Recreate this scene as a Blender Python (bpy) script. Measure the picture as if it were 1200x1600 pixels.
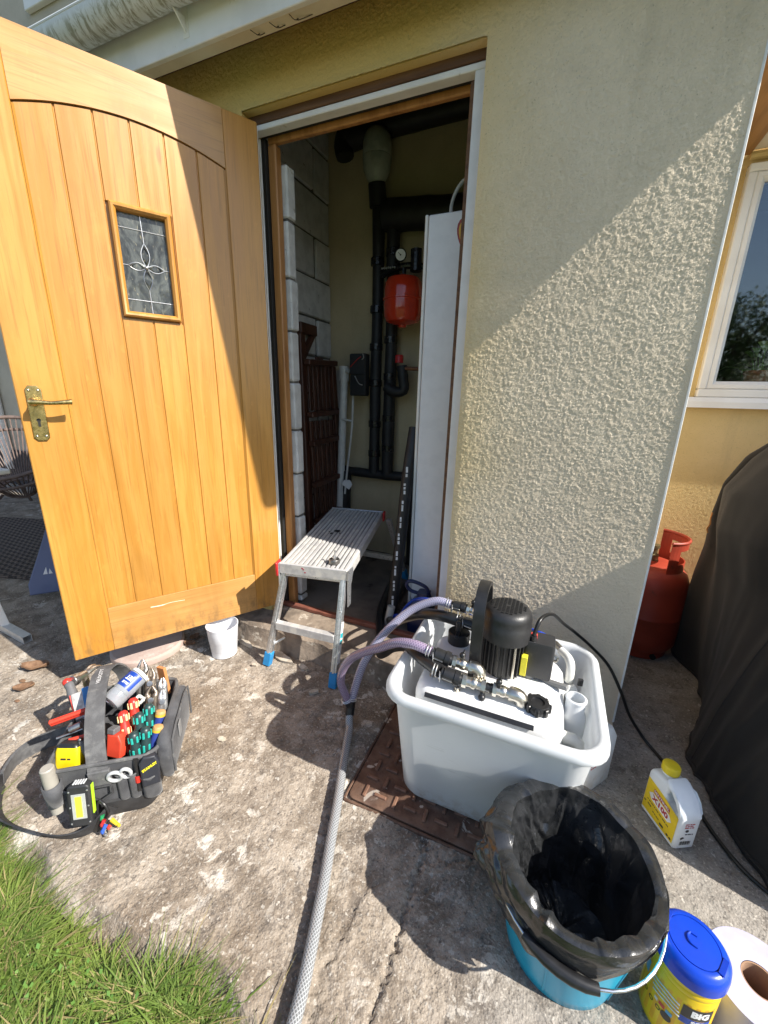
import bpy, math, random
import numpy as np
from mathutils import Vector, Matrix

for o in list(bpy.data.objects):
    bpy.data.objects.remove(o)
SC = bpy.context.scene
COL = SC.collection
R = math.radians
random.seed(7)
RNG = np.random.default_rng(11)

# ---------------------------------------------------------------- camera, sky, sun, exposure
cam = bpy.data.cameras.new('camera')
cam.sensor_fit = 'VERTICAL'
cam.sensor_height = 36.0
cam.sensor_width = 27.0
cam.lens = 620.0 / 1600.0 * 36.0
cam.clip_start = 0.02
cam.clip_end = 500.0
cam_o = bpy.data.objects.new('camera', cam)
COL.objects.link(cam_o)
cam_o.matrix_world = Matrix(((0.91913, -0.13180, 0.37125, 0.0),
                             (0.39317, 0.24760, -0.88550, 0.0),
                             (0.02479, 0.95986, 0.27939, 1.13),
                             (0, 0, 0, 1)))
SC.camera = cam_o

SUN_EL, SUN_AZ = 40.0, -6.5          # degrees; azimuth measured from +X towards +Y
world = bpy.data.worlds.new('World')
SC.world = world
world.use_nodes = True
wn = world.node_tree.nodes
wn.clear()
w_out = wn.new('ShaderNodeOutputWorld')
w_bg = wn.new('ShaderNodeBackground')
w_sky = wn.new('ShaderNodeTexSky')
w_sky.sky_type = 'NISHITA'
w_sky.sun_disc = False
w_sky.sun_elevation = R(SUN_EL)
w_sky.sun_rotation = R(90.0 - SUN_AZ)
w_bg.inputs['Strength'].default_value = 0.11
world.node_tree.links.new(w_sky.outputs[0], w_bg.inputs[0])
world.node_tree.links.new(w_bg.outputs[0], w_out.inputs[0])

sun = bpy.data.lights.new('sun', 'SUN')
sun.energy = 5.0
sun.angle = R(0.5)
sun.color = (1.0, 0.95, 0.87)
sun_o = bpy.data.objects.new('sun', sun)
COL.objects.link(sun_o)
sd = Vector((math.cos(R(SUN_EL)) * math.cos(R(SUN_AZ)), math.cos(R(SUN_EL)) * math.sin(R(SUN_AZ)), math.sin(R(SUN_EL))))
sun_o.rotation_euler = sd.to_track_quat('Z', 'Y').to_euler()
sun_o.location = sd * 20

SC.view_settings.view_transform = 'Standard'
SC.view_settings.look = 'None'
SC.view_settings.gamma = 1.0
SC.view_settings.use_curve_mapping = False
SC.view_settings.exposure = 0.85
SC.render.engine = 'CYCLES'
SC.cycles.max_bounces = 8
SC.cycles.transparent_max_bounces = 8

# ---------------------------------------------------------------- materials
class NB:
    """tiny node builder"""
    def __init__(s, name):
        s.m = bpy.data.materials.new(name)
        s.m.use_nodes = True
        s.t = s.m.node_tree
        s.b = s.t.nodes['Principled BSDF']
        s.tc = None

    def new(s, t, **kw):
        n = s.t.nodes.new(t)
        for k, v in kw.items():
            setattr(n, k, v)
        return n

    def put(s, sock, v):
        if hasattr(v, 'is_output') or isinstance(v, bpy.types.NodeSocket):
            s.t.links.new(v, sock)
        elif isinstance(v, (tuple, list)) and len(v) == 3 and sock.type == 'RGBA':
            sock.default_value = (*v, 1)
        else:
            sock.default_value = v

    def obj(s):
        if s.tc is None:
            s.tc = s.new('ShaderNodeTexCoord')
        return s.tc.outputs['Object']

    def uv(s):
        if s.tc is None:
            s.tc = s.new('ShaderNodeTexCoord')
        return s.tc.outputs['UV']

    def pos(s):
        return s.new('ShaderNodeNewGeometry').outputs['Position']

    def rnd(s):
        return s.new('ShaderNodeObjectInfo').outputs['Random']

    def island(s):
        return s.new('ShaderNodeNewGeometry').outputs['Random Per Island']

    def mapping(s, vec, scale=(1, 1, 1), rot=(0, 0, 0), loc=(0, 0, 0)):
        n = s.new('ShaderNodeMapping')
        s.put(n.inputs['Vector'], vec)
        n.inputs['Scale'].default_value = scale
        n.inputs['Rotation'].default_value = rot
        s.put(n.inputs['Location'], loc)
        return n.outputs[0]

    def noise(s, vec, scale, detail=5, rough=0.55, dist=0.0):
        n = s.new('ShaderNodeTexNoise')
        s.put(n.inputs['Vector'], vec)
        n.inputs['Scale'].default_value = scale
        n.inputs['Detail'].default_value = detail
        n.inputs['Roughness'].default_value = rough
        n.inputs['Distortion'].default_value = dist
        return n.outputs['Fac']

    def vor(s, vec, scale, feature='F1', rnd=1.0):
        n = s.new('ShaderNodeTexVoronoi', feature=feature)
        s.put(n.inputs['Vector'], vec)
        n.inputs['Scale'].default_value = scale
        n.inputs['Randomness'].default_value = rnd
        return n.outputs['Distance']

    def wave(s, vec, scale, dist=0.0, direction='X', detail=2.0, dscale=1.0):
        n = s.new('ShaderNodeTexWave', bands_direction=direction)
        s.put(n.inputs['Vector'], vec)
        n.inputs['Scale'].default_value = scale
        n.inputs['Distortion'].default_value = dist
        n.inputs['Detail'].default_value = detail
        n.inputs['Detail Scale'].default_value = dscale
        return n.outputs['Fac']

    def math(s, op, a, b=0.0, clamp=False):
        n = s.new('ShaderNodeMath', operation=op, use_clamp=clamp)
        s.put(n.inputs[0], a)
        s.put(n.inputs[1], b)
        return n.outputs[0]

    def xyz(s, vec):
        n = s.new('ShaderNodeSeparateXYZ')
        s.put(n.inputs[0], vec)
        return n.outputs

    def step(s, v, lo, hi, a=0.0, b=1.0):
        n = s.new('ShaderNodeMapRange', interpolation_type='SMOOTHSTEP')
        s.put(n.inputs['Value'], v)
        n.inputs['From Min'].default_value = lo
        n.inputs['From Max'].default_value = hi
        n.inputs['To Min'].default_value = a
        n.inputs['To Max'].default_value = b
        return n.outputs['Result']

    def mix(s, f, a, b, blend='MIX'):
        n = s.new('ShaderNodeMix', data_type='RGBA', blend_type=blend)
        s.put(n.inputs[0], f)
        s.put(n.inputs[6], a)
        s.put(n.inputs[7], b)
        return n.outputs[2]

    def bump(s, h, strength=0.3, dist=0.01, normal=None):
        n = s.new('ShaderNodeBump')
        s.put(n.inputs['Height'], h)
        n.inputs['Strength'].default_value = strength
        n.inputs['Distance'].default_value = dist
        if normal is not None:
            s.put(n.inputs['Normal'], normal)
        return n.outputs[0]

    def fin(s, col=None, rough=None, metal=None, normal=None, **kw):
        for k, v in (('Base Color', col), ('Roughness', rough), ('Metallic', metal), ('Normal', normal)):
            if v is not None:
                s.put(s.b.inputs[k], v)
        for k, v in kw.items():
            s.put(s.b.inputs[k.replace('_', ' ')], v)
        return s.m


def MAT(name, c1, c2=None, rough=0.5, metal=0.0, scale=25, lo=0.4, hi=0.65, bump=0.0, bscale=120, bdist=0.002,
        stretch=(1, 1, 1), rvar=0.0, var=0.0, detail=5, dirt=None, dscale=12, dlo=0.55, dhi=0.75, **kw):
    """general worn surface: two base tones in noise, dirt spots, fine relief"""
    n = NB(name)
    v = n.obj()
    if stretch != (1, 1, 1):
        v = n.mapping(v, stretch)
    if c2 is None:
        c2 = tuple(c * 0.86 for c in c1)
    nz = n.noise(v, scale, detail)
    col = n.mix(n.step(nz, lo, hi), c1, c2)
    if dirt is not None:
        col = n.mix(n.step(n.noise(n.obj(), dscale, 7, 0.65), dlo, dhi, 0, 0.8), col, dirt)
    if var:
        g = n.math('MULTIPLY_ADD', n.rnd(), var)
        n.t.nodes[-1].inputs[2].default_value = 1.0 - var / 2
        hs = n.new('ShaderNodeHueSaturation')
        n.put(hs.inputs['Value'], g)
        n.put(hs.inputs['Color'], col)
        col = hs.outputs[0]
    r = rough
    if rvar:
        r = n.step(n.noise(n.obj(), scale * 2.3, 4), 0.3, 0.7, max(0.02, rough - rvar), min(1, rough + rvar))
    nm = None
    if bump:
        nm = n.bump(n.noise(v, bscale, 4), bump, bdist)
    return n.fin(col, r, metal, nm, **kw)


# ---------------------------------------------------------------- mesh helpers
def rotz(a):
    return Matrix.Rotation(a, 4, 'Z')


def frame(o, z, x=None):
    """matrix with origin o and local z along the given vector"""
    z = Vector(z).normalized()
    if x is None:
        x = Vector((1, 0, 0)) if abs(z.x) < 0.8 else Vector((0, 1, 0))
    x = Vector(x)
    y = z.cross(x).normalized()
    x = y.cross(z).normalized()
    m = Matrix((x, y, z)).transposed().to_4x4()
    m.translation = Vector(o)
    return m


def smooth_path(pts, n=8):
    P = [Vector(p) for p in pts]
    P = [P[0] * 2 - P[1]] + P + [P[-1] * 2 - P[-2]]
    out = []
    for i in range(1, len(P) - 2):
        for k in range(n):
            t = k / n
            a, b, c, d = P[i - 1], P[i], P[i + 1], P[i + 2]
            out.append(0.5 * ((2 * b) + (c - a) * t + (2 * a - 5 * b + 4 * c - d) * t * t + (3 * b - a - 3 * c + d) * t ** 3))
    out.append(P[-2])
    return out


def rrect(hx, hy, r, k=5):
    """rounded rectangle ring"""
    out = []
    r = min(r, hx * 0.999, hy * 0.999)
    for cx, cy, a0 in ((hx - r, hy - r, 0), (-hx + r, hy - r, 90), (-hx + r, -hy + r, 180), (hx - r, -hy + r, 270)):
        for i in range(k + 1):
            a = R(a0 + 90 * i / k)
            out.append((cx + r * math.cos(a), cy + r * math.sin(a)))
    return out


class MB:
    def __init__(s):
        s.v, s.f, s.uv = [], [], {}

    def add(s, vs, fs, M=None, uvs=None):
        b = len(s.v)
        for i, p in enumerate(vs):
            p = Vector(p)
            s.v.append(tuple(M @ p) if M is not None else tuple(p))
            if uvs is not None:
                s.uv[b + i] = uvs[i]
        for f in fs:
            s.f.append(tuple(i + b for i in f))
        return s

    def box(s, x0, x1, y0, y1, z0, z1, c=0.002, M=None):
        """box with small chamfers"""
        hx, hy, hz = (x1 - x0) / 2, (y1 - y0) / 2, (z1 - z0) / 2
        o = ((x0 + x1) / 2, (y0 + y1) / 2, (z0 + z1) / 2)
        c = min(c, hx * .45, hy * .45, hz * .45)
        V, ix = [], {}
        for sx in (-1, 1):
            for sy in (-1, 1):
                for sz in (-1, 1):
                    for a in range(3):
                        q = [sx * (hx - c), sy * (hy - c), sz * (hz - c)]
                        q[a] += (sx, sy, sz)[a] * c
                        ix[(sx, sy, sz, a)] = len(V)
                        V.append((o[0] + q[0], o[1] + q[1], o[2] + q[2]))
        F = []

        def quad(ids):
            p = [Vector(V[i]) for i in ids]
            nrm = (p[1] - p[0]).cross(p[2] - p[0])
            cen = sum(p, Vector()) / len(p) - Vector(o)
            F.append(tuple(ids) if nrm.dot(cen) > 0 else tuple(reversed(ids)))
        for a in range(3):
            b, d = (a + 1) % 3, (a + 2) % 3
            for sg in (-1, 1):
                ids = []
                for u, w in ((-1, -1), (1, -1), (1, 1), (-1, 1)):
                    k = [0, 0, 0]
                    k[a], k[b], k[d] = sg, u, w
                    ids.append(ix[(*k, a)])
                quad(ids)
            for u in (-1, 1):
                for w in (-1, 1):
                    k0, k1 = [0, 0, 0], [0, 0, 0]
                    k0[a], k0[b], k0[d] = -1, u, w
                    k1[a], k1[b], k1[d] = 1, u, w
                    quad([ix[(*k0, b)], ix[(*k1, b)], ix[(*k1, d)], ix[(*k0, d)]])
        for sx in (-1, 1):
            for sy in (-1, 1):
                for sz in (-1, 1):
                    quad([ix[(sx, sy, sz, 0)], ix[(sx, sy, sz, 1)], ix[(sx, sy, sz, 2)]])
        return s.add(V, F, M)

    def bar(s, a, b, w, h, up=(0, 0, 1), c=0.0015):
        """rectangular bar from a to b, w across, h along up"""
        a, b = Vector(a), Vector(b)
        M = frame(a, b - a, Vector(up).cross(b - a) if abs(Vector(up).normalized().dot((b - a).normalized())) < .99 else (1, 0, 0))
        return s.box(-w / 2, w / 2, -h / 2, h / 2, 0, (b - a).length, c, M)

    def tube(s, pts, r, n=10, caps=True, M=None):
        P = [Vector(p) for p in pts]
        rs = r if isinstance(r, (list, tuple)) else [r] * len(P)
        t = [(P[min(i + 1, len(P) - 1)] - P[max(i - 1, 0)]).normalized() for i in range(len(P))]
        x = Vector((0, 0, 1)).cross(t[0])
        if x.length < 1e-3:
            x = Vector((1, 0, 0))
        x.normalize()
        V, F, U = [], [], []
        L = 0
        for i, p in enumerate(P):
            if i:
                L += (P[i] - P[i - 1]).length
            x = (x - t[i] * x.dot(t[i])).normalized()
            y = t[i].cross(x)
            for k in range(n):
                a = 2 * math.pi * k / n
                V.append(p + (x * math.cos(a) + y * math.sin(a)) * rs[i])
                U.append((abs(k / n * 2 - 1), L))
        for i in range(len(P) - 1):
            for k in range(n):
                F.append((i * n + k, i * n + (k + 1) % n, (i + 1) * n + (k + 1) % n, (i + 1) * n + k))
        if caps:
            F.append(tuple(reversed(range(n))))
            F.append(tuple(range((len(P) - 1) * n, len(P) * n)))
        return s.add(V, F, M, U)

    def loft(s, rings, caps=(True, True), M=None):
        n = len(rings[0])
        V = [p for r_ in rings for p in r_]
        F = []
        for i in range(len(rings) - 1):
            for k in range(n):
                F.append((i * n + k, i * n + (k + 1) % n, (i + 1) * n + (k + 1) % n, (i + 1) * n + k))
        if caps[0]:
            F.append(tuple(reversed(range(n))))
        if caps[1]:
            F.append(tuple(range((len(rings) - 1) * n, len(rings) * n)))
        return s.add(V, F, M)

    def rloft(s, secs, k=5, caps=(True, True), M=None):
        """rounded-rectangle sections (cx, cy, hx, hy, r, z)"""
        return s.loft([[(cx + x, cy + y, z) for x, y in rrect(hx, hy, r, k)] for cx, cy, hx, hy, r, z in secs], caps, M)

    def lathe(s, prof, o=(0, 0, 0), n=28, caps=(True, True), M=None):
        """profile of (radius, z)"""
        rings = [[(o[0] + r_ * math.cos(2 * math.pi * k / n), o[1] + r_ * math.sin(2 * math.pi * k / n), o[2] + z) for k in range(n)] for r_, z in prof]
        return s.loft(rings, caps, M)

    def ribbon(s, pts, across, w, th, M=None):
        """flat strap along pts; across = one vector or one per point"""
        P = [Vector(p) for p in pts]
        V, F, U = [], [], []
        L = 0
        for i, p in enumerate(P):
            if i:
                L += (p - P[i - 1]).length
            t = (P[min(i + 1, len(P) - 1)] - P[max(i - 1, 0)]).normalized()
            a = Vector(across[i] if isinstance(across, list) else across)
            a = (a - t * a.dot(t)).normalized()
            nn = t.cross(a)
            ww = w[i] if isinstance(w, list) else w
            for u, q in ((-.5, -.5), (.5, -.5), (.5, .5), (-.5, .5)):
                V.append(p + a * u * ww + nn * q * th)
                U.append((u + .5, L))
        for i in range(len(P) - 1):
            for k in range(4):
                F.append((i * 4 + k, i * 4 + (k + 1) % 4, i * 4 + 4 + (k + 1) % 4, i * 4 + 4 + k))
        F.append((3, 2, 1, 0))
        e = (len(P) - 1) * 4
        F.append((e, e + 1, e + 2, e + 3))
        return s.add(V, F, M, U)

    def prism(s, poly, z0, z1, M=None):
        n = len(poly)
        V = [(x, y, z0) for x, y in poly] + [(x, y, z1) for x, y in poly]
        F = [tuple(reversed(range(n))), tuple(range(n, 2 * n))] + [(i, (i + 1) % n, n + (i + 1) % n, n + i) for i in range(n)]
        return s.add(V, F, M)

    def sphere(s, o, r, n=14, m=8, M=None, sc=(1, 1, 1)):
        pr = [(max(1e-4, math.cos(R(-90 + 180 * i / m))), math.sin(R(-90 + 180 * i / m))) for i in range(m + 1)]
        rings = [[(o[0] + a * r * sc[0] * math.cos(2 * math.pi * k / n), o[1] + a * r * sc[1] * math.sin(2 * math.pi * k / n), o[2] + b * r * sc[2]) for k in range(n)] for a, b in pr]
        return s.loft(rings, (True, True), M)

    def text(s, string, size, M, bold=0.0, th=0.0004, bend=None, align='CENTER'):
        """flat print from the built-in font; bend = cylinder radius about the local -z axis line"""
        cu = bpy.data.curves.new('t', 'FONT')
        cu.body = string
        cu.size = size
        cu.align_x = align
        cu.align_y = 'CENTER'
        cu.offset = bold
        cu.resolution_u = 2
        o = bpy.data.objects.new('t', cu)
        COL.objects.link(o)
        me = bpy.data.meshes.new_from_object(o.evaluated_get(bpy.context.evaluated_depsgraph_get()))
        V = []
        for q in me.vertices:
            x, y = q.co.x, q.co.y
            if bend:
                a = x / bend
                V.append((bend * math.sin(a), y, bend * (math.cos(a) - 1) + th))
            else:
                V.append((x, y, th))
        s.add(V, [tuple(p.vertices) for p in me.polygons], M)
        bpy.data.objects.remove(o)
        bpy.data.meshes.remove(me)
        bpy.data.curves.remove(cu)
        return s

    def greek(s, M, w, h, seed=0, al=0.0):
        """a line of print too small to read: word-sized flat marks"""
        r = random.Random(seed)
        x = -w / 2
        while x < w / 2 - h:
            l = min(h * r.uniform(.9, 3.2), w / 2 - x)
            s.box(x, x + l, -h / 2 + r.uniform(0, h * .1), h / 2 - r.uniform(0, h * .2), 0, .0003, .00005, M)
            x += l + h * .55
        return s

    def shape(s, outlines, depth, bevel, M=None):
        """2D outlines (the later ones are holes) extruded with rounded edges; curve plane = local xy"""
        cu = bpy.data.curves.new('t', 'CURVE')
        cu.dimensions = '2D'
        cu.fill_mode = 'BOTH'
        cu.extrude = max(0.0, depth / 2 - bevel)
        cu.bevel_depth = bevel
        cu.bevel_resolution = 2
        cu.offset = -bevel
        for ol in outlines:
            sp = cu.splines.new('POLY')
            sp.points.add(len(ol) - 1)
            for i, (x, y) in enumerate(ol):
                sp.points[i].co = (x, y, 0, 1)
            sp.use_cyclic_u = True
        o = bpy.data.objects.new('t', cu)
        COL.objects.link(o)
        me = bpy.data.meshes.new_from_object(o.evaluated_get(bpy.context.evaluated_depsgraph_get()))
        s.add([q.co for q in me.vertices], [tuple(p.vertices) for p in me.polygons], M)
        bpy.data.objects.remove(o)
        bpy.data.meshes.remove(me)
        bpy.data.curves.remove(cu)
        return s

    def build(s, name, mat, parent=None, smooth=35, label=None, local=False):
        me = bpy.data.meshes.new(name)
        V = s.v
        if parent is not None and not local:
            inv = WM[parent.name].inverted()
            V = [tuple(inv @ Vector(p)) for p in V]
        me.from_pydata(V, [], s.f)
        if s.uv:
            ul = me.uv_layers.new(name='UVMap')
            for lp in me.loops:
                ul.data[lp.index].uv = s.uv.get(lp.vertex_index, (0, 0))
        me.materials.append(mat)
        me.validate()
        if smooth:
            me.shade_smooth()
            me.set_sharp_from_angle(angle=R(smooth))
        o = bpy.data.objects.new(name, me)
        COL.objects.link(o)
        WM[o.name] = Matrix.Identity(4)
        if parent is not None:
            o.parent = parent
            WM[o.name] = WM[parent.name].copy()
        if label:
            o['label'] = label
        return o


WM = {}


def thing(name, label, cat, loc=(0, 0, 0), rz=0.0, group=None, kind=None):
    o = bpy.data.objects.new(name, None)
    COL.objects.link(o)
    o.empty_display_size = 0.05
    o.location = loc
    o.rotation_euler = (0, 0, rz)
    WM[o.name] = Matrix.Translation(Vector(loc)) @ Matrix.Rotation(rz, 4, 'Z')
    return tag(o, label, cat, group, kind)


def tag(o, label, cat, group=None, kind=None):
    o['label'] = label
    o['category'] = cat
    if group:
        o['group'] = group
    if kind:
        o['kind'] = kind
    return o


def struct(o, kind='structure', label=None):
    o['kind'] = kind
    if label:
        o['label'] = label
    return o


def piece(src, parent, M=None, name=None):
    """another object on the same mesh"""
    c = src.copy()
    if name:
        c.name = name
    COL.objects.link(c)
    c.parent = parent
    if M is not None:
        c.matrix_local = M
    WM[c.name] = WM[parent.name].copy()
    return c


def fnoise(ny, nx, dy, dx, lo, hi, rng=RNG, hp=1):
    """band-passed random field (wavelengths lo..hi metres), unit variance"""
    w = rng.standard_normal((ny, nx))
    F = np.fft.rfft2(w)
    ky = np.fft.fftfreq(ny, dy)[:, None]
    kx = np.fft.rfftfreq(nx, dx)[None, :]
    k = np.sqrt(kx * kx + ky * ky)
    F *= np.exp(-(k * lo) ** 2) * (1 - np.exp(-(k * hi) ** 2)) ** hp
    a = np.fft.irfft2(F, s=(ny, nx))
    return a / (a.std() + 1e-9)


def np_mesh(name, V, F, mat, parent=None, smooth=True):
    """mesh from numpy arrays; F is (n,4) or (n,3)"""
    me = bpy.data.meshes.new(name)
    if parent is not None:
        inv = np.array(WM[parent.name].inverted())
        V = V @ inv[:3, :3].T + inv[:3, 3]
    k = F.shape[1]
    me.vertices.add(len(V))
    me.vertices.foreach_set('co', np.ascontiguousarray(V, dtype=np.float32).ravel())
    me.loops.add(F.size)
    me.loops.foreach_set('vertex_index', np.ascontiguousarray(F, dtype=np.int32).ravel())
    me.polygons.add(len(F))
    me.polygons.foreach_set('loop_start', np.arange(0, F.size, k, dtype=np.int32))
    me.materials.append(mat)
    me.update(calc_edges=True)
    if smooth:
        me.polygons.foreach_set('use_smooth', np.ones(len(F), dtype=bool))
    o = bpy.data.objects.new(name, me)
    COL.objects.link(o)
    WM[o.name] = Matrix.Identity(4)
    if parent is not None:
        o.parent = parent
        WM[o.name] = WM[parent.name].copy()
    return o


def grid_faces(ny, nx, keep=None):
    j, i = np.mgrid[0:ny - 1, 0:nx - 1]
    a = (j * nx + i)
    F = np.stack([a, a + 1, a + nx + 1, a + nx], -1).reshape(-1, 4)
    if keep is not None:
        F = F[keep.ravel()]
    return F

# ================================================================ materials of the setting
def m_render(name, c1, c2, xfade=None, bs=230, bump=0.6):
    n = NB(name)
    p = n.pos()
    nz = n.noise(p, 3.0, 6, 0.6)
    col = n.mix(n.step(nz, 0.35, 0.65), c1, c2)
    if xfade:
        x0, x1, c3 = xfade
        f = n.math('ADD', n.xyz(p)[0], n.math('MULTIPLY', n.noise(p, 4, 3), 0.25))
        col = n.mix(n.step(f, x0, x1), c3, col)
    fine = n.noise(p, 220, 3, 0.6)
    col = n.mix(n.step(fine, 0.60, 0.72, 0, 0.35), col, (0.12, 0.11, 0.07))
    streak = n.noise(n.mapping(p, (9, 9, 0.8)), 1.0, 5, 0.6)
    col = n.mix(n.step(streak, 0.55, 0.8, 0, 0.25), col, (0.25, 0.22, 0.14))
    nm = n.bump(n.noise(p, bs, 5, 0.6), bump, 0.003)
    return n.fin(col, 0.9, 0, nm)


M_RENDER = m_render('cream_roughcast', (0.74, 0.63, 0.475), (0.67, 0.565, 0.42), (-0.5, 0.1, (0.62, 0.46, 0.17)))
M_RENDER_HOUSE = m_render('yellow_roughcast', (0.66, 0.50, 0.24), (0.60, 0.45, 0.20))
M_CREAM_IN = m_render('cream_inside_paint', (0.56, 0.47, 0.30), (0.48, 0.40, 0.25), None, 60, 0.25)
M_PALE_WALL = m_render('pale_cream_paint', (0.50, 0.46, 0.38), (0.44, 0.40, 0.33), None, 120, 0.4)


def m_concrete(name, left=True):
    n = NB(name)
    p = n.pos()
    big = n.noise(p, 2.2, 6, 0.6)
    mid = n.noise(p, 11, 7, 0.68, 0.4)
    fine = n.noise(p, 85, 6, 0.7)
    grit = n.vor(p, 190)
    col = n.mix(n.step(mid, 0.36, 0.62), (0.185, 0.148, 0.112), (0.36, 0.305, 0.245))
    # smoother, greyer slab to the right of the crack
    xr = n.math('ADD', n.xyz(p)[0], n.math('MULTIPLY', n.math('SUBTRACT', n.noise(p, 3, 4), 0.5), 0.25))
    col = n.mix(n.step(xr, -0.12, 0.12, 0, 0.75), col, n.mix(n.step(mid, 0.3, 0.7), (0.235, 0.218, 0.195), (0.31, 0.288, 0.258)))
    # brown algae stains
    col = n.mix(n.step(big, 0.47, 0.66, 0, 0.54), col, (0.165, 0.118, 0.074))
    # dark crust
    col = n.mix(n.step(n.noise(p, 15, 8, 0.72), 0.53, 0.64, 0, 0.72), col, (0.115, 0.095, 0.078))
    # pale lichen in blotches
    li = n.noise(p, 14, 5, 0.62, 0.9)
    lm = n.step(n.noise(p, 3.1, 3), 0.38, 0.62)
    lf = n.math('MULTIPLY', n.step(li, 0.565, 0.615), n.math('MULTIPLY', lm, n.step(xr, 0.25, -0.1)))
    col = n.mix(n.math('MULTIPLY', lf, 0.85), col, (0.60, 0.555, 0.49))
    # small pebbles of the aggregate
    col = n.mix(n.step(fine, 0.55, 0.72, 0, 0.55), col, (0.52, 0.48, 0.42))
    col = n.mix(n.step(fine, 0.44, 0.30, 0, 0.65), col, (0.10, 0.088, 0.075))
    gr = n.noise(p, 150, 2, 0.5)
    col = n.mix(n.step(gr, 0.61, 0.68, 0, 0.55), col, (0.50, 0.45, 0.385))
    col = n.mix(n.step(gr, 0.385, 0.32, 0, 0.6), col, (0.085, 0.075, 0.065))
    st = n.noise(p, 60, 2, 0.5, 0.3)
    col = n.mix(n.step(st, 0.66, 0.69, 0, 0.7), col, (0.50, 0.46, 0.40))
    col = n.mix(n.step(st, 0.33, 0.30, 0, 0.7), col, (0.11, 0.095, 0.08))
    h = n.math('ADD', n.math('MULTIPLY', fine, 0.7), n.math('MULTIPLY', grit, 0.5))
    h = n.math('ADD', h, n.math('MULTIPLY', n.noise(p, 42, 6, 0.72), 0.5))
    return n.fin(col, 0.92, 0, n.bump(h, 0.8, 0.0035))


M_CONC = m_concrete('weathered_concrete')
M_FLOOR_IN = MAT('dusty_cement_floor', (0.20, 0.17, 0.14), (0.13, 0.11, 0.09), 0.9, scale=6, bump=0.5, bscale=60, bdist=0.004, dirt=(0.03, 0.026, 0.022), dscale=3.0, dlo=0.60, dhi=0.66)
M_STEP = MAT('stained_step_cement', (0.27, 0.215, 0.165), (0.16, 0.125, 0.095), 0.9, scale=14, bump=0.7, bscale=50, bdist=0.006, dirt=(0.50, 0.44, 0.36), dscale=9, dlo=0.60, dhi=0.64)
M_SOIL = MAT('lawn_soil', (0.05, 0.075, 0.02), (0.09, 0.10, 0.03), 1.0, scale=6, bump=0.6, bscale=60, bdist=0.01)
M_BLOCK = MAT('whitewashed_block', (0.60, 0.60, 0.585), (0.50, 0.50, 0.49), 0.9, scale=18, bump=0.8, bscale=70, bdist=0.004, dirt=(0.18, 0.17, 0.15), dscale=28, dlo=0.64, dhi=0.68, var=0.15)
M_MORTAR = MAT('grey_mortar', (0.15, 0.14, 0.125), (0.10, 0.095, 0.085), 0.95, bump=0.6, bscale=60, bdist=0.004)
M_WPAINT = MAT('white_gloss_paint', (0.78, 0.79, 0.80), (0.70, 0.71, 0.72), 0.35, scale=9, bump=0.1, bscale=60, dirt=(0.35, 0.33, 0.28), dscale=15, dlo=0.66, dhi=0.72)
M_UPVC = MAT('white_upvc', (0.80, 0.80, 0.78), (0.74, 0.73, 0.70), 0.28, scale=5, dirt=(0.5, 0.46, 0.38), dscale=11, dlo=0.66, dhi=0.8)
M_SOFFIT = MAT('cream_soffit_paint', (0.72, 0.66, 0.55), (0.64, 0.58, 0.48), 0.6, scale=7, dirt=(0.22, 0.17, 0.12), dscale=22, dlo=0.66, dhi=0.70)
M_BROWNWOOD = MAT('rough_brown_timber', (0.16, 0.085, 0.045), (0.10, 0.05, 0.028), 0.8, scale=12, stretch=(0.25, 3, 3), bump=0.5, bscale=40, bdist=0.003)
M_ORANGEWOOD = MAT('stained_softwood', (0.42, 0.20, 0.065), (0.30, 0.13, 0.04), 0.45, scale=12, stretch=(3, 3, 0.3), bump=0.2, bscale=40)
M_BEAM = MAT('varnished_beam', (0.40, 0.21, 0.075), (0.30, 0.15, 0.05), 0.45, scale=12, stretch=(4, 0.3, 4), bump=0.2, bscale=40)
M_BLACK_GAP = MAT('gap_black', (0.012, 0.012, 0.012), rough=0.7)
M_BRICK = MAT('brown_plinth_brick', (0.14, 0.07, 0.045), (0.09, 0.05, 0.035), 0.9, scale=20, bump=0.6, bscale=70, bdist=0.004, var=0.3)
M_TILE = MAT('roof_tile', (0.16, 0.10, 0.08), (0.11, 0.07, 0.06), 0.9, scale=12, bump=0.4)
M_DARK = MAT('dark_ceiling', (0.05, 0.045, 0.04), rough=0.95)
M_GALV = MAT('white_corner_bead', (0.78, 0.78, 0.76), (0.68, 0.68, 0.66), 0.5, bump=0.2)


def m_gutter():
    n = NB('gutter_plastic_with_algae')
    p = n.pos()
    s = n.noise(n.mapping(p, (46, 16, 16)), 1.0, 8, 0.72, 1.2)
    z = n.xyz(p)[2]
    f = n.math('MULTIPLY', n.step(s, 0.45, 0.60), n.step(n.math('ADD', z, n.math('MULTIPLY', s, 0.06)), 2.335, 2.30))
    col = n.mix(n.math('MULTIPLY', f, 0.75), (0.66, 0.70, 0.72), (0.17, 0.165, 0.085))
    return n.fin(col, 0.4)


M_GUTTER = m_gutter()


def m_rust():
    n = NB('rusty_iron_plate')
    p = n.pos()
    a = n.noise(p, 22, 6, 0.65)
    col = n.mix(n.step(a, 0.35, 0.65), (0.10, 0.052, 0.034), (0.18, 0.105, 0.07))
    col = n.mix(n.step(n.noise(p, 9, 5, 0.6), 0.5, 0.68, 0, 0.6), col, (0.20, 0.14, 0.11))
    col = n.mix(n.step(n.noise(p, 16, 5, 0.55, 0.6), 0.655, 0.685, 0, 0.9), col, (0.52, 0.46, 0.39))
    return n.fin(col, 0.75, 0.25, n.bump(n.noise(p, 140, 5, 0.65), 0.6, 0.002))


M_RUST = m_rust()

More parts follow.
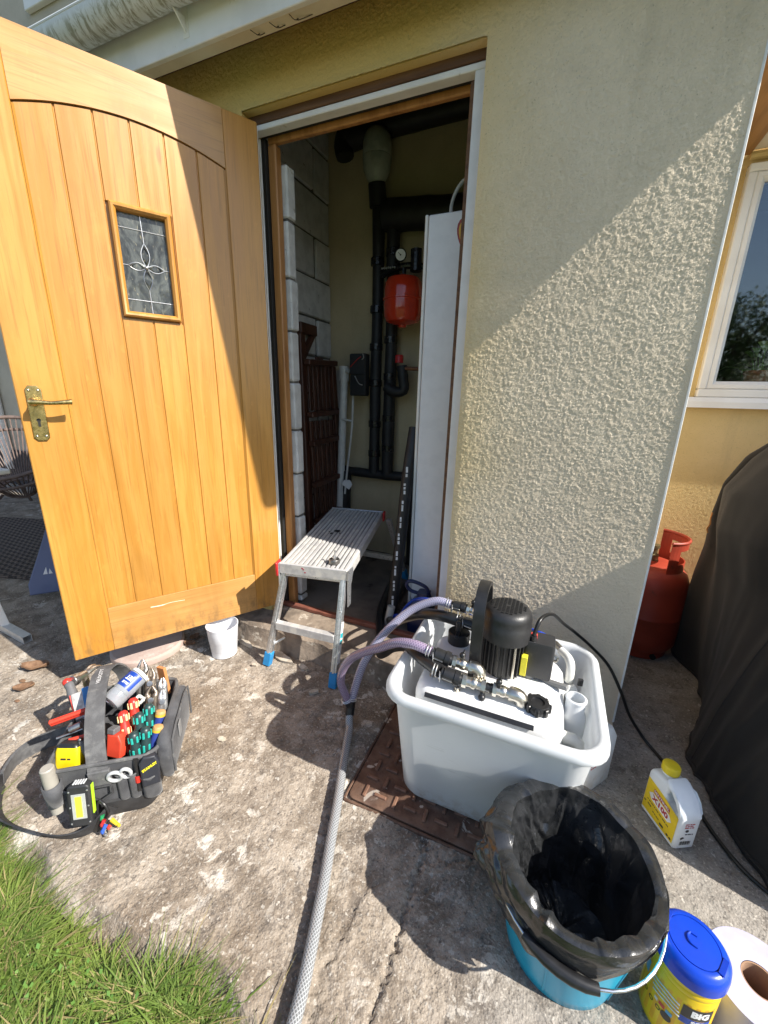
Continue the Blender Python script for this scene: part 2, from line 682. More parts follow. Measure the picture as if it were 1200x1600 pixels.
# ================================================================ ground
mb = MB()
mb.add([(-150, -150, -.035), (150, -150, -.035), (150, 150, -.035), (-150, 150, -.035)], [(0, 1, 2, 3)])
g_o = struct(mb.build('ground', M_SOIL, smooth=0))

GX0, GX1, GY0, GY1, GS = -2.05, 1.15, 0.285, 2.245, 0.005
nx, ny = int((GX1 - GX0) / GS) + 1, int((GY1 - GY0) / GS) + 1
xs = GX0 + np.arange(nx) * GS
ys = GY0 + np.arange(ny) * GS
X, Y = np.meshgrid(xs, ys)
smooth_side = np.clip((X + 0.10) / 0.25, 0, 1)
Z = 0.0011 * fnoise(ny, nx, GS, GS, 0.006, 0.02) * (1 - 0.6 * smooth_side)
Z += 0.0007 * fnoise(ny, nx, GS, GS, 0.03, 0.12)
Z += 0.0016 * fnoise(ny, nx, GS, GS, 0.15, 0.5)
pit = fnoise(ny, nx, GS, GS, 0.012, 0.04)
Z -= 0.003 * np.clip(pit - 1.3, 0, 1.5) * (1 - 0.5 * smooth_side)
Z = np.minimum(Z, 0.0045)


def groove(pts, w, d):
    global Z
    jit = fnoise(ny, nx, GS, GS, 0.012, 0.05) * 0.004
    best = np.full(X.shape, 9.0)
    for (ax, ay), (bx, by) in zip(pts[:-1], pts[1:]):
        ex, ey = bx - ax, by - ay
        t = np.clip(((X - ax) * ex + (Y - ay) * ey) / (ex * ex + ey * ey), 0, 1)
        best = np.minimum(best, np.hypot(X - ax - t * ex, Y - ay - t * ey))
    Z -= d * np.exp(-((best + jit) / w) ** 2)


groove([(-.185, .79), (-.168, .712), (-.173, .629), (-.173, .558), (-.174, .479), (-.177, .409), (-.18, .28)], 0.0045, 0.011)
groove([(-.165, .713), (-.107, .736), (-.053, .766)], 0.0035, 0.008)
groove([(-.276, .704), (-.279, .595), (-.29, .509), (-.291, .431), (-.281, .37), (-.28, .28)], 0.011, 0.005)
groove([(-2.05, 1.02), (-1.5, 0.99), (-1.2, 1.02), (-.42, 1.0)], 0.004, 0.004)
edge = (0.335 + 0.02 * np.sin(X * 9) + 0.012 * np.sin(X * 23 + 1)) - Y
Z -= 0.03 * np.clip(edge / 0.03, 0, 1)
# nothing stands proud under the iron cover
und = (X > -.435) & (X < .20) & (Y > .775) & (Y < 1.40)
Z = np.where(und, np.minimum(Z, 0) - .003, Z)
V = np.stack([X, Y, Z], -1).reshape(-1, 3)
inside = (X[:-1, :-1] > -1.74) & (X[:-1, :-1] < 0.30) & (Y[:-1, :-1] > 1.42)
patio = np_mesh('concrete_patio', V, grid_faces(ny, nx, ~inside), M_CONC)
struct(patio, label='weathered concrete path with lichen, cracks and brown stains')
mb = MB()
mb.box(-12, GX0, 0.32, 2.6, -.1, 0, .004)
mb.box(GX1, 6, 0.32, 2.25, -.1, 0, .004)
mb.box(GX0, -1.75, GY1, 2.6, -.1, 0, .004)
struct(mb.build('patio_slab', M_CONC))

# rusty cover with a cast basket-weave tread
cov = thing('manhole_cover', 'rusty iron drain cover with raised bar tread beneath the white tub', 'manhole cover', (-.12, 1.08, 0))
mb = MB()
mb.rloft([(-.115, 1.083, .305, .303, .02, -.02), (-.115, 1.083, .305, .303, .02, .0055), (-.115, 1.083, .302, .300, .018, .0075)], 4)
mb.build('plate', M_RUST, cov)
mb = MB()
px_, k = 0.047, 0
for i in range(13):
    for j in range(13):
        cx, cy = -.40 + .024 + i * px_ * .97, .785 + .03 + j * px_ * .97
        if (i + j) % 2:
            mb.box(cx - .0185, cx + .0185, cy - .0048, cy + .0048, .006, .0140, .002)
        else:
            mb.box(cx - .0048, cx + .0048, cy - .0185, cy + .0185, .006, .0140, .002)
struct(mb.build('raised_tread', MAT('worn_rust_tread', (0.24, 0.13, 0.085), (0.17, 0.09, 0.06), 0.6, 0.3, scale=40, bump=.4), cov), 'stuff')
mb = MB()
for a in ((-.431, .769, .2, .776), (-.431, .769, -.424, 1.39)):
    mb.box(a[0], a[2], a[1], a[3], -.02, .004, .002)
mb.build('frame', M_RUST, cov)

# ================================================================ boiler house (the rendered lean-to)
BH = thing('boiler_house', 'cream roughcast lean-to with an open doorway and white gutter', 'building', (-.7, 1.4, 0))
OX0, OX1, OZ = -1.173, -.3145, 2.085
WS = 0.0031
wx0, wx1, wz0, wz1 = -1.76, .325, .022, 2.275
nx, nz = int((wx1 - wx0) / WS) + 1, int((wz1 - wz0) / WS) + 1
xs = np.linspace(wx0, wx1, nx)
xs[np.argmin(abs(xs - OX0))] = OX0
xs[np.argmin(abs(xs - OX1))] = OX1
zs = np.linspace(wz0, wz1, nz)
zs[np.argmin(abs(zs - OZ))] = OZ
X, Zw = np.meshgrid(xs, zs)
h = .85 * fnoise(nz, nx, WS, WS, 0.0035, 0.0080, hp=1) + .38 * fnoise(nz, nx, WS, WS, 0.012, 0.03, hp=1)
h *= np.clip(1 + .35 * fnoise(nz, nx, WS, WS, 0.03, 0.12), .4, 1.7)
h2 = fnoise(nz, nx, WS, WS, 0.02, 0.06)
H = 0.0030 + 0.00120 * np.tanh(h * 1.1) + 0.00018 * h2
bw = 0.020 + 0.008 * np.sin(Zw * 2.2)
e = np.clip((X - (wx1 - bw)) / bw, 0, 1)
H = H * (1 - np.clip(e * 2.2, 0, 1)) + 0.0028 * np.clip(e * 2.2, 0, 1) + 0.002 * e ** 2 + 0.0004 * h * (e > 0)
for ed, inward in ((np.abs(X - OX1), 1), (np.abs(X - OX0), 1)):
    a = np.clip(1 - ed / 0.02, 0, 1) * (Zw < OZ + .01)
    H = H * (1 - .7 * a)
a = np.clip(1 - np.abs(Zw - OZ) / 0.018, 0, 1) * (X > OX0) * (X < OX1)
H = H + 0.004 * a
V = np.stack([X, 1.40 - H, Zw], -1).reshape(-1, 3)
hole = (X[:-1, :-1] >= OX0 - 1e-6) & (X[:-1, :-1] < OX1 - 1e-6) & (Zw[:-1, :-1] < OZ - 1e-6)
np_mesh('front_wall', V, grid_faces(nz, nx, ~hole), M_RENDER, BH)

mb = MB()
mb.box(OX1, .322, 1.4015, 1.52, .03, 2.27, .001)
mb.box(-1.755, OX0, 1.4015, 1.52, .03, 2.27, .001)
mb.box(OX0, OX1, 1.4015, 1.52, OZ, 2.27, .001)
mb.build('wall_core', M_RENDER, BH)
mb = MB()
mb.box(.20, .322, 1.522, 2.245, .03, 2.6, .001)
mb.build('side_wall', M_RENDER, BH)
mb = MB()
mb.box(-1.755, -1.40, 1.522, 2.5, .0, 2.6, .001)
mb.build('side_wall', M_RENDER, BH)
mb = MB()
mb.box(.322, .3285, 1.3945, 1.402, .03, 2.2, .001)
mb.box(.322, .3262, 1.402, 1.44, .03, 2.2, .001)
mb.build('corner_bead', M_GALV, BH)
mb = MB()
mb.box(OX1 - .004, .326, 1.386, 1.41, .012, .0225, .002)
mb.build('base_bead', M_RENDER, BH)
# inside shell
mb = MB()
mb.box(-1.40, .20, 2.352, 2.47, .0, 2.75, .001)
mb.build('back_wall', M_CREAM_IN, BH)
mb = MB()
mb.box(-1.755, .322, 1.53, 2.47, 2.62, 2.94, .001)
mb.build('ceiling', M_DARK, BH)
mb = MB()
mb.box(-1.40, .20, 1.44, 2.352, .0, .1, .002)
mb.build('floor', M_FLOOR_IN, BH)
mb = MB()
mb.box(-1.755, .325, 1.42, 1.52, 2.272, 2.45, .001)
mb.box(-1.755, .325, 1.525, 2.46, 2.605, 2.618, .001)
mb.build('wall_plate', M_BROWNWOOD, BH)
# cement step under the doorway, edge broken along the front
mb = MB()
rings = []
N = 40
rng = random.Random(3)
for i in range(N + 1):
    x = -1.36 + 1.30 * i / N
    f = 1.272 + .006 * math.sin(i * .9) + rng.uniform(-.004, .004)
    t = .098 + rng.uniform(-.003, .003)
    rings.append([(x, 1.45, -.01), (x, f - .018 - rng.uniform(0, .008), -.01), (x, f - .014, .02), (x, f - .004, .055), (x, f, t - .012), (x, f + .012, t), (x, 1.36, t + .004), (x, 1.46, t + .004)])
mb.loft(rings)
mb.build('door_step', M_STEP, BH, smooth=25)
mb = MB()
mb.box(-1.165, -.34, 1.462, 1.488, .1, .122, .004)
mb.build('threshold_strip', MAT('red_brown_sill', (0.24, 0.085, 0.055), (0.17, 0.06, 0.04), 0.6, bump=.2), BH)
# rubble and flaked mortar under the door step
MF = MAT('flaked_mortar', (0.50, 0.44, 0.36), (0.36, 0.30, 0.23), 0.95, scale=30, bump=.6, bscale=90)
for (x, y, l, a, lab) in ((-1.20, 1.235, .10, -.15, 'long pale mortar flake between the white pot and the step'), (-.98, 1.222, .12, -.18, 'largest orange-pale mortar flake between the legs of the work platform'), (-.86, 1.205, .07, -.3, 'thin mortar flake just below the largest flake'), (-.74, 1.10, .045, .7, 'small mortar flake beside the right blue foot of the platform'), (-1.06, 1.13, .03, .2, 'tiny mortar flake in front of the left blue foot')):
    mb = MB()
    rng = random.Random(int(l * 1e4))
    pts = [(l * .5 * math.cos(t) * rng.uniform(.7, 1.1), l * .17 * math.sin(t) * rng.uniform(.6, 1.2)) for t in [k * .698 for k in range(9)]]
    mb.prism(pts, -.002, .012, Matrix.Translation((x, y, .002)) @ rotz(a) @ Matrix.Rotation(.25, 4, 'X'))
    o = mb.build('mortar_flake', MF, None)
    tag(o, lab, 'rubble', 'mortar flakes at the foot of the door step')

# block work: short return behind the door frame, then the left inner wall
mb = MB()
zj = [.102, .14, .347, .56, .769, .973, 1.181, 1.388, 1.589, 1.797, 1.985]


def block(x0, x1, y0, y1, z0, z1, seed):
    rng = random.Random(seed)
    b = MB()
    b.box(x0, x1, y0, y1, z0, z1, .006)
    b.v = [(x + rng.uniform(-.0018, .0018), y + rng.uniform(-.0018, .0018), z + rng.uniform(-.0018, .0018)) for x, y, z in b.v]
    b.build('concrete_block', M_BLOCK, BH, smooth=30)


for i in range(len(zj) - 1):
    dx = random.uniform(-.004, .004)
    block(-1.24, -1.085 + dx, 1.532 + dx, 1.585, zj[i] + .005, zj[i + 1] - .005, i)
mb = MB()
mb.box(-1.24, -1.094, 1.538, 1.578, .1, 1.96, .002)
mb.box(-1.398, -1.386, 1.53, 2.35, .1, 2.6, .002)
mb.build('mortar_bed', M_MORTAR, BH)
for i in range(12):
    z0 = .10 + i * .208
    off = .0 if i % 2 else .215
    y = 1.53 - off
    while y < 2.34:
        a, b2 = max(y, 1.53), min(y + .425, 2.345)
        if b2 - a > .05:
            d = random.uniform(-.004, .004)
            block(-1.395, -1.372 + d, a + .006, b2 - .006, z0 + .006, z0 + .202, 50 + i * 7 + int(y * 100))
        y += .435

# door lining
mb = MB()
mb.box(OX0, OX1, 1.432, 1.50, 2.062, 2.15, .002)
mb.build('lintel_board', M_BROWNWOOD, BH)
FR = thing('door_frame', 'white painted door frame with orange wood stops in the doorway', 'door frame', (-.74, 1.45, 0))
mb = MB()
mb.box(-1.168, -.316, 1.437, 1.475, 2.043, 2.0605, .002)
mb.build('head', M_WPAINT, FR)
mb = MB()
mb.box(-.352, -.316, 1.437, 1.475, .1, 2.0425, .002)
mb.build('jamb', M_WPAINT, FR)
mb = MB()
mb.box(-1.171, -1.160, 1.474, 1.50, .1, 2.0425, .002)
mb.build('jamb', M_WPAINT, FR)
mb = MB()
mb.box(-1.158, -.36, 1.4765, 1.490, 2.045, 2.075, .002)
mb.box(-1.1595, -1.142, 1.478, 1.50, .1, 2.0445, .002)
mb.build('gap_strip', M_BLACK_GAP, FR)  # black strips standing in for the dark shaded gap between frame and stops
mb = MB()
mb.box(-1.14, -.36, 1.493, 1.515, 2.0285, 2.068, .004)
mb.build('head_stop', M_ORANGEWOOD, FR)
mb = MB()
mb.box(-1.1415, -1.105, 1.493, 1.528, .1, 2.028, .004)
mb.build('jamb_stop', M_ORANGEWOOD, FR)
mb = MB()
mb.box(-.366, -.3525, 1.45, 1.53, .1, 2.028, .002)
mb.build('jamb_stop', M_BROWNWOOD, FR)

# eaves
mb = MB()
EX0, EX1 = -2.3, .782
mb.box(EX0, EX1, 1.235, 1.252, 2.175, 2.345, .002)
mb.build('fascia', M_WPAINT, BH)
mb = MB()
mb.box(EX0, EX1, 1.2525, 1.292, 2.178, 2.196, .002)
mb.build('soffit_lip', M_SOFFIT, BH)
mb = MB()
mb.loft([[(x, 1.2925, 2.20), (x, 1.398, 2.262), (x, 1.398, 2.29), (x, 1.2925, 2.225)] for x in (EX0, EX1)])
mb.build('soffit_board', M_BROWNWOOD, BH)
GT = thing('rain_gutter', 'white half-round gutter streaked with green algae along the fascia', 'gutter', (-.8, 1.18, 2.3))
mb = MB()
prof = []
for k in range(17):
    a = R(180 + 180 * k / 16)
    prof.append((1.182 + .054 * math.cos(a), 2.302 + .056 * math.sin(a)))
for k in range(16, -1, -1):
    a = R(180 + 180 * k / 16)
    prof.append((1.182 + .050 * math.cos(a), 2.302 + .052 * math.sin(a)))
mb.loft([[(x, y, z) for y, z in prof] for x in (EX0, EX1)])
mb.tube([(EX0, 1.130, 2.302), (EX1, 1.130, 2.302)], .0045, 8)
mb.build('channel', M_GUTTER, GT)
for x in (-1.235, -.4, .4):
    mb = MB()
    mb.box(x - .012, x + .012, 1.2335, 1.2351, 2.20, 2.31, .0005)
    mb.add([(x - .002, 1.2345, 2.21), (x + .002, 1.2345, 2.21), (x + .002, 1.2345, 2.25), (x - .002, 1.2345, 2.25), (x - .002, 1.19, 2.246), (x + .002, 1.19, 2.246)], [(0, 1, 5, 4), (3, 2, 1, 0), (4, 5, 2, 3), (0, 4, 3), (1, 2, 5)])
    mb.build('bracket', M_UPVC, GT)
mb = MB()
mb.loft([[(x, 1.195, 2.338), (x, 1.948, 2.63), (x, 1.948, 2.66), (x, 1.195, 2.360)] for x in (EX0, EX1)])
mb.build('roof', M_TILE, BH)
# cobweb threads under the soffit
mb = MB()
MW = MAT('old_cobweb', (0.07, 0.055, 0.04), rough=1.0)
rng = random.Random(5)
for x, l in ((-.86, .10), (-.93, .05), (-1.0, .04)):
    mb.tube(smooth_path([(x, 1.252, 2.174), (x + .02, 1.27, 2.168), (x + l, 1.292, 2.19)], 4), .0011, 5)
    mb.tube([(x + .015, 1.268, 2.168), (x + .012, 1.295, 2.195)], .0016, 5)
mb.build('cobweb', MW, BH)

# ================================================================ main house behind
HS = thing('main_house', 'yellow rendered house wall with a white window behind the lean-to corner', 'building', (1.2, 2.25, 0))
WS = 0.006
wx0, wx1, wz0, wz1 = .326, 1.75, .18, 2.06
nx, nz = int((wx1 - wx0) / WS) + 1, int((wz1 - wz0) / WS) + 1
xs, zs = np.linspace(wx0, wx1, nx), np.linspace(wz0, wz1, nz)
WX0, WX1, WZ0, WZ1 = .548, 1.70, 1.14, 2.022
xs[np.argmin(abs(xs - WX0))] = WX0
xs[np.argmin(abs(xs - WX1))] = WX1
zs[np.argmin(abs(zs - WZ0))] = WZ0
zs[np.argmin(abs(zs - WZ1))] = WZ1
X, Zw = np.meshgrid(xs, zs)
H = 0.003 + 0.0010 * np.tanh(fnoise(nz, nx, WS, WS, 0.009, 0.018, hp=2))
V = np.stack([X, 2.25 - H, Zw], -1).reshape(-1, 3)
hole = (X[:-1, :-1] >= WX0 - 1e-6) & (X[:-1, :-1] < WX1 - 1e-6) & (Zw[:-1, :-1] > WZ0 - 1e-6) & (Zw[:-1, :-1] < WZ1 - 1e-6)
np_mesh('wall', V, grid_faces(nz, nx, ~hole), M_RENDER_HOUSE, HS)
mb = MB()
mb.box(.326, WX0, 2.2515, 2.40, .1, 2.4, .001)
mb.box(WX1, 1.75, 2.2515, 2.40, .1, 2.4, .001)
mb.box(WX0, WX1, 2.2515, 2.40, .1, WZ0, .001)
mb.box(WX0, WX1, 2.2515, 2.40, WZ1, 2.4, .001)
mb.box(1.7505, 5.0, 2.2475, 2.40, .1, 2.4, .001)
mb.build('wall_core', M_RENDER_HOUSE, HS)
mb = MB()
mb.box(-1.75, .326, 1.95, 2.6, 2.625, 7.6, .001)  # unseen house block, brought forward and raised to shade the left wing wall
mb.box(.3265, 5.0, 2.2515, 2.6, 2.4005, 7.6, .001)
mb.build('unseen_upper_wall', M_RENDER_HOUSE, HS)
for i in range(20):
    mb = MB()
    x = .33 + i * .225
    mb.box(x + .004, x + .217, 2.242, 2.30, .105, .174, .004)
    mb.build('brick', M_BRICK, HS)
mb = MB()
mb.box(.326, 5.0, 2.248, 2.39, .06, .178, .001)
mb.build('mortar_bed', M_MORTAR, HS)
mb = MB()
mb.box(.326, 5.0, 2.215, 2.40, -.02, .098, .006)
mb.build('plinth', M_CONC, HS)
# window
WN = MB()
fy0, fy1 = 2.215, 2.28
for a in ((WX0, WX1, 1.163, 1.196), (WX0, WX1, 1.99, 2.018), (WX0, WX0 + .03, 1.1965, 1.9895), (WX1 - .03, WX1, 1.1965, 1.9895)):
    WN.box(a[0], a[1], fy0, fy1, a[2], a[3], .004)
win = WN.build('window', M_UPVC, HS)
sb = MB()
sx0, sx1, sz0, sz1 = WX0 + .0305, WX1 - .0305, 1.197, 1.989
outer = [(sx0, sz0), (sx1, sz0), (sx1, sz1), (sx0, sz1)]
for q, (a, b2) in enumerate(((0.0, .004), (.014, -.002), (.030, .014))):
    pass
rings = []
for ins, y in ((0, 2.222), (.004, 2.218), (.018, 2.218), (.032, 2.236), (.032, 2.262), (0, 2.262)):
    rings.append([(sx0 + ins, y, sz0 + ins), (sx1 - ins, y, sz0 + ins), (sx1 - ins, y, sz1 - ins), (sx0 + ins, y, sz1 - ins)])
V, F = [p for r_ in rings for p in r_], []
for i in range(len(rings)):
    for k in range(4):
        j = (i + 1) % len(rings)
        F.append((i * 4 + k, j * 4 + k, j * 4 + (k + 1) % 4, i * 4 + (k + 1) % 4))
sb.add(V, [tuple(reversed(f)) for f in F])
sb.build('sash', M_UPVC, win)
gb = MB()
gb.box(sx0 + .028, sx1 - .028, 2.240, 2.244, sz0 + .028, sz1 - .028, .0005)
gl = NB('window_glass')
gl.b.inputs['Base Color'].default_value = (0.9, 0.95, 0.95, 1)
gl.fin(None, 0.02, 0, None, Transmission_Weight=1.0, IOR=1.9)
gb.build('pane', gl.m, win)
mb = MB()
mb.loft([[(x, 2.2, 1.118), (x, 2.30, 1.128), (x, 2.30, 1.162), (x, 2.215, 1.162), (x, 2.2, 1.143)] for x in (.50, 1.75)])
mb.build('sill', M_UPVC, win)
# room behind the pane, a shelf and its plant
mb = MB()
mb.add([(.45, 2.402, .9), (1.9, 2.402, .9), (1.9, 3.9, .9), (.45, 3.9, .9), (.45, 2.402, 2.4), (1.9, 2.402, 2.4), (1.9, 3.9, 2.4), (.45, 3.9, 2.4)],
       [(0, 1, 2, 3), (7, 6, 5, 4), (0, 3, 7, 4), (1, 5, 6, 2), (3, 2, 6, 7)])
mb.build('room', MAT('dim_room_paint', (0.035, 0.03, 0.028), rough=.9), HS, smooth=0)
mb = MB()
mb.box(WX0, WX1, 2.283, 2.46, 1.165, 1.195, .004)
mb.build('inner_sill', M_ORANGEWOOD, HS)
PL = thing('houseplant', 'green leafy houseplant in a clay pot inside the window', 'plant', (.80, 2.37, 1.195))
mb = MB()
mb.lathe([(.04, 0), (.055, .07), (.06, .07), (.06, .085), (.052, .085), (.048, .03)], (.80, 2.37, 1.195), 20)
mb.build('pot', MAT('clay_pot', (0.40, 0.17, 0.09), rough=.8), PL)
MLEAF = MAT('houseplant_leaf', (0.10, 0.24, 0.035), (0.16, 0.32, 0.06), 0.4, scale=14, var=.3)
rng = random.Random(4)
for i in range(22):
    a, el, l = rng.uniform(0, 6.28), rng.uniform(.1, 1.3), rng.uniform(.05, .11)
    base = Vector((.80, 2.37, 1.28)) + Vector((math.cos(a), math.sin(a), 0)) * .03 * rng.random()
    d = Vector((math.cos(a) * math.cos(el), math.sin(a) * math.cos(el) * .6, math.sin(el)))
    tip0 = base + d * rng.uniform(.02, .08)
    sd_ = d.cross(Vector((0, 0, 1))).normalized()
    dn = d + Vector((0, 0, -.5))
    mb = MB()
    mb.add([tip0, tip0 + d * l * .45 + sd_ * l * .28, tip0 + d * l * .5 + Vector((0, 0, -.004)), tip0 + d * l * .45 - sd_ * l * .28, tip0 + dn * l], [(0, 1, 2), (0, 2, 3), (1, 4, 2), (2, 4, 3)])
    mb.tube([base - Vector((0, 0, .02)), tip0], .0018, 5)
    mb.build('leaf', MLEAF, PL)
# timber and soffit above the window
mb = MB()
mb.box(.335, .546, 1.62, 2.235, 2.052, 2.20, .004)
mb.build('timber_beam', M_BEAM, HS)
mb = MB()
mb.box(.5465, 2.06, 2.06, 2.235, 2.066, 2.09, .003)
mb.build('soffit', M_SOFFIT, HS)
mb = MB()
mb.tube([(.5465, 2.238, 2.05), (2.05, 2.238, 2.05)], .014, 8)
mb.build('moulding', M_RENDER_HOUSE, HS)

# recessed wing of the house at the far left
WG = thing('house_wing', 'tall pale shaded house wall seen past the free edge of the open door', 'building', (-6, 2.62, 0))
mb = MB()
mb.box(-16, -1.76, 2.62, 2.9, 0, 5.4, .002)
mb.build('wall', M_PALE_WALL, WG)
mb = MB()
mb.box(-4.2, -3.1, 2.58, 2.6195, 3.92, 4.0, .004)
mb.build('window_sill', M_UPVC, WG)
mb = MB()
for a in ((-4.08, -3.2, 4.0005, 4.06), (-4.08, -3.2, 4.9, 4.96), (-4.08, -4.02, 4.0605, 4.8995), (-3.26, -3.2, 4.0605, 4.8995)):
    mb.box(a[0], a[1], 2.59, 2.6198, a[2], a[3], .004)
wf = mb.build('window', M_UPVC, WG)
mb = MB()
mb.box(-4.02, -3.26, 2.612, 2.6195, 4.06, 4.9, .001)
mb.build('pane', MAT('dark_pane', (0.03, 0.035, 0.04), rough=.05), wf)
mb = MB()
mb.box(-16, -2.5, 2.585, 2.6195, .0, .42, .01)
mb.build('plinth', MAT('dark_plinth_paint', (0.035, 0.03, 0.035), rough=.8, bump=.3), WG)
DP = thing('downpipe', 'white plastic downpipe on the pale wall at the far left', 'pipe', (-5.9, 2.56, 0))
mb = MB()
mb.tube([(-5.9, 2.57, .2), (-5.9, 2.57, 5.2)], .05, 14)
mb.build('pipe', M_UPVC, DP)
mb = MB()
for z in (1.2, 2.9, 4.6):
    mb.box(-5.97, -5.83, 2.50, 2.618, z, z + .05, .01)
mb.build('bracket', M_UPVC, DP)
mb = MB()
mb.box(-5.35, -5.25, 2.60, 2.6195, .93, 1.05, .004)
tag(mb.build('meter_cover', M_UPVC), 'small white cover plate on the pale wall beyond the door', 'cover plate')

# ================================================================ the open door
def m_oak(name, c1, c2, vertical=True):
    n = NB(name)
    v = n.obj()
    sh = n.math('MULTIPLY', n.rnd(), 37.0)
    cx = n.new('ShaderNodeCombineXYZ')
    n.put(cx.inputs[0], sh)
    n.put(cx.inputs[1], n.math('MULTIPLY', sh, 0.7))
    sc = (9, 9, 0.55) if vertical else (0.55, 9, 9)
    mv = n.mapping(v, sc, (0, 0, 0), cx.outputs[0])
    g = n.noise(mv, 2.2, 6, 0.6, 1.2)
    col = n.mix(n.step(g, 0.36, 0.64), c1, c2)
    fine = n.noise(n.mapping(v, (170, 170, 5) if vertical else (5, 170, 170), (0, 0, 0), cx.outputs[0]), 1.0, 4, 0.6)
    col = n.mix(n.step(fine, 0.50, 0.72, 0, 0.45), col, tuple(c * .52 for c in c1))
    fleck = n.noise(n.mapping(v, (45, 45, 22)), 1.0, 4)
    col = n.mix(n.step(fleck, 0.6, 0.75, 0, 0.25), col, tuple(min(1, c * 1.35) for c in c2))
    ww = n.noise(n.mapping(v, (6, 6, 1.6)), 1.0, 5, 0.6, 0.8)
    col = n.mix(n.step(ww, 0.50, 0.72, 0, 0.40), col, tuple(c * .70 for c in c1))
    col = n.mix(n.step(ww, 0.46, 0.30, 0, 0.35), col, (min(1, c2[0] * 1.18), c2[1] * 1.22, c2[2] * 1.2))
    kn = n.vor(n.mapping(v, (7, 7, 2.2)), 1.0)
    col = n.mix(n.step(kn, 0.085, 0.03, 0, 0.55), col, tuple(c * .42 for c in c1))
    z = n.xyz(v)[2]
    dm = n.math('MULTIPLY', n.step(z, 0.16, 0.0), n.step(n.noise(n.mapping(v, (30, 30, 14)), 1.0, 6, .7), .42, .68))
    col = n.mix(n.math('MULTIPLY', dm, 0.55), col, (0.11, 0.075, 0.04))
    hs = n.new('ShaderNodeHueSaturation')
    n.put(hs.inputs['Value'], n.step(n.rnd(), 0, 1, 0.92, 1.07))
    n.put(hs.inputs['Color'], col)
    return n.fin(hs.outputs[0], n.step(g, .3, .7, .30, .42), 0, n.bump(fine, 0.12, 0.001), Coat_Weight=0.25, Coat_Roughness=0.18)


M_OAK = m_oak('varnished_oak', (0.435, 0.200, 0.034), (0.50, 0.245, 0.050))
M_OAK_H = m_oak('varnished_oak_rail', (0.47, 0.24, 0.068), (0.53, 0.285, 0.09), False)
M_BRASS = MAT('tarnished_brass', (0.55, 0.42, 0.18), (0.42, 0.33, 0.15), 0.28, 1.0, scale=60, dirt=(0.33, 0.25, 0.12), dscale=45, dlo=.6, dhi=.8, rvar=.08)

dh = Vector((-1.1856, 1.4404, 0))
dd = Vector((-.52257, -.85260, 0))            # hinge -> free edge
DA = math.atan2(dd.y, dd.x)
DR = thing('wooden_door', 'varnished oak plank door standing open with small leaded window', 'door', (-1.1322, 1.3756, .154), DA)
DR.scale = (.955, .955, .955)
# local: x along the leaf, +y = seen face, z up
S0, S1, DH = -.036, .805, 1.985
LX, RX = .676, .090                            # inner edges of the stiles


def arch(x):
    return 1.802 + .052 * (1 - ((x - .377) / .293) ** 2)


def leaf(name, b, mat, label=None):
    return b.build(name, mat, DR, smooth=30, label=label, local=True)


b = MB()
b.box(S0, RX, -.044, 0, 0, DH, .003)
leaf('stile', b, M_OAK)
b = MB()
b.box(LX, S1, -.044, 0, 0, DH, .003)
leaf('stile', b, M_OAK)
b = MB()
b.box(RX + .0006, LX - .0006, -.044, -.0006, 0.0005, .188, .0015)
leaf('bottom_rail', b, M_OAK_H)
b = MB()
N = 24
low = [(RX + .0006 + (LX - RX - .0012) * i / N) for i in range(N + 1)]
poly = [(x, arch(x) + .002) for x in low] + [(LX - .0006, DH - .0005), (RX + .0006, DH - .0005)]
b.prism(poly, .0006, .044, Matrix(((1, 0, 0, 0), (0, 0, -1, 0), (0, 1, 0, 0), (0, 0, 0, 1))))
leaf('top_rail', b, M_OAK_H)
# planks with v-grooves, sunk 6 mm; the two in the middle are cut round the window
b = MB()
b.box(RX + .001, LX - .001, -.036, -.016, .17, 1.80, .001)
b.v = b.v[:]
core = MB()
for (x0, x1, z0, z1) in ((RX, .300, .17, 1.85), (.470, LX, .17, 1.85), (.3005, .4695, .17, 1.27), (.3005, .4695, 1.605, 1.85)):
    core.box(x0 + .001, x1 - .001, -.034, -.017, z0, z1, .001)
leaf('backing_panel', core, M_OAK)
GX = [RX + .001, .186, .287, .385, .482, .578, LX - .001]
PY = -.0065


def plank(x0, x1, z0, ztop):
    """one tongue-and-groove board with a chamfer down each edge"""
    m = .0035
    bb = MB()
    cols = [(x0, PY - .0045), (x0 + .0009, PY - .0045), (x0 + m, PY), (x1 - m, PY), (x1 - .0009, PY - .0045), (x1, PY - .0045), (x1, PY - .011), (x0, PY - .011)]
    lo_ = [(x, y, z0) for x, y in cols]
    hi_ = [(x, y, ztop(x)) for x, y in cols]
    bb.loft([lo_, hi_])
    leaf('plank', bb, M_OAK)


for i in range(6):
    x0, x1 = GX[i], GX[i + 1]
    if i in (2, 3):
        plank(x0, x1, .189, lambda x: 1.262)
        plank(x0, x1, 1.612, lambda x: arch(x) - .001)
    else:
        plank(x0, x1, .189, lambda x: arch(x) - .001)
# shallow moulding along the arch and the sides
b = MB()
for x in (RX + .001, LX - .001):
    sgn = 1 if x < .3 else -1
    b.loft([[(x, -.0008, z), (x + sgn * .006, PY + .001, z), (x, PY + .001, z)] for z in (.189, arch(x) - .004)])
leaf('bead', b, M_OAK)
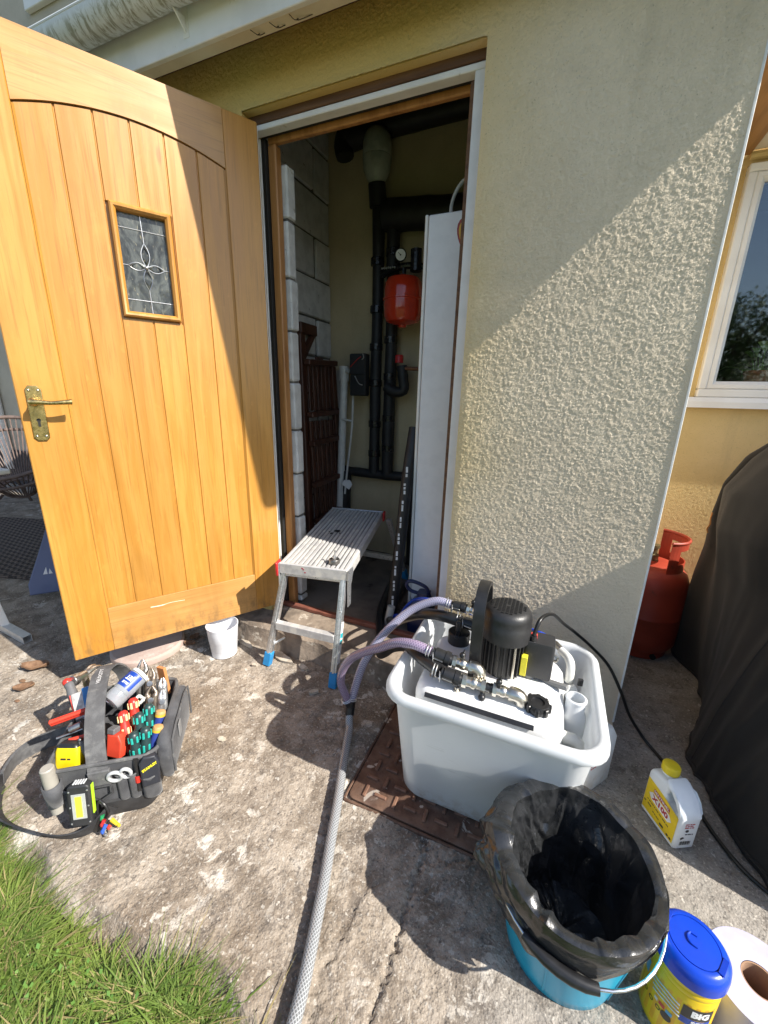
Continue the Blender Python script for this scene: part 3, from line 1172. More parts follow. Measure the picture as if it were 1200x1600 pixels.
# window: mitred moulding, glass, lead
wx0, wx1, wz0, wz1 = .2925, .4745, 1.268, 1.612
b = MB()
prof = [(0, PY), (.001, .006), (.006, .0105), (.012, .009), (.019, .001), (.020, -.010), (.020, -.030), (0, -.030)]
rings = [[(wx0 + q, y, wz0 + q), (wx1 - q, y, wz0 + q), (wx1 - q, y, wz1 - q), (wx0 + q, y, wz1 - q)] for q, y in prof]
V, F = [p for r_ in rings for p in r_], []
for i in range(len(rings)):
    j = (i + 1) % len(rings)
    for k in range(4):
        F.append((i * 4 + k, i * 4 + (k + 1) % 4, j * 4 + (k + 1) % 4, j * 4 + k))
b.add(V, F)
win = leaf('window', b, M_OAK, 'small rectangular leaded window in the oak door')


def dwin(name, bb, mat):
    o = bb.build(name, mat, None, smooth=40)
    o.parent = win
    WM[o.name] = WM[DR.name]
    return o


n = NB('textured_lead_glass')
p = n.obj()
nz = n.noise(n.mapping(p, (14, 14, 9)), 1.0, 6, 0.6, 1.5)
st = n.noise(n.mapping(p, (60, 60, 18)), 1.0, 5, 0.6, 2.0)
col = n.mix(n.step(nz, 0.42, 0.6), (0.022, 0.024, 0.022), (0.085, 0.092, 0.085))
col = n.mix(n.step(st, 0.60, 0.70, 0, 0.55), col, (0.35, 0.31, 0.20))
gm = n.fin(col, 0.12, 0, n.bump(n.noise(n.mapping(p, (40, 40, 16)), 1.0, 4, 0.5, 1.0), 0.45, 0.006), Specular_IOR_Level=0.6)
b = MB()
b.box(wx0 + .0195, wx1 - .0195, -.022, -.017, wz0 + .0195, wz1 - .0195, .0005)
dwin('pane', b, gm)
ML = MAT('lead_came', (0.62, 0.63, 0.65), (0.45, 0.46, 0.48), 0.3, 0.9, bump=.2)
cx, cz = (wx0 + wx1) / 2, (wz0 + wz1) / 2 - .005
gx0, gx1, gz0, gz1 = wx0 + .02, wx1 - .02, wz0 + .02, wz1 - .02


def came(pts, r=.0017):
    bb = MB()
    bb.tube([(x, -.0165, z) for x, z in pts], r, 7)
    dwin('lead_came', bb, ML)


came([(gx0, gz1 - .045), (gx1, gz1 - .045)])
came([(gx0, gz0 + .04), (gx1, gz0 + .04)])
came([(cx + .003, gz1), (cx, cz + .075)])
came([(cx, cz - .07), (cx - .002, gz0)])
came([(gx0, cz), (cx - .056, cz)])
came([(cx + .056, cz), (gx1, cz)])


def petal(a, l, w):
    pts = []
    for k in range(13):
        t = k / 12
        pts.append((t * l, w * math.sin(math.pi * t)))
    for k in range(11, 0, -1):
        t = k / 12
        pts.append((t * l, -w * math.sin(math.pi * t)))
    ca, sa = math.cos(a), math.sin(a)
    ring = [(cx + ca * x - sa * y, cz + sa * x + ca * y) for x, y in pts]
    bb = MB()
    bb.tube([(x, -.0163, z) for x, z in ring + ring[:1]], .0016, 7)
    dwin('lead_petal', bb, ML)
    g = MB()
    n_ = len(ring)
    mid = [(cx + ca * l * t, -.0115, cz + sa * l * t) for t in (.2, .8)]
    g.add([(x, -.0165, z) for x, z in ring] + mid, [(i, (i + 1) % n_, n_ if (i < n_ * .25 or i >= n_ * .75) else n_ + 1) for i in range(n_)])
    dwin('bevelled_glass', g, gm)


petal(0, .056, .012)
petal(math.pi, .056, .012)
petal(math.pi / 2, .075, .013)
petal(-math.pi / 2, .072, .013)
b = MB()
b.sphere((cx, -.014, cz), .006, 10, 6)
dwin('lead_knot', b, ML)

# handle: cut-corner brass plate, lever, keyhole, screws
b = MB()
pl_ = [(.740, .862), (.749, .851), (.772, .851), (.782, .862), (.780, 1.016), (.771, 1.028), (.748, 1.028), (.738, 1.016)]
b.shape([pl_], .006, .002, Matrix(((1, 0, 0, 0), (0, 0, 1, .003), (0, 1, 0, 0), (0, 0, 0, 1))))
hd = leaf('handle_plate', b, M_BRASS)


def hpart(name, bb, mat):
    o = bb.build(name, mat, None, smooth=40)
    o.parent = hd
    WM[o.name] = WM[DR.name]


b = MB()
b.tube([(.762, .004, .976), (.762, .040, .977)], [.0125, .0105], 14)
b.sphere((.762, .048, .977), .0135, 14, 8)
pts = smooth_path([(.770, .052, .977), (.745, .056, .977), (.715, .060, .975), (.69, .062, .977), (.668, .061, .979), (.662, .060, .979)], 4)
rr = [.0105 - .004 * min(1, i / 8) + .0035 * max(0, (i - 9) / 11) for i in range(len(pts))]
rr[-1] = .006
b.tube(pts, rr, 14)
hpart('lever', b, M_BRASS)
for x, z in ((.747, 1.013), (.771, 1.013), (.749, .866), (.773, .866)):
    b = MB()
    b.sphere((x, .006, z), .004, 10, 4, None, (1, .5, 1))
    hpart('screw', b, MAT('steel_screw', (0.6, 0.58, 0.52), rough=.3, metal=1) if 'steel_screw' not in bpy.data.materials else bpy.data.materials['steel_screw'])
b = MB()
b.box(.757, .764, .0056, .0064, .897, .918, .0002)
b.tube([(.7605, .0055, .918), (.7605, .0065, .918)], .006, 12)
hpart('keyhole', b, M_BLACK_GAP)
b = MB()
b.box(-.012, .012, -.04, -.008, 0, .1, .002)
# scratch of bare timber on the bottom rail
b = MB()
b.tube(smooth_path([(.53, -.0002, .150), (.49, -.0002, .147), (.455, -.0002, .150), (.40, -.0002, .146)], 4), [.0022] * 6 + [.001] * 7, 5)
leaf('scratch', b, MAT('bare_scratch', (0.75, 0.66, 0.50), rough=.9))
# weather strip on the hinge edge
b = MB()
b.box(S0 - .0035, S0 - .0005, -.040, -.006, .01, DH - .01, .0008)
leaf('edge_seal', b, M_UPVC)

# ================================================================ aluminium hop-up in the doorway
M_ALU = MAT('brushed_aluminium', (0.72, 0.73, 0.74), (0.60, 0.61, 0.62), 0.36, 0.85, scale=60, rvar=.1, dirt=(0.75, 0.72, 0.66), dscale=25)
M_ALU_DIRTY = MAT('dusty_aluminium', (0.64, 0.63, 0.61), (0.52, 0.51, 0.50), 0.5, 0.35, scale=30, stretch=(1, .2, 1), dirt=(0.78, 0.75, 0.68), dscale=20, dlo=.5, dhi=.65, bump=.2)
M_DECK_DARK = MAT('grimy_deck_groove', (0.22, 0.22, 0.22), (0.42, 0.41, 0.40), 0.6, 0.3, scale=10, stretch=(1, .25, 1))
M_BLUE_FOOT = MAT('blue_rubber_foot', (0.02, 0.25, 0.55), (0.015, 0.2, 0.46), 0.45)
M_RED_CATCH = MAT('red_plastic', (0.55, 0.03, 0.03), rough=.35)
ST = thing('step_platform', 'aluminium folding work platform with blue feet straddling the doorway step', 'work platform', (-.82, 1.24, 0), R(7.1))
A0, A1 = Vector((-.962, 1.208, .47)), Vector((-.682, 1.262, .47))
B0, B1 = Vector((-1.054, 1.868, .532)), Vector((-.752, 1.892, .532))
ax = (A1 - A0).normalized()
ay = (((B0 + B1) - (A0 + A1)) / 2).normalized()
az = ax.cross(ay).normalized()
Wd, Ld = .287, ((B0 + B1 - A0 - A1) / 2).length
DM = Matrix((ax, ay - ax * ay.dot(ax), az)).transposed().to_4x4()
DM.translation = (A0 + A1) / 2
b = MB()
b.box(-Wd / 2, Wd / 2, .012, Ld - .006, -.030, -.006, .003, DM)
b.build('deck', M_DECK_DARK, ST)
for i in range(15):
    x = -Wd / 2 + .008 + i * (Wd - .016) / 14
    w = .0062 if i % 3 else .0045
    b = MB()
    b.box(x - w, x + w, .013, Ld - .007, -.0065, -.001 + (.001 if i in (0, 14) else 0), .001, DM)
    b.build('rib', M_ALU_DIRTY, ST)
b = MB()
b.box(-Wd / 2 - .002, Wd / 2 + .002, .0, .012, -.048, .001, .003, DM)
b.box(-Wd / 2 - .002, Wd / 2 + .002, .0125, .03, -.048, -.031, .003, DM)
b.build('end_panel', M_ALU_DIRTY, ST)
b = MB()
b.box(-Wd / 2 - .002, Wd / 2 + .002, Ld - .006, Ld + .006, -.048, .001, .003, DM)
b.build('end_panel', M_ALU, ST)
for s_ in (-1, 1):
    b = MB()
    b.box(s_ * Wd / 2 - .003, s_ * Wd / 2 + .003, .0125, Ld - .0065, -.046, -.004, .002, DM)
    b.build('side_rail', M_ALU_DIRTY, ST)


def leg(top, foot, up):
    b = MB()
    t, f = Vector(top), Vector(foot)
    d_ = (f - t).normalized()
    b.bar(t, f - d_ * .045, .026, .022, up)
    b.bar(t + Vector((0, -.0115, 0)), f - d_ * .045 + Vector((0, -.0115, 0)), .010, .006, up)
    lo = b.build('leg', M_ALU, ST)
    b = MB()
    b.bar(f - d_ * .062, f + d_ * .002, .033, .029, up, .003)
    fo = b.build('rubber_foot', M_BLUE_FOOT, None)
    inv = WM[ST.name].inverted()
    fo.data.transform(inv)
    fo.parent = lo


FL, FRf = (-1.02, 1.165, .002), (-.690, 1.160, .002)
TL, TR = (-.950, 1.232, .432), (-.702, 1.278, .432)
leg(TL, FL, (.1, -1, 0))
leg(TR, FRf, (.1, -1, 0))
leg((-1.035, 1.872, .495), (-1.09, 2.02, .102), (.1, 1, 0))
leg((-.765, 1.892, .495), (-.705, 2.035, .102), (.1, 1, 0))


def lerp(a, b_, t):
    return Vector(a) * (1 - t) + Vector(b_) * t


b = MB()
b.bar(lerp(TL, FL, .02) + Vector((.01, -.004, 0)), lerp(TR, FRf, .02) + Vector((-.01, -.004, 0)), .020, .018)
b.build('cross_rail', M_ALU, ST)
b = MB()
b.bar(lerp(TL, FL, .56) + Vector((.012, -.002, 0)), lerp(TR, FRf, .56) + Vector((-.012, -.002, 0)), .026, .034)
b.build('rung', M_ALU_DIRTY, ST)
b = MB()
b.bar((-1.06, 1.975, .235), (-.728, 1.99, .235), .024, .03)
b.build('rung', M_ALU, ST)
# folding bracket with its printed sticker on the right leg
b = MB()
P = DM @ Vector((Wd / 2 + .004, .006, .0))
poly = [(-.006, -.002), (.050, -.006), (.055, -.030), (.045, -.044), (.042, -.060), (.030, -.072), (.026, -.16), (-.004, -.16), (-.006, -.06)]
b.shape([poly], .004, .0012, Matrix(((ax.x, ay.x, 0, 0), (ax.y, ay.y, 0, 0), (0, 0, 1, 0), (0, 0, 0, 1))) @ Matrix.Translation((0, 0, 0)) @ Matrix(((0, 0, 1, 0), (1, 0, 0, 0), (0, 1, 0, 0), (0, 0, 0, 1))))
b.v = [tuple(Vector(v) + P) for v in b.v]
b.build('hinge_bracket', M_ALU, ST)
P2 = DM @ Vector((-Wd / 2 - .004, .006, .0))
b2 = MB()
b2.v, b2.f = [tuple(Vector(v) - P + P2) for v in b.v], list(b.f)
b2.build('hinge_bracket', M_ALU, ST)
side = (Vector(FRf) - Vector(TR)).normalized()
b = MB()
o_ = lerp(TR, FRf, .40) + Vector((.0150, 0, 0))
q_ = lerp(TR, FRf, .78) + Vector((.0150, 0, 0))
b.bar(o_, q_, .020, .0008, (1, 0, 0), .0002)
stk = b.build('sticker', MAT('white_sticker', (0.8, 0.8, 0.8), rough=.4), ST)
b = MB()
b.bar(lerp(TR, FRf, .50) + Vector((.0157, 0, 0)), lerp(TR, FRf, .545) + Vector((.0157, 0, 0)), .018, .0006, (1, 0, 0), .0002)
b.bar(lerp(TR, FRf, .56) + Vector((.0157, 0, 0)), lerp(TR, FRf, .60) + Vector((.0157, 0, 0)), .018, .0006, (1, 0, 0), .0002)
o = b.build('sticker_print', MAT('cyan_print', (0.02, 0.42, 0.5), rough=.4), ST)
b = MB()
b.box(-Wd / 2 - .016, -Wd / 2 - .006, -.008, .03, -.058, .002, .003, DM)
b.build('catch', M_RED_CATCH, ST)
b = MB()
b.box(Wd / 2 + .005, Wd / 2 + .015, Ld - .03, Ld + .006, -.045, .003, .003, DM)
b.build('catch', M_RED_CATCH, ST)
b = MB()
b.tube([lerp(TL, FL, .80) + Vector((0, 0, 0)), lerp(TL, FL, .74) + Vector((.045, .03, .01))], .005, 8)
b.build('stay', M_ALU, ST)
for i, (t, dx) in enumerate(((.30, .006), (.52, -.004), (.72, .0))):
    for a_, c_ in ((TL, FL), (TR, FRf)):
        b = MB()
        b.sphere(lerp(a_, c_, t) + Vector((dx, -.0145, 0)), .0035, 8, 4, None, (1, .5, 1))
        b.build('rivet', M_ALU, ST)
b = MB()
for (x, z) in ((-.045, -.012), (-.040, -.017), (-.034, -.030)):
    b.sphere(DM @ Vector((x, -.0002, z)), .005, 8, 4, None, (1.1, .12, .7))
b.build('paint_splash', MAT('pink_red_paint', (0.5, 0.06, 0.10), rough=.5), ST)

# hole saw and the black offcut lying on the deck
M_TOOLSTEEL = MAT('dull_tool_steel', (0.30, 0.29, 0.27), (0.18, 0.17, 0.16), 0.4, 0.9, scale=40)
HSW = thing('hole_saw', 'dull steel hole saw with its arbor standing on the platform deck', 'hole saw', DM @ Vector((.075, .052, 0)))
o_ = DM @ Vector((.075, .052, .0))
b = MB()
b.lathe([(.0225, 0.001), (.0225, .015), (.021, .0175), (.007, .0178), (.007, .022)], o_, 24)
b.build('cup', M_TOOLSTEEL, HSW)
b = MB()
b.tube([(o_.x, o_.y, o_.z + .021), (o_.x + .001, o_.y, o_.z + .028)], .0085, 6)
b.tube([(o_.x + .001, o_.y, o_.z + .028), (o_.x + .003, o_.y, o_.z + .055)], .0038, 6)
b.build('arbor', M_ALU, HSW)
RG = thing('foam_offcuts', 'scraps of torn black pipe foam lying on the ribbed deck', 'offcuts', DM @ Vector((-.02, .33, 0)))
for (u, v, s_, a_) in ((-.012, .345, .022, .4), (-.03, .315, .014, 1.2), (.008, .325, .010, 2.0), (-.045, .33, .007, .2)):
    b = MB()
    q = DM @ Vector((u, v, .004))
    rng = random.Random(int(s_ * 1e4))
    b.sphere((0, 0, 0), s_ * .5, 9, 5, Matrix.Translation(q) @ rotz(a_) @ Matrix.Diagonal((1.4, .7, .5, 1)))
    b.v = [tuple(Vector(p) + Vector((rng.uniform(-1, 1), rng.uniform(-1, 1), rng.uniform(0, .6))) * s_ * .13) for p in b.v]
    b.build('scrap', MAT('black_foam', (0.012, 0.012, 0.013), rough=.9) if 'black_foam' not in bpy.data.materials else bpy.data.materials['black_foam'], RG, smooth=0)

# ================================================================ inside the cupboard
M_LAG = MAT('black_pipe_lagging', (0.012, 0.012, 0.013), (0.02, 0.02, 0.021), 0.55, scale=14, bump=.3, bscale=50)
M_TAPE = MAT('glossy_black_tape', (0.01, 0.01, 0.012), (0.016, 0.016, 0.018), 0.22, scale=30, bump=.4, bscale=60, bdist=.004)
M_COPPER = MAT('dull_copper', (0.35, 0.16, 0.09), (0.2, 0.1, 0.06), 0.4, 0.9)
M_WPLAST = MAT('off_white_plastic', (0.68, 0.68, 0.64), (0.60, 0.60, 0.56), 0.4)
PW = thing('lagged_pipework', 'black lagged heating pipes taped up the back wall of the cupboard', 'pipework', (-.98, 2.27, .1))


def pipe(pts, r, name='lagged_pipe', n=12, wob=.0025, mat=None, parent=PW, sm=4):
    P_ = smooth_path(pts, sm) if sm else [Vector(p) for p in pts]
    rng = random.Random(int(abs(pts[0][0]) * 1e4))
    b = MB()
    b.tube(P_, [r + rng.uniform(-wob, wob) for _ in P_], n)
    return b.build(name, mat or M_LAG, parent, smooth=50)


pipe([(-1.035, 2.285, .66), (-1.035, 2.285, 1.2), (-1.03, 2.285, 1.7), (-1.035, 2.285, 2.2)], .033)
pipe([(-.945, 2.285, .66), (-.942, 2.285, 1.1), (-.94, 2.285, 1.5), (-.945, 2.285, 2.06)], .036)
pipe([(-1.36, 2.29, .66), (-1.2, 2.29, .655), (-.95, 2.29, .65), (-.70, 2.29, .66)], .030)
pipe([(-1.235, 2.27, .66), (-1.235, 2.265, .50), (-1.24, 2.26, .30), (-1.24, 2.26, .10)], .040)
pipe([(-.735, 2.27, .66), (-.735, 2.265, .52), (-.74, 2.26, .34), (-.74, 2.26, .10)], .045)
pipe([(-.99, 2.28, 2.06), (-.8, 2.28, 2.045), (-.6, 2.28, 2.03), (-.38, 2.28, 2.04)], .075)
pipe([(-1.21, 2.29, 2.44), (-1.0, 2.29, 2.46), (-.7, 2.29, 2.465), (-.3, 2.29, 2.47)], .055)
pipe([(-1.235, 2.28, 2.36), (-1.245, 2.28, 2.42), (-1.215, 2.28, 2.47)], .05)
pipe([(-1.03, 2.268, 2.10), (-1.032, 2.25, 2.20)], .046, sm=2)
pipe([(-.945, 2.24, 1.185), (-.90, 2.235, 1.16), (-.835, 2.235, 1.165), (-.84, 2.235, 1.23), (-.85, 2.235, 1.30)], .030)
for z in (.8, .98, 1.22, 1.42, 1.62, 1.86):
    for x in (-1.035, -.943):
        b = MB()
        b.lathe([(.0355, -.02), (.0385, -.018), (.0385, .018), (.0355, .02)], (x, 2.285, z + (x + 1) * .4), 12)
        b.build('tape_band', M_TAPE, PW)
b = MB()
b.tube([(-.83, 2.225, 1.285), (-.70, 2.225, 1.28), (-.55, 2.225, 1.275)], .011, 10)
b.build('copper_pipe', M_COPPER, PW)
b = MB()
b.lathe([(.024, 0), (.024, .035), (.020, .042)], (-.868, 2.235, 1.315), 14)
b.build('red_valve_cap', M_RED_CATCH, PW)
# inverted plastic bottle over the pipe end
BT = thing('inverted_bottle', 'cloudy green-grey plastic bottle upturned over the top of a black pipe', 'bottle', (-1.065, 2.26, 2.2))
n = NB('cloudy_plastic')
cl = n.mix(n.step(n.noise(n.obj(), 18, 4), .4, .6), (0.30, 0.34, 0.28), (0.40, 0.43, 0.36))
mcl = n.fin(cl, .25)
b = MB()
b.lathe([(.035, .0), (.038, .016), (.055, .04), (.071, .075), (.075, .125), (.072, .13), (.075, .135), (.075, .185), (.069, .218), (.050, .244), (.02, .256), (.008, .262)], (-1.032, 2.25, 2.18), 24)
b.build('bottle_body', mcl, BT)
b = MB()
b.tube([(-1.032, 2.25, 2.442), (-1.032, 2.25, 2.475)], .006, 8)
b.build('air_vent', M_ALU, BT)
# junction box
JB = thing('junction_box', 'square black control box with loose wires fixed over the pipes', 'control box', (-1.09, 2.22, 1.13))
b = MB()
b.box(-1.160, -1.058, 2.19, 2.25, 1.13, 1.365, .006)
b.build('case', MAT('black_box_plastic', (0.018, 0.020, 0.022), rough=.45, bump=.15), JB)
b = MB()
b.box(-1.156, -1.062, 2.181, 2.1895, 1.25, 1.36, .004)
b.build('lid', MAT('dark_lid', (0.028, 0.03, 0.032), rough=.4), JB)
for pts, c in (([(-1.15, 2.178, 1.29), (-1.10, 2.17, 1.33), (-1.08, 2.175, 1.345)], (0.4, .03, .03)), ([(-1.12, 2.178, 1.24), (-1.09, 2.17, 1.20), (-1.07, 2.18, 1.19)], (.3, .3, .3)), ([(-1.07, 2.18, 1.36), (-1.06, 2.17, 1.34), (-1.075, 2.18, 1.33)], (.4, .4, .38))):
    b = MB()
    b.tube(smooth_path(pts, 5), .0028, 6)
    b.build('wire', MAT('wire_%.2f' % c[1], c, rough=.5), JB)
# expansion vessel and gauge
EV = thing('expansion_vessel', 'round red heating expansion vessel with a small pressure gauge above', 'expansion vessel', (-.865, 2.20, 1.55))
MR = MAT('red_enamel', (0.62, 0.045, 0.015), (0.56, 0.04, 0.015), 0.16, Coat_Weight=.5)
b = MB()
b.lathe([(.02, -.012), (.022, .0), (.06, .005), (.086, .016), (.1, .04), (.103, .08), (.103, .118), (.108, .120), (.108, .128), (.103, .130), (.103, .165), (.099, .20), (.084, .224), (.05, .238), (.02, .242)], (-.865, 2.20, 1.545), 40)
b.build('vessel', MR, EV)
b = MB()
b.tube([(-.865, 2.2, 1.79), (-.865, 2.2, 1.83)], .012, 10)
b.tube(smooth_path([(-1.0, 2.22, 1.80), (-.95, 2.21, 1.82), (-.865, 2.2, 1.83), (-.82, 2.21, 1.83), (-.72, 2.22, 1.82)], 4), .016, 10)
b.tube([(-.80, 2.20, 1.80), (-.80, 2.20, 1.90)], .03, 12)
b.build('manifold', M_TAPE, EV)
b = MB()
for i in range(7):
    b.sphere((-.985 + i * .012, 2.185, 1.825 + .002 * (i % 2)), .006, 6, 4)
b.build('chain', M_ALU, EV)
b = MB()
gm_ = frame((-.873, 2.165, 1.872), (.30, -.92, -.25))
b.lathe([(.030, 0), (.030, .016), (.027, .020)], (0, 0, 0), 24, (True, True), gm_)
ga = b.build('pressure_gauge', M_TAPE, EV)
b = MB()
b.lathe([(.025, .0203), (.025, .0206)], (0, 0, 0), 24, (True, True), gm_)
b.build('dial', MAT('dial_white', (.75, .75, .72), rough=.4), EV)
b = MB()
b.box(-.001, .001, -.004, .018, .0208, .0216, .0002, gm_ @ rotz(.8))
b.lathe([(.004, .0208), (.004, .022)], (0, 0, 0), 10, (True, True), gm_)
b.build('needle', M_BLACK_GAP, EV)
EV.location = (EV.location[0] + .022, EV.location[1], EV.location[2] - .042)
# condensate pipe and its tag, pale board, dark folded chair
CP = thing('waste_pipe', 'grey-white plastic waste pipe with capped top and thin side tube', 'pipe', (-1.26, 2.2, .4))
b = MB()
b.tube([(-1.258, 2.22, .10), (-1.247, 2.24, .7), (-1.236, 2.26, 1.235)], .024, 16)
b.build('pipe', M_WPLAST, CP)
b = MB()
b.tube([(-1.236, 2.26, 1.215), (-1.2352, 2.261, 1.30)], .030, 16)
b.tube([(-1.225, 2.25, 1.27), (-1.19, 2.24, 1.27)], .012, 10)
b.build('cap', M_WPLAST, CP)
b = MB()
b.tube(smooth_path([(-1.195, 2.24, 1.27), (-1.165, 2.235, 1.265), (-1.158, 2.23, 1.20), (-1.162, 2.225, .95), (-1.185, 2.21, .70), (-1.20, 2.20, .52)], 5), .006, 8)
b.tube([(-1.245, 2.23, .99), (-1.165, 2.228, .98)], .006, 8)
b.build('thin_tube', M_WPLAST, CP)
b = MB()
b.tube([(-1.29, 2.21, .415), (-1.20, 2.19, .41)], .013, 10)
b.build('clip', M_WPLAST, CP)
b = MB()
tm = frame((-1.183, 2.195, .585), (.4, -.9, .1), (1, 0, -.3))
b.shape([[(-.030, -.012), (.026, -.026), (.034, .012), (.008, .034), (-.026, .020)]], .003, .001, tm)
o = b.build('card_tag', MAT('white_card', (.75, .75, .73), rough=.7))
tag(o, 'small white card tag hanging on the thin tube by the waste pipe', 'tag')
b = MB()
b.bar((-1.325, 2.19, .105), (-1.325, 2.325, 1.28), .075, .02, (0, 1, 0), .003)
o = b.build('pale_board', MAT('pale_weathered_board', (.50, .47, .43), (.40, .37, .34), .85, scale=14, stretch=(2, 2, .3), bump=.3))
tag(o, 'pale grey board leaning in the back corner behind the waste pipe', 'board')
FC = thing('folded_chair', 'dark brown slatted wooden folding chair leaning against the block wall', 'chair', (-1.33, 2.15, .1))
M_DKW = MAT('dark_stained_hardwood', (0.075, 0.026, 0.014), (0.045, 0.016, 0.009), 0.45, scale=14, stretch=(2, 2, .3), bump=.2)


def cw(name, a_, c_, w, h, up=(1, 0, 0)):
    b = MB()
    b.bar(a_, c_, w, h, up, .004)
    return b.build(name, M_DKW, FC)


def fx(y, z):                                   # leaning plane against the left wall
    return -1.285 - .06 * (z - .1) / 1.4


cw('back_leg', (fx(0, .1), 1.93, .1), (fx(0, 1.49), 1.97, 1.49), .05, .028)
cw('back_leg', (fx(0, .12) + .03, 2.44 - .15, .12), (fx(0, 1.30) + .03, 2.24, 1.30), .045, .026)
cw('arm', (fx(0, 1.47) + .01, 1.94, 1.475), (fx(0, 1.47) + .01, 2.10, 1.475), .055, .03)
cw('brace', (fx(0, 1.45), 1.96, 1.30), (fx(0, 1.45), 2.09, 1.46), .03, .03)
for k in range(6):
    y = 1.985 + k * .044
    cw('slat', (fx(0, 1.02) + .02, y + .01, 1.04), (fx(0, 1.3) + .02, y - .0 + .012, 1.30 + .04 * math.sin(k * .63)), .030, .012)
for k in range(7):
    y = 1.96 + k * .052
    cw('slat', (fx(0, .3) + .03, y + .02, .28), (fx(0, 1.0) + .03, y + .01, .985), .034, .014)
for z, y1 in ((1.30, 2.25), (1.02, 2.31), (.86, 2.30), (.62, 2.31), (.40, 2.31), (.27, 2.31)):
    cw('rail', (fx(0, z) + .045, 1.94, z), (fx(0, z) + .045, y1, z + .015), .03, .04)
# boiler front, its cable and flame sticker
BO = thing('white_boiler', 'tall plain white boiler casing standing inside the right of the doorway', 'boiler', (-.35, 1.7, .1))
b = MB()
b.box(-.538, -.06, 1.655, 2.2, .1, 1.775, .004)
b.build('casing', M_WPAINT, BO)
MBL = MAT('white_boiler_enamel', (0.78, 0.80, 0.84), (0.74, 0.76, 0.80), 0.3, dirt=(.45, .44, .42), dscale=30, dlo=.70, dhi=.76)
b = MB()
b.box(-.536, -.06, 1.635, 1.651, .20, 1.778, .004)
b.build('front_panel', MBL, BO)
b = MB()
b.box(-.552, -.540, 1.640, 1.69, .12, 1.782, .003)
b.build('edge_trim', M_UPVC, BO)
b = MB()
b.tube(smooth_path([(-.475, 1.72, 1.77), (-.478, 1.73, 1.84), (-.455, 1.74, 1.90), (-.41, 1.745, 1.925), (-.30, 1.75, 1.93)], 6), .0065, 9)
b.build('cable', M_WPLAST, BO)
sm = Matrix(((1, 0, 0, -.395), (0, 0, -1, 1.6345), (0, 1, 0, 1.705), (0, 0, 0, 1)))
for sc_, col, zz in ((1.0, (.35, .05, .02), 0), (.78, (.75, .42, .03), .0006), (.36, (.30, .06, .02), .0012)):
    b = MB()
    poly = [(sc_ * .030 * math.sin(t) * (1 - .35 * math.cos(t)), sc_ * .052 * -math.cos(t)) for t in [k * 2 * math.pi / 20 for k in range(20)]]
    b.prism([(x, y) for x, y in poly], zz, zz + .0005, sm)
    b.build('flame_sticker', MAT('flame_print_%d' % int(sc_ * 100), col, rough=.4), BO)
# blue pump can and a length of lagged tube leaning by the boiler
JC = thing('blue_pump', 'dark blue plastic pump with looped handle at the foot of the boiler', 'pump', (-.44, 1.55, .1))
MDB = MAT('navy_plastic', (0.010, 0.018, 0.075), rough=.3)
b = MB()
b.rloft([(-.46, 1.565, .052, .045, .015, .1), (-.46, 1.565, .055, .048, .018, .20), (-.455, 1.565, .046, .040, .018, .245), (-.45, 1.565, .026, .026, .012, .268), (-.45, 1.565, .028, .028, .012, .29)])
b.build('body', MDB, JC)
b = MB()
b.tube(smooth_path([(-.475, 1.55, .285), (-.51, 1.545, .295), (-.528, 1.545, .318), (-.515, 1.545, .338), (-.48, 1.55, .335), (-.44, 1.555, .318), (-.425, 1.56, .285), (-.415, 1.56, .25)], 5), .0085, 10)
b.build('handle', MDB, JC)
b = MB()
b.tube(smooth_path([(-.50, 1.54, .15), (-.56, 1.53, .16), (-.60, 1.54, .13), (-.58, 1.56, .11)], 5), .009, 10)
b.build('outlet_tube', MAT('blue_tube', (0.015, 0.05, 0.40), rough=.3), JC)
LT = thing('lagging_length', 'length of black foam pipe lagging leaning beside the boiler', 'pipe lagging', (-.6, 1.6, .1))
b = MB()
b.tube(smooth_path([(-.610, 1.57, .105), (-.590, 1.60, .45), (-.578, 1.64, .80), (-.575, 1.70, 1.0)], 6), .026, 14)
b.build('foam_tube', M_LAG, LT)
MPR = MAT('white_print', (.7, .7, .7), rough=.6)
for k in range(9):
    z = .22 + k * .075
    b = MB()
    t = (z - .1) / .9
    c0 = Vector((-.610 + .033 * t, 1.57 + .10 * t * t, z))
    nn = Vector((.42, -.90, 0)).normalized()
    M_ = frame(c0 + nn * .0262, nn, (0, 0, 1))
    b.greek(M_ @ Matrix.Translation((0, 0, .0004)), .05, .010, k)
    b.build('print', MPR, LT)
b = MB()
b.tube(smooth_path([(-.602, 1.515, .105), (-.598, 1.52, .15), (-.592, 1.53, .20)], 4), .018, 12)
o = b.build('grey_tube_end', MAT('grey_plastic_tube', (.42, .42, .40), rough=.4))
tag(o, 'short grey plastic tube end standing on the threshold beside the lagging', 'tube')

# ================================================================ white tub with the flushing machine
n = NB('milky_polyethylene')
mb_ = n.t.nodes
mk = n.mix(n.step(n.noise(n.obj(), 5, 4), .35, .65), (0.80, 0.82, 0.83), (0.74, 0.76, 0.78))
sc_ = n.noise(n.mapping(n.obj(), (12, 12, 90)), 1.0, 5, .6, 1.5)
mk = n.mix(n.step(sc_, .64, .72, 0, .45), mk, (.52, .52, .50))
mk = n.mix(n.math('MULTIPLY', n.step(n.xyz(n.pos())[2], .10, .01), n.step(n.noise(n.obj(), 38, 5, .65), .40, .65)), mk, (.55, .48, .40))
n.fin(mk, .32, 0, None)
trl = n.new('ShaderNodeBsdfTranslucent')
trl.inputs[0].default_value = (.80, .83, .86, 1)
ms = n.new('ShaderNodeMixShader')
ms.inputs[0].default_value = .34
n.t.links.new(n.b.outputs[0], ms.inputs[1])
n.t.links.new(trl.outputs[0], ms.inputs[2])
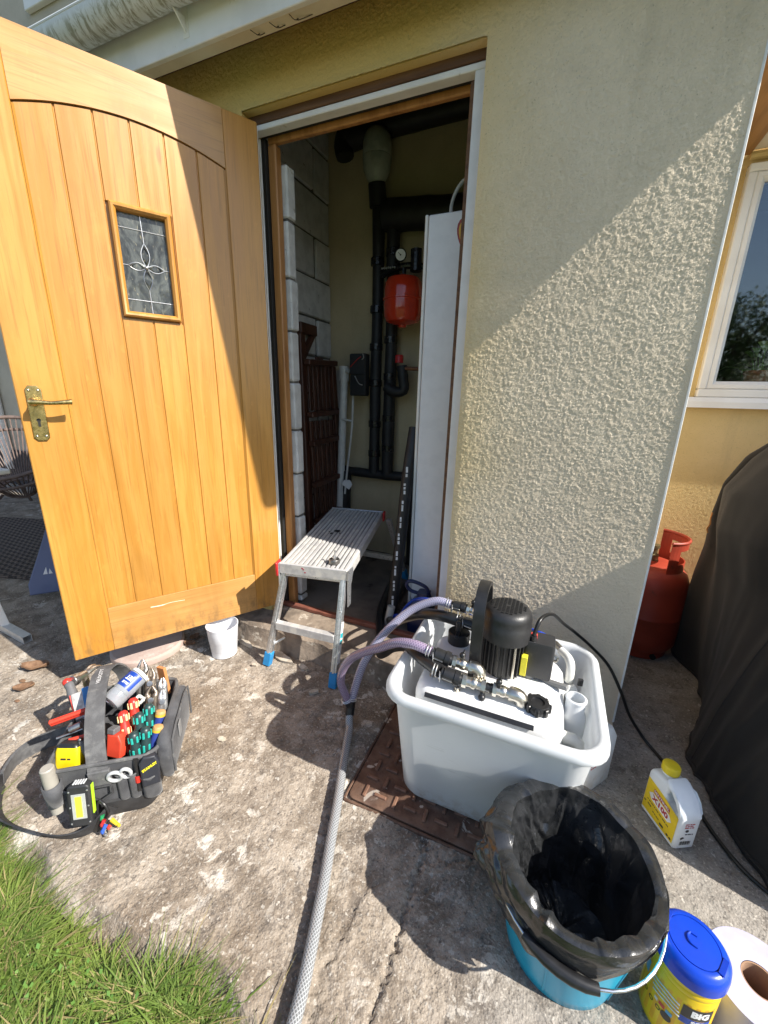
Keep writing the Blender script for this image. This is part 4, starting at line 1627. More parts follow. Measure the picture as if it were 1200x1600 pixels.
n.t.links.new(ms.outputs[0], n.t.nodes['Material Output'].inputs[0])
M_MILKY = n.m
M_TANK = MAT('white_tank_plastic', (0.80, 0.80, 0.79), (0.75, 0.75, 0.74), .3)
M_BLK = MAT('black_plastic', (0.014, 0.014, 0.015), (0.02, 0.02, 0.021), .35, scale=50)
M_BLKG = MAT('black_motor_paint', (0.020, 0.020, 0.021), (0.028, 0.028, 0.029), .42, bump=.15, bscale=300)
M_NICKEL = MAT('nickel_plate', (0.70, 0.66, 0.58), (0.56, 0.52, 0.45), .30, 1.0, scale=40)
M_BRASS2 = MAT('bright_brass', (0.72, 0.50, 0.20), rough=.25, metal=1.0)
M_GREYP = MAT('grey_plastic', (.20, .20, .20), rough=.5)

TB = thing('white_tub', 'large white plastic tub with rolled rim standing on the iron cover', 'tub', (-.06, 1.02, .012))
b = MB()


def tubring(cx, cy, hx, hy, r, z):
    return [(cx + x, cy + y, z) for x, y in rrect(hx, hy, r, 6)]


tc = (-.065, 1.005)
R_ = [tubring(-.066, 1.032, .205, .165, .05, .014), tubring(-.066, 1.032, .216, .176, .055, .017), tubring(-.066, 1.031, .223, .180, .055, .03),
      tubring(-.064, 1.012, .246, .205, .06, .36), tubring(-.064, 1.010, .248, .207, .06, .372), tubring(-.064, 1.010, .264, .223, .07, .374), tubring(-.064, 1.010, .270, .229, .075, .382), tubring(-.064, 1.010, .269, .228, .075, .396),
      tubring(-.064, 1.010, .260, .219, .07, .405), tubring(-.064, 1.010, .250, .209, .062, .404), tubring(-.064, 1.010, .243, .202, .058, .396),
      tubring(-.064, 1.012, .238, .198, .056, .36), tubring(-.066, 1.031, .217, .174, .05, .036), tubring(-.066, 1.032, .205, .162, .045, .022)]
b.loft(R_)
b.build('tub_body', M_MILKY, TB, smooth=50)

FM = thing('flushing_machine', 'white tank with black motor, brass valves and hose couplings inside the tub', 'flushing machine', (-.07, 1.0, .025))
b = MB()
k_ = [(-.075, 1.005, .175, .140, .04, .026), (-.075, 1.005, .186, .150, .045, .04), (-.075, 1.005, .190, .153, .05, .30), (-.075, 1.005, .190, .153, .05, .355), (-.075, 1.005, .185, .149, .048, .375), (-.075, 1.005, .172, .137, .045, .388), (-.075, 1.005, .155, .122, .04, .391)]
b.rloft(k_, 6)
b.build('tank', M_TANK, FM, smooth=50)
b = MB()
b.bar((-.228, .8535, .376), (.045, .8535, .376), .012, .004, (0, -.75, .65))
b.build('black_strip', M_BLK, FM)
# motor
mx, my = -.055, 1.03
b = MB()
b.lathe([(.05, .392), (.052, .41), (.052, .505), (.056, .505)], (mx, my, 0), 32)
for k in range(26):
    a = 2 * math.pi * k / 26
    M_ = Matrix.Translation((mx, my, 0)) @ rotz(a)
    b.box(.050, .060, -.0016, .0016, .40, .503, .0006, M_)
mo = b.build('motor', M_BLKG, FM)
b = MB()
b.lathe([(.056, .498), (.0655, .500), (.0660, .515), (.0660, .545), (.0645, .547), (.0645, .565), (.062, .577), (.054, .587), (.040, .591)], (mx, my, 0), 40)
mc = b.build('fan_cover', M_BLKG, FM, smooth=40)
b = MB()
for i in range(-4, 5):
    for j in range(-5, 6):
        x, y = i * .0105, j * .0086
        if math.hypot(x, y) < .045 and math.hypot(x, y) > .006:
            zt = .5915 - max(0, (math.hypot(x, y) - .040)) * .3
            b.box(mx + x - .0038, mx + x + .0038, my + y - .0029, my + y + .0029, zt - .002, zt + .0006, .0002)
vent = b.build('vent_hole', MAT('vent_black', (.001, .001, .001), rough=1), None)
vent.data.transform(WM[FM.name].inverted())
vent.parent = mc
struct(vent, 'stuff')
b = MB()
b.box(mx + .030, mx + .036, my - .052, my - .046, .40, .512, .001)
b.build('tie_rod', M_NICKEL, FM)
b = MB()
b.box(mx + .050, mx + .066, my - .040, my - .022, .412, .470, .001, )
b.build('yellow_label', MAT('yellow_label', (.80, .70, .04), rough=.5), FM)
# carrying handle: flat band looped over the top
b = MB()
hp = smooth_path([(-.120, .955, .392), (-.122, .958, .50), (-.124, .972, .585), (-.125, 1.0, .622), (-.125, 1.04, .632), (-.125, 1.085, .620), (-.124, 1.11, .585), (-.122, 1.125, .50), (-.12, 1.128, .392)], 5)
b.ribbon(hp, (1, 0, 0), .030, .012)
b.build('carry_handle', M_BLK, FM, smooth=50)
b = MB()
b.lathe([(.034, .385), (.034, .425), (.031, .428), (.028, .428)], (-.196, 1.105, 0), 24)
b.box(-.202, -.19, 1.06, 1.16, .426, .436, .003)
b.build('filler_cap', M_BLK, FM)
b = MB()
b.box(-.205, -.188, 1.085, 1.10, .39, .47, .003, Matrix.Translation((0, 0, 0)))
b.build('diverter_lever', M_BLK, FM)
# control box
b = MB()
b.rloft([(.036, 1.04, .037, .030, .006, .402), (.036, 1.04, .039, .032, .008, .41), (.036, 1.04, .039, .032, .008, .50), (.036, 1.04, .037, .030, .006, .508)], 3)
cbx = b.build('control_box', MAT('charcoal_box', (.030, .030, .032), rough=.45, bump=.2), FM)
b = MB()
b.box(.006, .028, 1.030, 1.052, .5075, .515, .002)
b.build('socket', MAT('red_switch', (.5, .05, .04), rough=.35), FM)
b = MB()
b.tube([(.018, 1.022, .508), (.018, 1.022, .522)], .009, 10)
b.build('cable_gland', M_BLK, FM)
b = MB()
b.bar((.048, 1.03, .388), (.118, 1.00, .405), .016, .012)
b.tube([(.02, 1.03, .386), (.02, 1.03, .404)], .018, 14)
b.build('drain_lever', M_GREYP, FM)
b = MB()
b.tube(smooth_path([(.075, 1.035, .47), (.084, 1.032, .466), (.084, 1.032, .456), (.075, 1.035, .452)], 4), .003, 6)
b.build('latch', M_NICKEL, FM)
# round black screw lid with grips
b = MB()
b.lathe([(.026, .388), (.028, .392), (.028, .41), (.026, .414), (.016, .414), (.015, .410)], (.048, .905, 0), 28)
for k in range(8):
    M_ = Matrix.Translation((.048, .905, 0)) @ rotz(k * math.pi / 4)
    b.box(.025, .0325, -.005, .005, .391, .412, .002, M_)
b.build('screw_lid', M_BLK, FM)
for x, y in ((-.225, .915), (-.150, .885)):
    b = MB()
    b.lathe([(.009, .388), (.009, .394), (.006, .394), (.006, .402), (.003, .404)], (x, y, 0), 10)
    b.build('bolt', M_NICKEL, FM)
for x, y in ((.03, .955), (.06, .945)):
    b = MB()
    b.sphere((x, y, .391), .004, 8, 4, None, (1, 1, .4))
    b.build('screw', M_GREYP, FM)


def fit(name, pts, r, mat, n=14, sm=0):
    b = MB()
    b.tube(smooth_path(pts, sm) if sm else pts, r, n)
    return b.build(name, mat, FM, smooth=40)


def valve(p, q, r=.0150):
    """nickel body with hex collars between p and q"""
    p, q = Vector(p), Vector(q)
    d_ = q - p
    b = MB()
    b.tube([p, q], r * .85, 14)
    for t in (.10, .90):
        b.tube([p + d_ * (t - .09), p + d_ * (t + .09)], r * 1.15, 8)
    b.sphere(p + d_ * .5, r * 1.02, 14, 8)
    b.build('valve_body', M_NICKEL, FM, smooth=30)


def coupling(p, q, r=.0185):
    p, q = Vector(p), Vector(q)
    d_ = q - p
    b = MB()
    b.tube([p, p + d_ * .12, p + d_ * .14, p + d_ * .62, p + d_ * .64, p + d_ * .86, p + d_ * .88, q], [r * .8, r * .8, r, r, r * 1.12, r * 1.12, r * .85, r * .8], 16)
    b.build('coupling', M_BLK, FM, smooth=30)
    b = MB()
    b.bar(p + d_ * .15 + Vector((0, -r * 1.05, 0)), p + d_ * .6 + Vector((0, -r * 1.12, 0)), .005, .003, (0, 0, 1))
    b.build('locking_clip', M_NICKEL, FM)


def tap(p, up=(0, 0, 1), s_=1.0):
    p, up = Vector(p), Vector(up).normalized()
    b = MB()
    b.tube([p, p + up * .012 * s_], .0055 * s_, 8)
    b.sphere(p + up * .017 * s_, .0085 * s_, 10, 6)
    b.bar(p + up * .018 * s_, p + up * .034 * s_ + Vector((.004, .002, 0)), .007, .004, (1, 0, 0))
    b.build('tap_lever', M_BLK, FM)


# front train A: clear hose > coupling > valve > elbow going down
coupling((-.232, .925, .456), (-.175, .926, .446))
valve((-.175, .926, .446), (-.120, .928, .442))
fit('elbow', [(-.126, .928, .443), (-.112, .928, .4425), (-.103, .927, .435), (-.100, .925, .422), (-.100, .923, .392)], .0165, M_NICKEL, 16, 5)
tap((-.150, .927, .454))
# front train B
coupling((-.196, .888, .430), (-.140, .892, .422))
valve((-.140, .892, .422), (-.080, .897, .418))
coupling((-.082, .897, .418), (-.060, .899, .416), .0125)
valve((-.062, .899, .417), (-.012, .902, .416))
fit('elbow', [(-.018, .902, .417), (-.003, .902, .417), (.007, .903, .410), (.011, .904, .398), (.011, .905, .386)], .0175, M_NICKEL, 16, 5)
tap((-.048, .898, .426))
tap((-.085, .893, .410), (0, -.6, -.8), 1.1)
# back train C
coupling((-.245, 1.185, .468), (-.190, 1.185, .468), .0165)
valve((-.190, 1.185, .468), (-.135, 1.175, .462))
fit('elbow', [(-.14, 1.176, .462), (-.124, 1.172, .460), (-.117, 1.166, .45), (-.116, 1.16, .43), (-.116, 1.15, .388)], .0155, M_NICKEL, 16, 5)
tap((-.172, 1.183, .478))
# back train D (black hose)
coupling((-.190, 1.115, .458), (-.135, 1.108, .455), .0185)
for (x, y, z) in ((-.243, .925, .458), (-.212, .887, .434), (-.255, 1.185, .469), (-.205, 1.118, .462)):
    b = MB()
    M_ = frame((x, y, z), (1, .02, -.1))
    for q in (-.004, .004):
        ring = [M_ @ Vector((.0155 * math.cos(t), .0155 * math.sin(t), q)) for t in [k * math.pi / 8 for k in range(17)]]
        b.tube(ring, .0016, 6)
    b.tube([M_ @ Vector((.015, 0, -.004)), M_ @ Vector((.026, .008, -.008))], .0016, 6)
    b.tube([M_ @ Vector((.015, 0, .004)), M_ @ Vector((.026, -.008, .008))], .0016, 6)
    b.build('spring_clamp', M_ALU, FM)
    b = MB()
    M2 = frame((x + .016, y - .014, z - .006), (1, .3, 0))
    b.tube([M2 @ Vector((.013 * math.cos(t), .013 * math.sin(t), 0)) for t in [k * math.pi / 8 for k in range(17)]], .0012, 6)
    b.build('pull_ring', M_ALU, FM)
# right end: white tee with lever, lower outlet
fit('white_elbow', smooth_path([(.100, 1.155, .415), (.118, 1.135, .412), (.128, 1.118, .40), (.130, 1.11, .365), (.128, 1.108, .35)], 3), .012, M_WPLAST, 12)
fit('outlet', [(.108, 1.06, .345), (.145, 1.085, .345)], .014, M_WPLAST, 12)
b = MB()
b.bar((.150, 1.085, .372), (.163, 1.088, .372), .008, .022)
b.build('tap_lever', M_BLK, FM)
fit('outlet', [(.112, .905, .335), (.140, .905, .335), (.150, .905, .328), (.152, .905, .305)], .015, M_WPLAST, 12)
fit('brass_tail', [(.152, .905, .306), (.153, .905, .296), (.153, .905, .270)], [.014, .010, .009], M_BRASS2, 6)

# little open bottle standing inside the tub
NBt = thing('neck_bottle', 'small white bottle with open threaded neck standing inside the tub', 'bottle', (.142, .985, .03))
b = MB()
b.lathe([(.028, .03), (.031, .04), (.031, .33), (.030, .345), (.024, .358), (.0235, .388), (.026, .390), (.026, .394), (.0225, .396), (.0205, .396), (.0205, .36), (.02, .34)], (.140, .985, 0), 24)
b.build('body', M_MILKY, NBt)
# white container in the gap between tub and wall
WB = thing('white_container', 'white plastic container with small red print half hidden behind the tub', 'container', (.255, 1.13, 0))
b = MB()
M_ = Matrix.Translation((.232, 1.135, 0)) @ rotz(R(52)) @ Matrix.Diagonal((.85, .8, 1, 1))
b.rloft([(0, 0, .070, .035, .012, .004), (0, 0, .073, .038, .015, .012), (0, 0, .073, .038, .015, .17), (0, 0, .055, .03, .015, .20), (0, 0, .018, .018, .015, .21), (0, 0, .018, .018, .015, .235)], 4, (True, True), M_)
b.build('body', M_MILKY, WB)
b = MB()
for i in range(2):
    b.greek(M_ @ frame((-.045, -.0384, .11 - i * .010), (0, -1, 0), (1, 0, 0)), .034, .005, i)
b.build('red_print', MAT('red_print', (.5, .03, .03), rough=.5), WB)

# ================================================================ hoses
n = NB('braided_clear_hose')
u_ = n.xyz(n.uv())
ph = n.math('MULTIPLY', u_[0], 3.14159 * 7)
l1 = n.math('SINE', n.math('ADD', ph, n.math('MULTIPLY', u_[1], 900)))
l2 = n.math('SINE', n.math('SUBTRACT', ph, n.math('MULTIPLY', u_[1], 900)))
thread = n.step(n.math('MAXIMUM', l1, l2), .55, .85)
c_ = n.mix(thread, (.27, .265, .38), (.56, .55, .72))
HOSE = n.fin(c_, .14, 0, n.bump(thread, .15, .001), Transmission_Weight=.25, Coat_Weight=.4)
n = NB('braided_grey_hose')
u_ = n.xyz(n.uv())
ph = n.math('MULTIPLY', u_[0], 3.14159 * 12)
l1 = n.math('SINE', n.math('ADD', ph, n.math('MULTIPLY', u_[1], 760)))
l2 = n.math('SINE', n.math('SUBTRACT', ph, n.math('MULTIPLY', u_[1], 760)))
thread = n.step(n.math('MAXIMUM', l1, l2), .2, .9)
c_ = n.mix(thread, (.15, .155, .16), (.36, .37, .38))
HOSEG = n.fin(c_, .2, 0, n.bump(thread, .3, .001), Coat_Weight=.5)
n = NB('lilac_clear_hose')
u_ = n.xyz(n.uv())
ph = n.math('MULTIPLY', u_[0], 3.14159 * 7)
l1 = n.math('SINE', n.math('ADD', ph, n.math('MULTIPLY', u_[1], 900)))
l2 = n.math('SINE', n.math('SUBTRACT', ph, n.math('MULTIPLY', u_[1], 900)))
thread = n.step(n.math('MAXIMUM', l1, l2), .6, .9)
c_ = n.mix(thread, (.27, .19, .31), (.50, .42, .56))
HOSEV = n.fin(c_, .14, 0, n.bump(thread, .12, .001), Transmission_Weight=.25, Coat_Weight=.4)

CH = thing('braided_hose', 'clear braided hose in two loops joined to one long grey hose on the path', 'hose', (-.54, 1.03, 0))
b = MB()
b.tube(smooth_path([(-.245, 1.186, .469), (-.30, 1.185, .468), (-.375, 1.172, .425), (-.43, 1.145, .37), (-.478, 1.115, .305), (-.515, 1.08, .225), (-.532, 1.055, .15), (-.541, 1.037, .085)], 10), .0145, 14)
b.build('upper_loop', HOSE, CH)
b = MB()
b.tube(smooth_path([(-.236, .926, .457), (-.29, .93, .462), (-.345, .94, .445), (-.40, .952, .405), (-.455, .966, .365), (-.510, .982, .315), (-.550, .995, .250), (-.565, 1.004, .185), (-.556, 1.018, .125), (-.546, 1.031, .082)], 10), .0138, 14)
b.build('lower_loop', HOSEV, CH)
b = MB()
b.tube([(-.541, 1.036, .092), (-.542, 1.03, .070)], .0165, 14)
b.tube([(-.551, 1.027, .094), (-.5425, 1.03, .070)], .0150, 14)
b.tube([(-.542, 1.031, .072), (-.540, 1.02, .045)], .0165, 14)
b.build('wye_connector', M_BLK, CH)
b = MB()
for c0, dz in (((-.5395, 1.04, .10), (.1, .25, 1)), ((-.554, 1.022, .104), (-.25, -.25, 1))):
    M_ = frame(c0, dz)
    for q in (-.004, .003):
        b.tube([M_ @ Vector((.0165 * math.cos(t), .0165 * math.sin(t), q)) for t in [k * math.pi / 8 for k in range(17)]], .0016, 6)
b.build('hose_clamp', M_ALU, CH)
b = MB()
b.tube(smooth_path([(-.541, 1.026, .056), (-.534, 1.006, .034), (-.522, .985, .020), (-.503, .93, .0165), (-.47, .84, .0165), (-.438, .76, .0165), (-.402, .66, .0165), (-.372, .58, .0165), (-.345, .50, .0165), (-.322, .43, .0165), (-.305, .37, .0165), (-.292, .30, .018), (-.285, .22, .03), (-.30, .1, .04), (-.36, -.1, .03), (-.5, -.5, .03)], 10), .0138, 16)
b.build('drain_hose', HOSEG, CH)


def hose(name, label, pts, r, mat, cat='hose', group=None):
    b = MB()
    b.tube(smooth_path(pts, 9), r, 14)
    return tag(b.build(name, mat), label, cat, group)


hose('black_hose', 'thick black hose arching from behind the motor into the doorway', [(-.195, 1.113, .458), (-.26, 1.13, .452), (-.34, 1.175, .415), (-.43, 1.25, .335), (-.50, 1.33, .25), (-.56, 1.45, .165), (-.62, 1.60, .125), (-.66, 1.9, .12)], .0185, M_BLK)
hose('black_hose', 'thick black hose low over the tub rim running back to the step', [(-.20, .890, .432), (-.26, .93, .425), (-.33, 1.0, .40), (-.41, 1.085, .32), (-.475, 1.165, .225), (-.53, 1.26, .15), (-.60, 1.42, .125), (-.68, 1.62, .122), (-.75, 1.95, .12)], .0185, M_BLK)
M_BLUEH = MAT('blue_hose', (.012, .06, .48), (.015, .05, .40), .2, Coat_Weight=.3)
hose('blue_hose', 'thin bright blue hose running behind the motor to the white elbow', [(-.55, 1.52, .16), (-.47, 1.42, .30), (-.40, 1.32, .385), (-.33, 1.275, .418), (-.25, 1.25, .425), (-.12, 1.225, .424), (.0, 1.21, .428), (.06, 1.195, .425), (.102, 1.158, .418)], .0075, M_BLUEH)
b = MB()
b.tube([(.082, 1.178, .421), (.100, 1.158, .417)], .0095, 10)
tag(b.build('hose_nut', M_NICKEL), 'silver nut joining the blue hose to the white elbow', 'hose fitting')
M_CABLE = MAT('black_cable', (.012, .012, .012), rough=.35)
hose('power_cable', 'black power cable looping from the control box along the path by the cover', [(.018, 1.022, .522), (.03, 1.05, .56), (.06, 1.12, .545), (.10, 1.22, .47), (.15, 1.30, .40), (.21, 1.345, .335), (.27, 1.365, .27), (.318, 1.36, .19), (.36, 1.37, .10), (.41, 1.37, .03), (.445, 1.345, .006), (.475, 1.29, .006), (.505, 1.23, .006), (.53, 1.13, .006), (.55, 1.075, .006), (.58, 1.02, .006), (.62, .98, .006), (.72, .90, .006), (.9, .82, .006)], .0052, M_CABLE, 'cable')

# ================================================================ bucket with bin liner
M_CYAN = MAT('cyan_bucket_plastic', (0.008, 0.36, 0.55), (0.008, 0.31, 0.49), .3, scale=8, dirt=(.05, .40, .55), dscale=40)
bx, by = .150, .690
BK = thing('blue_bucket', 'bright cyan plastic bucket with wire handle lined with a black bag', 'bucket', (bx, by, 0))
b = MB()
b.lathe([(.100, .004), (.106, .0), (.110, .004), (.1145, .03), (.1385, .205), (.1415, .206), (.1435, .222), (.147, .224), (.150, .244), (.151, .2485), (.147, .2485), (.1365, .205), (.112, .03), (.108, .010)], (bx, by, 0), 56)
for k in (-105, -40, 160):
    a = R(k)
    d0 = Vector((math.cos(a), math.sin(a), 0))
    b.bar(Vector((bx, by, .02)) + d0 * .1135, Vector((bx, by, .20)) + d0 * .1385, .004, .003, d0)
b.build('body', M_CYAN, BK, smooth=40)
pv = []
for s_, a in (('a', R(14)), ('b', R(194))):
    d0 = Vector((math.cos(a), math.sin(a), 0))
    t0 = Vector((-d0.y, d0.x, 0))
    b = MB()
    M_ = Matrix((d0, t0, (0, 0, 1))).transposed().to_4x4()
    M_.translation = (bx, by, 0)
    b.box(.140, .158, -.018, .018, .195, .238, .004, M_)
    b.build('handle_lug', M_CYAN, BK)
    pv.append(Vector((bx, by, .222)) + d0 * .159)
b = MB()
path = []
for k in range(25):
    t = k / 24
    a = R(14 - 180 * t)
    rr = .158 + .005 * math.sin(math.pi * t)
    z = .222 - .036 * math.sin(math.pi * t) ** .8
    path.append((bx + rr * math.cos(a), by + rr * math.sin(a), z))
hook = [pv[0] + Vector((-.006, .004, -.010)), pv[0] + Vector((.004, .004, -.014)), pv[0] + Vector((.007, .001, -.004))]
b.tube(hook + path, .0028, 8)
b.build('wire_bail', MAT('bright_wire', (.75, .76, .78), rough=.2, metal=1.0), BK, smooth=60)
b = MB()
b.tube(path[12:19], [.0085, .010, .0105, .0105, .0105, .010, .0085], 14)
b.build('grip', M_BLK, BK)

# liner: polar sheet down the inside, over the rim and hanging outside, creased
n = NB('black_bin_liner')
p = n.obj()
w1 = n.noise(n.mapping(p, (1, 1, 1)), 26, 5, .55, 1.2)
w2 = n.noise(p, 75, 3, .5, .8)
hh = n.math('ADD', n.math('ABSOLUTE', n.math('SUBTRACT', w1, .5)), n.math('MULTIPLY', n.math('ABSOLUTE', n.math('SUBTRACT', w2, .5)), .4))
lcol = n.mix(n.step(w1, .4, .6), (.016, .017, .018), (.026, .027, .029))
M_BAG = n.fin(lcol, .21, 0, n.bump(hh, .26, .005), Specular_IOR_Level=.8)
NT, NPth = 380, 130
th = np.linspace(0, 2 * np.pi, NT, endpoint=False)
tt = np.linspace(0, 1, NPth)
TH, TT = np.meshgrid(th, tt)


def per(seed, kmax, amp):
    r = np.random.default_rng(seed)
    o = np.zeros_like(TH)
    for k in range(1, kmax + 1):
        for m_ in range(0, 6):
            a_, ph_ = r.normal() / (1 + .10 * k + .25 * m_), r.uniform(0, 6.28)
            o += a_ * np.cos(k * TH + m_ * 3.1 * TT + ph_)
    return amp * o / o.std()


def angd(a0):
    return np.abs((TH - a0 + np.pi) % (2 * np.pi) - np.pi)


left = np.exp(-(angd(np.radians(178)) / .95) ** 2)
front = np.exp(-(angd(np.radians(-105)) / .8) ** 2)
back = np.exp(-(angd(np.radians(75)) / .9) ** 2)
right = np.exp(-(angd(np.radians(-22)) / .62) ** 2)
rim_z = .2515 + .018 * back + .008 * left + .003 * np.sin(5 * TH) + .002 * np.sin(11 * TH + 2)
hang = .056 + .058 * left + .035 * front + .025 * back - .060 * right + .03 * np.exp(-(angd(np.radians(-130)) / .5) ** 2)
hang = np.maximum(hang + .008 * np.sin(4 * TH + .5) + .006 * np.sin(9 * TH + 1) + .004 * np.sin(17 * TH), .005)
bul = .000 + .006 * left + .002 * front + .006 * back
ti, to = .56, .585
def tri(x):
    return np.abs((x % 1.0) - .5) * 2


def folds(seed, ks, ms, sharp=1.0):
    r = np.random.default_rng(seed)
    o = np.zeros_like(TH)
    for q, k in enumerate(ks):
        wr = sum(r.normal() * .16 * np.sin(a_ * TH + b_ * TT + r.uniform(0, 6.28)) for a_, b_ in ((1, 2), (2, -4), (3, 6), (5, -7), (7, 9)))
        m_ = r.choice(ms) * r.choice([-1, 1])
        gate = .55 + .45 * np.sin(r.integers(2, 5) * TH + r.uniform(2, 7) * TT + r.uniform(0, 6.28))
        o = np.maximum(o, tri(k * TH / (2 * np.pi) + m_ * TT + wr + r.uniform(0, 1)) ** sharp * gate * r.uniform(.7, 1.1))
    return o


lw = np.clip(.12 + .95 * np.exp(-(angd(np.radians(165)) / .95) ** 2), 0, 1)
crease = .0135 * folds(3, (3, 5, 6), (1, 2, 3)) + (.0170 * folds(8, (8, 11, 13), (3, 5, 8)) + .0060 * folds(21, (19, 24, 29), (6, 11))) * lw
s1 = np.clip(TT / ti, 0, 1)
fl = s1 < .25
u1 = np.clip((s1 - .25) / .75, 0, 1)
zin = .014 + (rim_z + (crease - .012) * .55 + .0035 - .014) * u1
rin = np.where(zin < .205, .110 + (zin - .03) * .14, .1345 + (zin - .205) * .18)
rin = np.minimum(rin, .142) - .004 - crease * (.35 + 1.1 * np.sin(np.pi * np.clip(u1 * .9 + .05, 0, 1)) ** .7)
RR = np.where(fl, .100 * s1 / .25, rin)
ZZ = np.where(fl, .014 + crease * .8, zin)
s2 = np.clip((TT - ti) / (to - ti), 0, 1)
mid = (TT >= ti) & (TT < to)
RR = np.where(mid, .138 - crease * .5 * (1 - s2) + .0135 * s2 + crease * .15 * s2, RR)
rim_z = rim_z + (crease - .012) * .55 + .0035
rim_z = np.maximum(rim_z, .2520)
ZZ = np.where(mid, rim_z + .0015 * np.sin(s2 * np.pi), ZZ)
s3 = np.clip((TT - to) / (1 - to), 0, 1)
out = TT >= to
zo = rim_z - hang * s3
ro_ = .1522 - np.clip(.235 - zo, 0, .2) * .13 + bul * np.sin(np.clip(s3 * 1.25 + .05, 0, 1) * np.pi) ** .8 + crease * (.40 + .9 * left) * (.30 + .9 * np.sin(s3 * np.pi * .8))
RR = np.where(out, ro_, RR)
ZZ = np.where(out, zo + per(5, 9, .0022) * s3, ZZ)
V = np.stack([bx + RR * np.cos(TH), by + RR * np.sin(TH), ZZ], -1).reshape(-1, 3)
j, i = np.mgrid[0:NPth - 1, 0:NT]
a = j * NT + i
c2_ = j * NT + (i + 1) % NT
F = np.stack([a, c2_, c2_ + NT, a + NT], -1).reshape(-1, 4)
bag = np_mesh('bin_liner', V, F, M_BAG)
bag.data.set_sharp_from_angle(angle=R(24))
sol = bag.modifiers.new('thickness', 'SOLIDIFY')
sol.thickness = .0006
tag(bag, 'crumpled black plastic bin liner draped over the rim of the cyan bucket', 'bin bag')

# ================================================================ yellow chemical bottle
XA = math.atan2(1.0087 - 1.1082, .4231 - .3687)
XB = thing('chemical_bottle', 'small white jug of chemical with yellow label and yellow cap', 'bottle', (.3687, 1.1082, 0), XA)
XB.scale = (1.05, 1.0, .91)
# local: x along the label face, +y into the jug, z up ; width .114, depth .062
XM = WM[XB.name]
w_, d_ = .114, .062
FM_ = Matrix(((1, 0, 0, 0), (0, 0, 1, d_ / 2), (0, 1, 0, 0), (0, 0, 0, 1)))
b = MB()
ol = [(.004, .002), (w_ - .004, .002), (w_, .008), (w_, .108), (w_ + .002, .118), (w_ - .002, .130), (w_ - .016, .152), (w_ - .034, .170), (w_ - .050, .180), (w_ - .062, .182), (.062 - .010, .178), (.046, .172), (.014, .168), (.004, .158), (.0, .146), (0, .008)]
hl = [(.063, .138), (.068, .158), (.080, .160), (.092, .148), (.101, .128), (.100, .116), (.086, .113), (.070, .118)]
b.shape([ol, hl], d_, .009, XM @ FM_)
xb = b.build('jug', MAT('milky_jug', (.74, .77, .80), (.70, .73, .77), .35), XB, smooth=50)
b = MB()
b.lathe([(.0155, .165), (.0155, .188)], (.030, d_ / 2, 0), 20, (True, True), XM)
b.build('neck', bpy.data.materials['milky_jug'], XB)
MYC = MAT('yellow_cap', (.72, .56, .02), rough=.4)
b = MB()
b.lathe([(.0195, .180), (.0205, .182), (.0205, .202), (.019, .205), (.017, .206)], (.030, d_ / 2, 0), 30, (True, True), XM)
for k in range(30):
    a = k * 2 * math.pi / 30
    b.box(.0202, .0210, -.0008, .0008, .184, .201, .0002, XM @ Matrix.Translation((.030, d_ / 2, 0)) @ rotz(a))
b.build('cap', MYC, XB)
LP = XM @ Matrix(((1, 0, 0, 0), (0, 0, 1, 0), (0, 1, 0, 0), (0, 0, 0, 1))) @ Matrix.Diagonal((1, 1, -1, 1))   # local label plane, z outwards


def xl(poly, z, name, mat, par=None):
    b = MB()
    b.prism(poly, 0, .0003, LP @ Matrix.Translation((0, 0, z)))
    o = b.build(name, mat, XB, smooth=0)
    return o


MYL = MAT('yellow_print', (.78, .55, .02), rough=.4)
MRD = MAT('label_red', (.42, .03, .04), rough=.4)
MWH = MAT('label_white', (.8, .8, .8), rough=.4)
MBKP = MAT('label_black', (.03, .03, .03), rough=.5)
xl([(.006, .018), (.108, .018), (.108, .112), (.058, .126), (.006, .132)], .0002, 'label', MYL)
xl([(.030, .1010), (.083, .0945), (.083, .108), (.030, .1145)], .0006, 'label_banner', MRD)
xl([(.018, .086), (.028, .097), (.084, .090), (.094, .076), (.084, .064), (.028, .071)], .0006, 'label_panel', MWH)
b = MB()
sk = Matrix(((1, 0, 0, 0), (-.12, 1, 0, 0), (0, 0, 1, 0), (0, 0, 0, 1)))
b.text('SENTINEL', .0118, LP @ Matrix.Translation((.0565, .1045, .0009)) @ sk, .0003, .0003)
b.build('label_name', MWH, XB, smooth=0)
b = MB()
b.text('X100', .0235, LP @ Matrix.Translation((.0565, .0805, .0009)) @ sk, .0011, .0003)
b.build('label_title', MRD, XB, smooth=0)
b = MB()
b.greek(LP @ Matrix.Translation((.054, .057, .0006)) @ sk, .074, .0036, 1)
b.greek(LP @ Matrix.Translation((.030, .047, .0006)) @ sk, .018, .0040, 2)
b.greek(LP @ Matrix.Translation((.012, .047, .0006)), .007, .0045, 3)
b.greek(LP @ Matrix.Translation((.052, .038, .0006)) @ sk, .024, .0032, 4)
for x in (.092, .101):
    b.lathe([(.0036, .0), (.0036, .0003)], (x, .026, .0006), 14, (True, True), LP)
b.box(.066, .078, .027, .034, .0006, .0009, .0001, LP)
b.build('label_print', MBKP, XB, smooth=0)
SP = XM @ frame((w_ + .0004, d_ / 2, 0), (1, 0, 0), (0, 1, 0))
b = MB()
for i in range(3):
    b.greek(SP @ Matrix.Translation((0, .098 - i * .0065, 0)), .026, .0036, i)
b.build('side_red_print', MRD, XB, smooth=0)
b = MB()
b.lathe([(.0048, 0), (.0048, .0003)], (-.004, .073, 0), 14, (True, True), SP)
b.prism([(-.016, .040), (-.006, .047), (-.012, .051), (-.018, .047)], 0, .0003, SP)
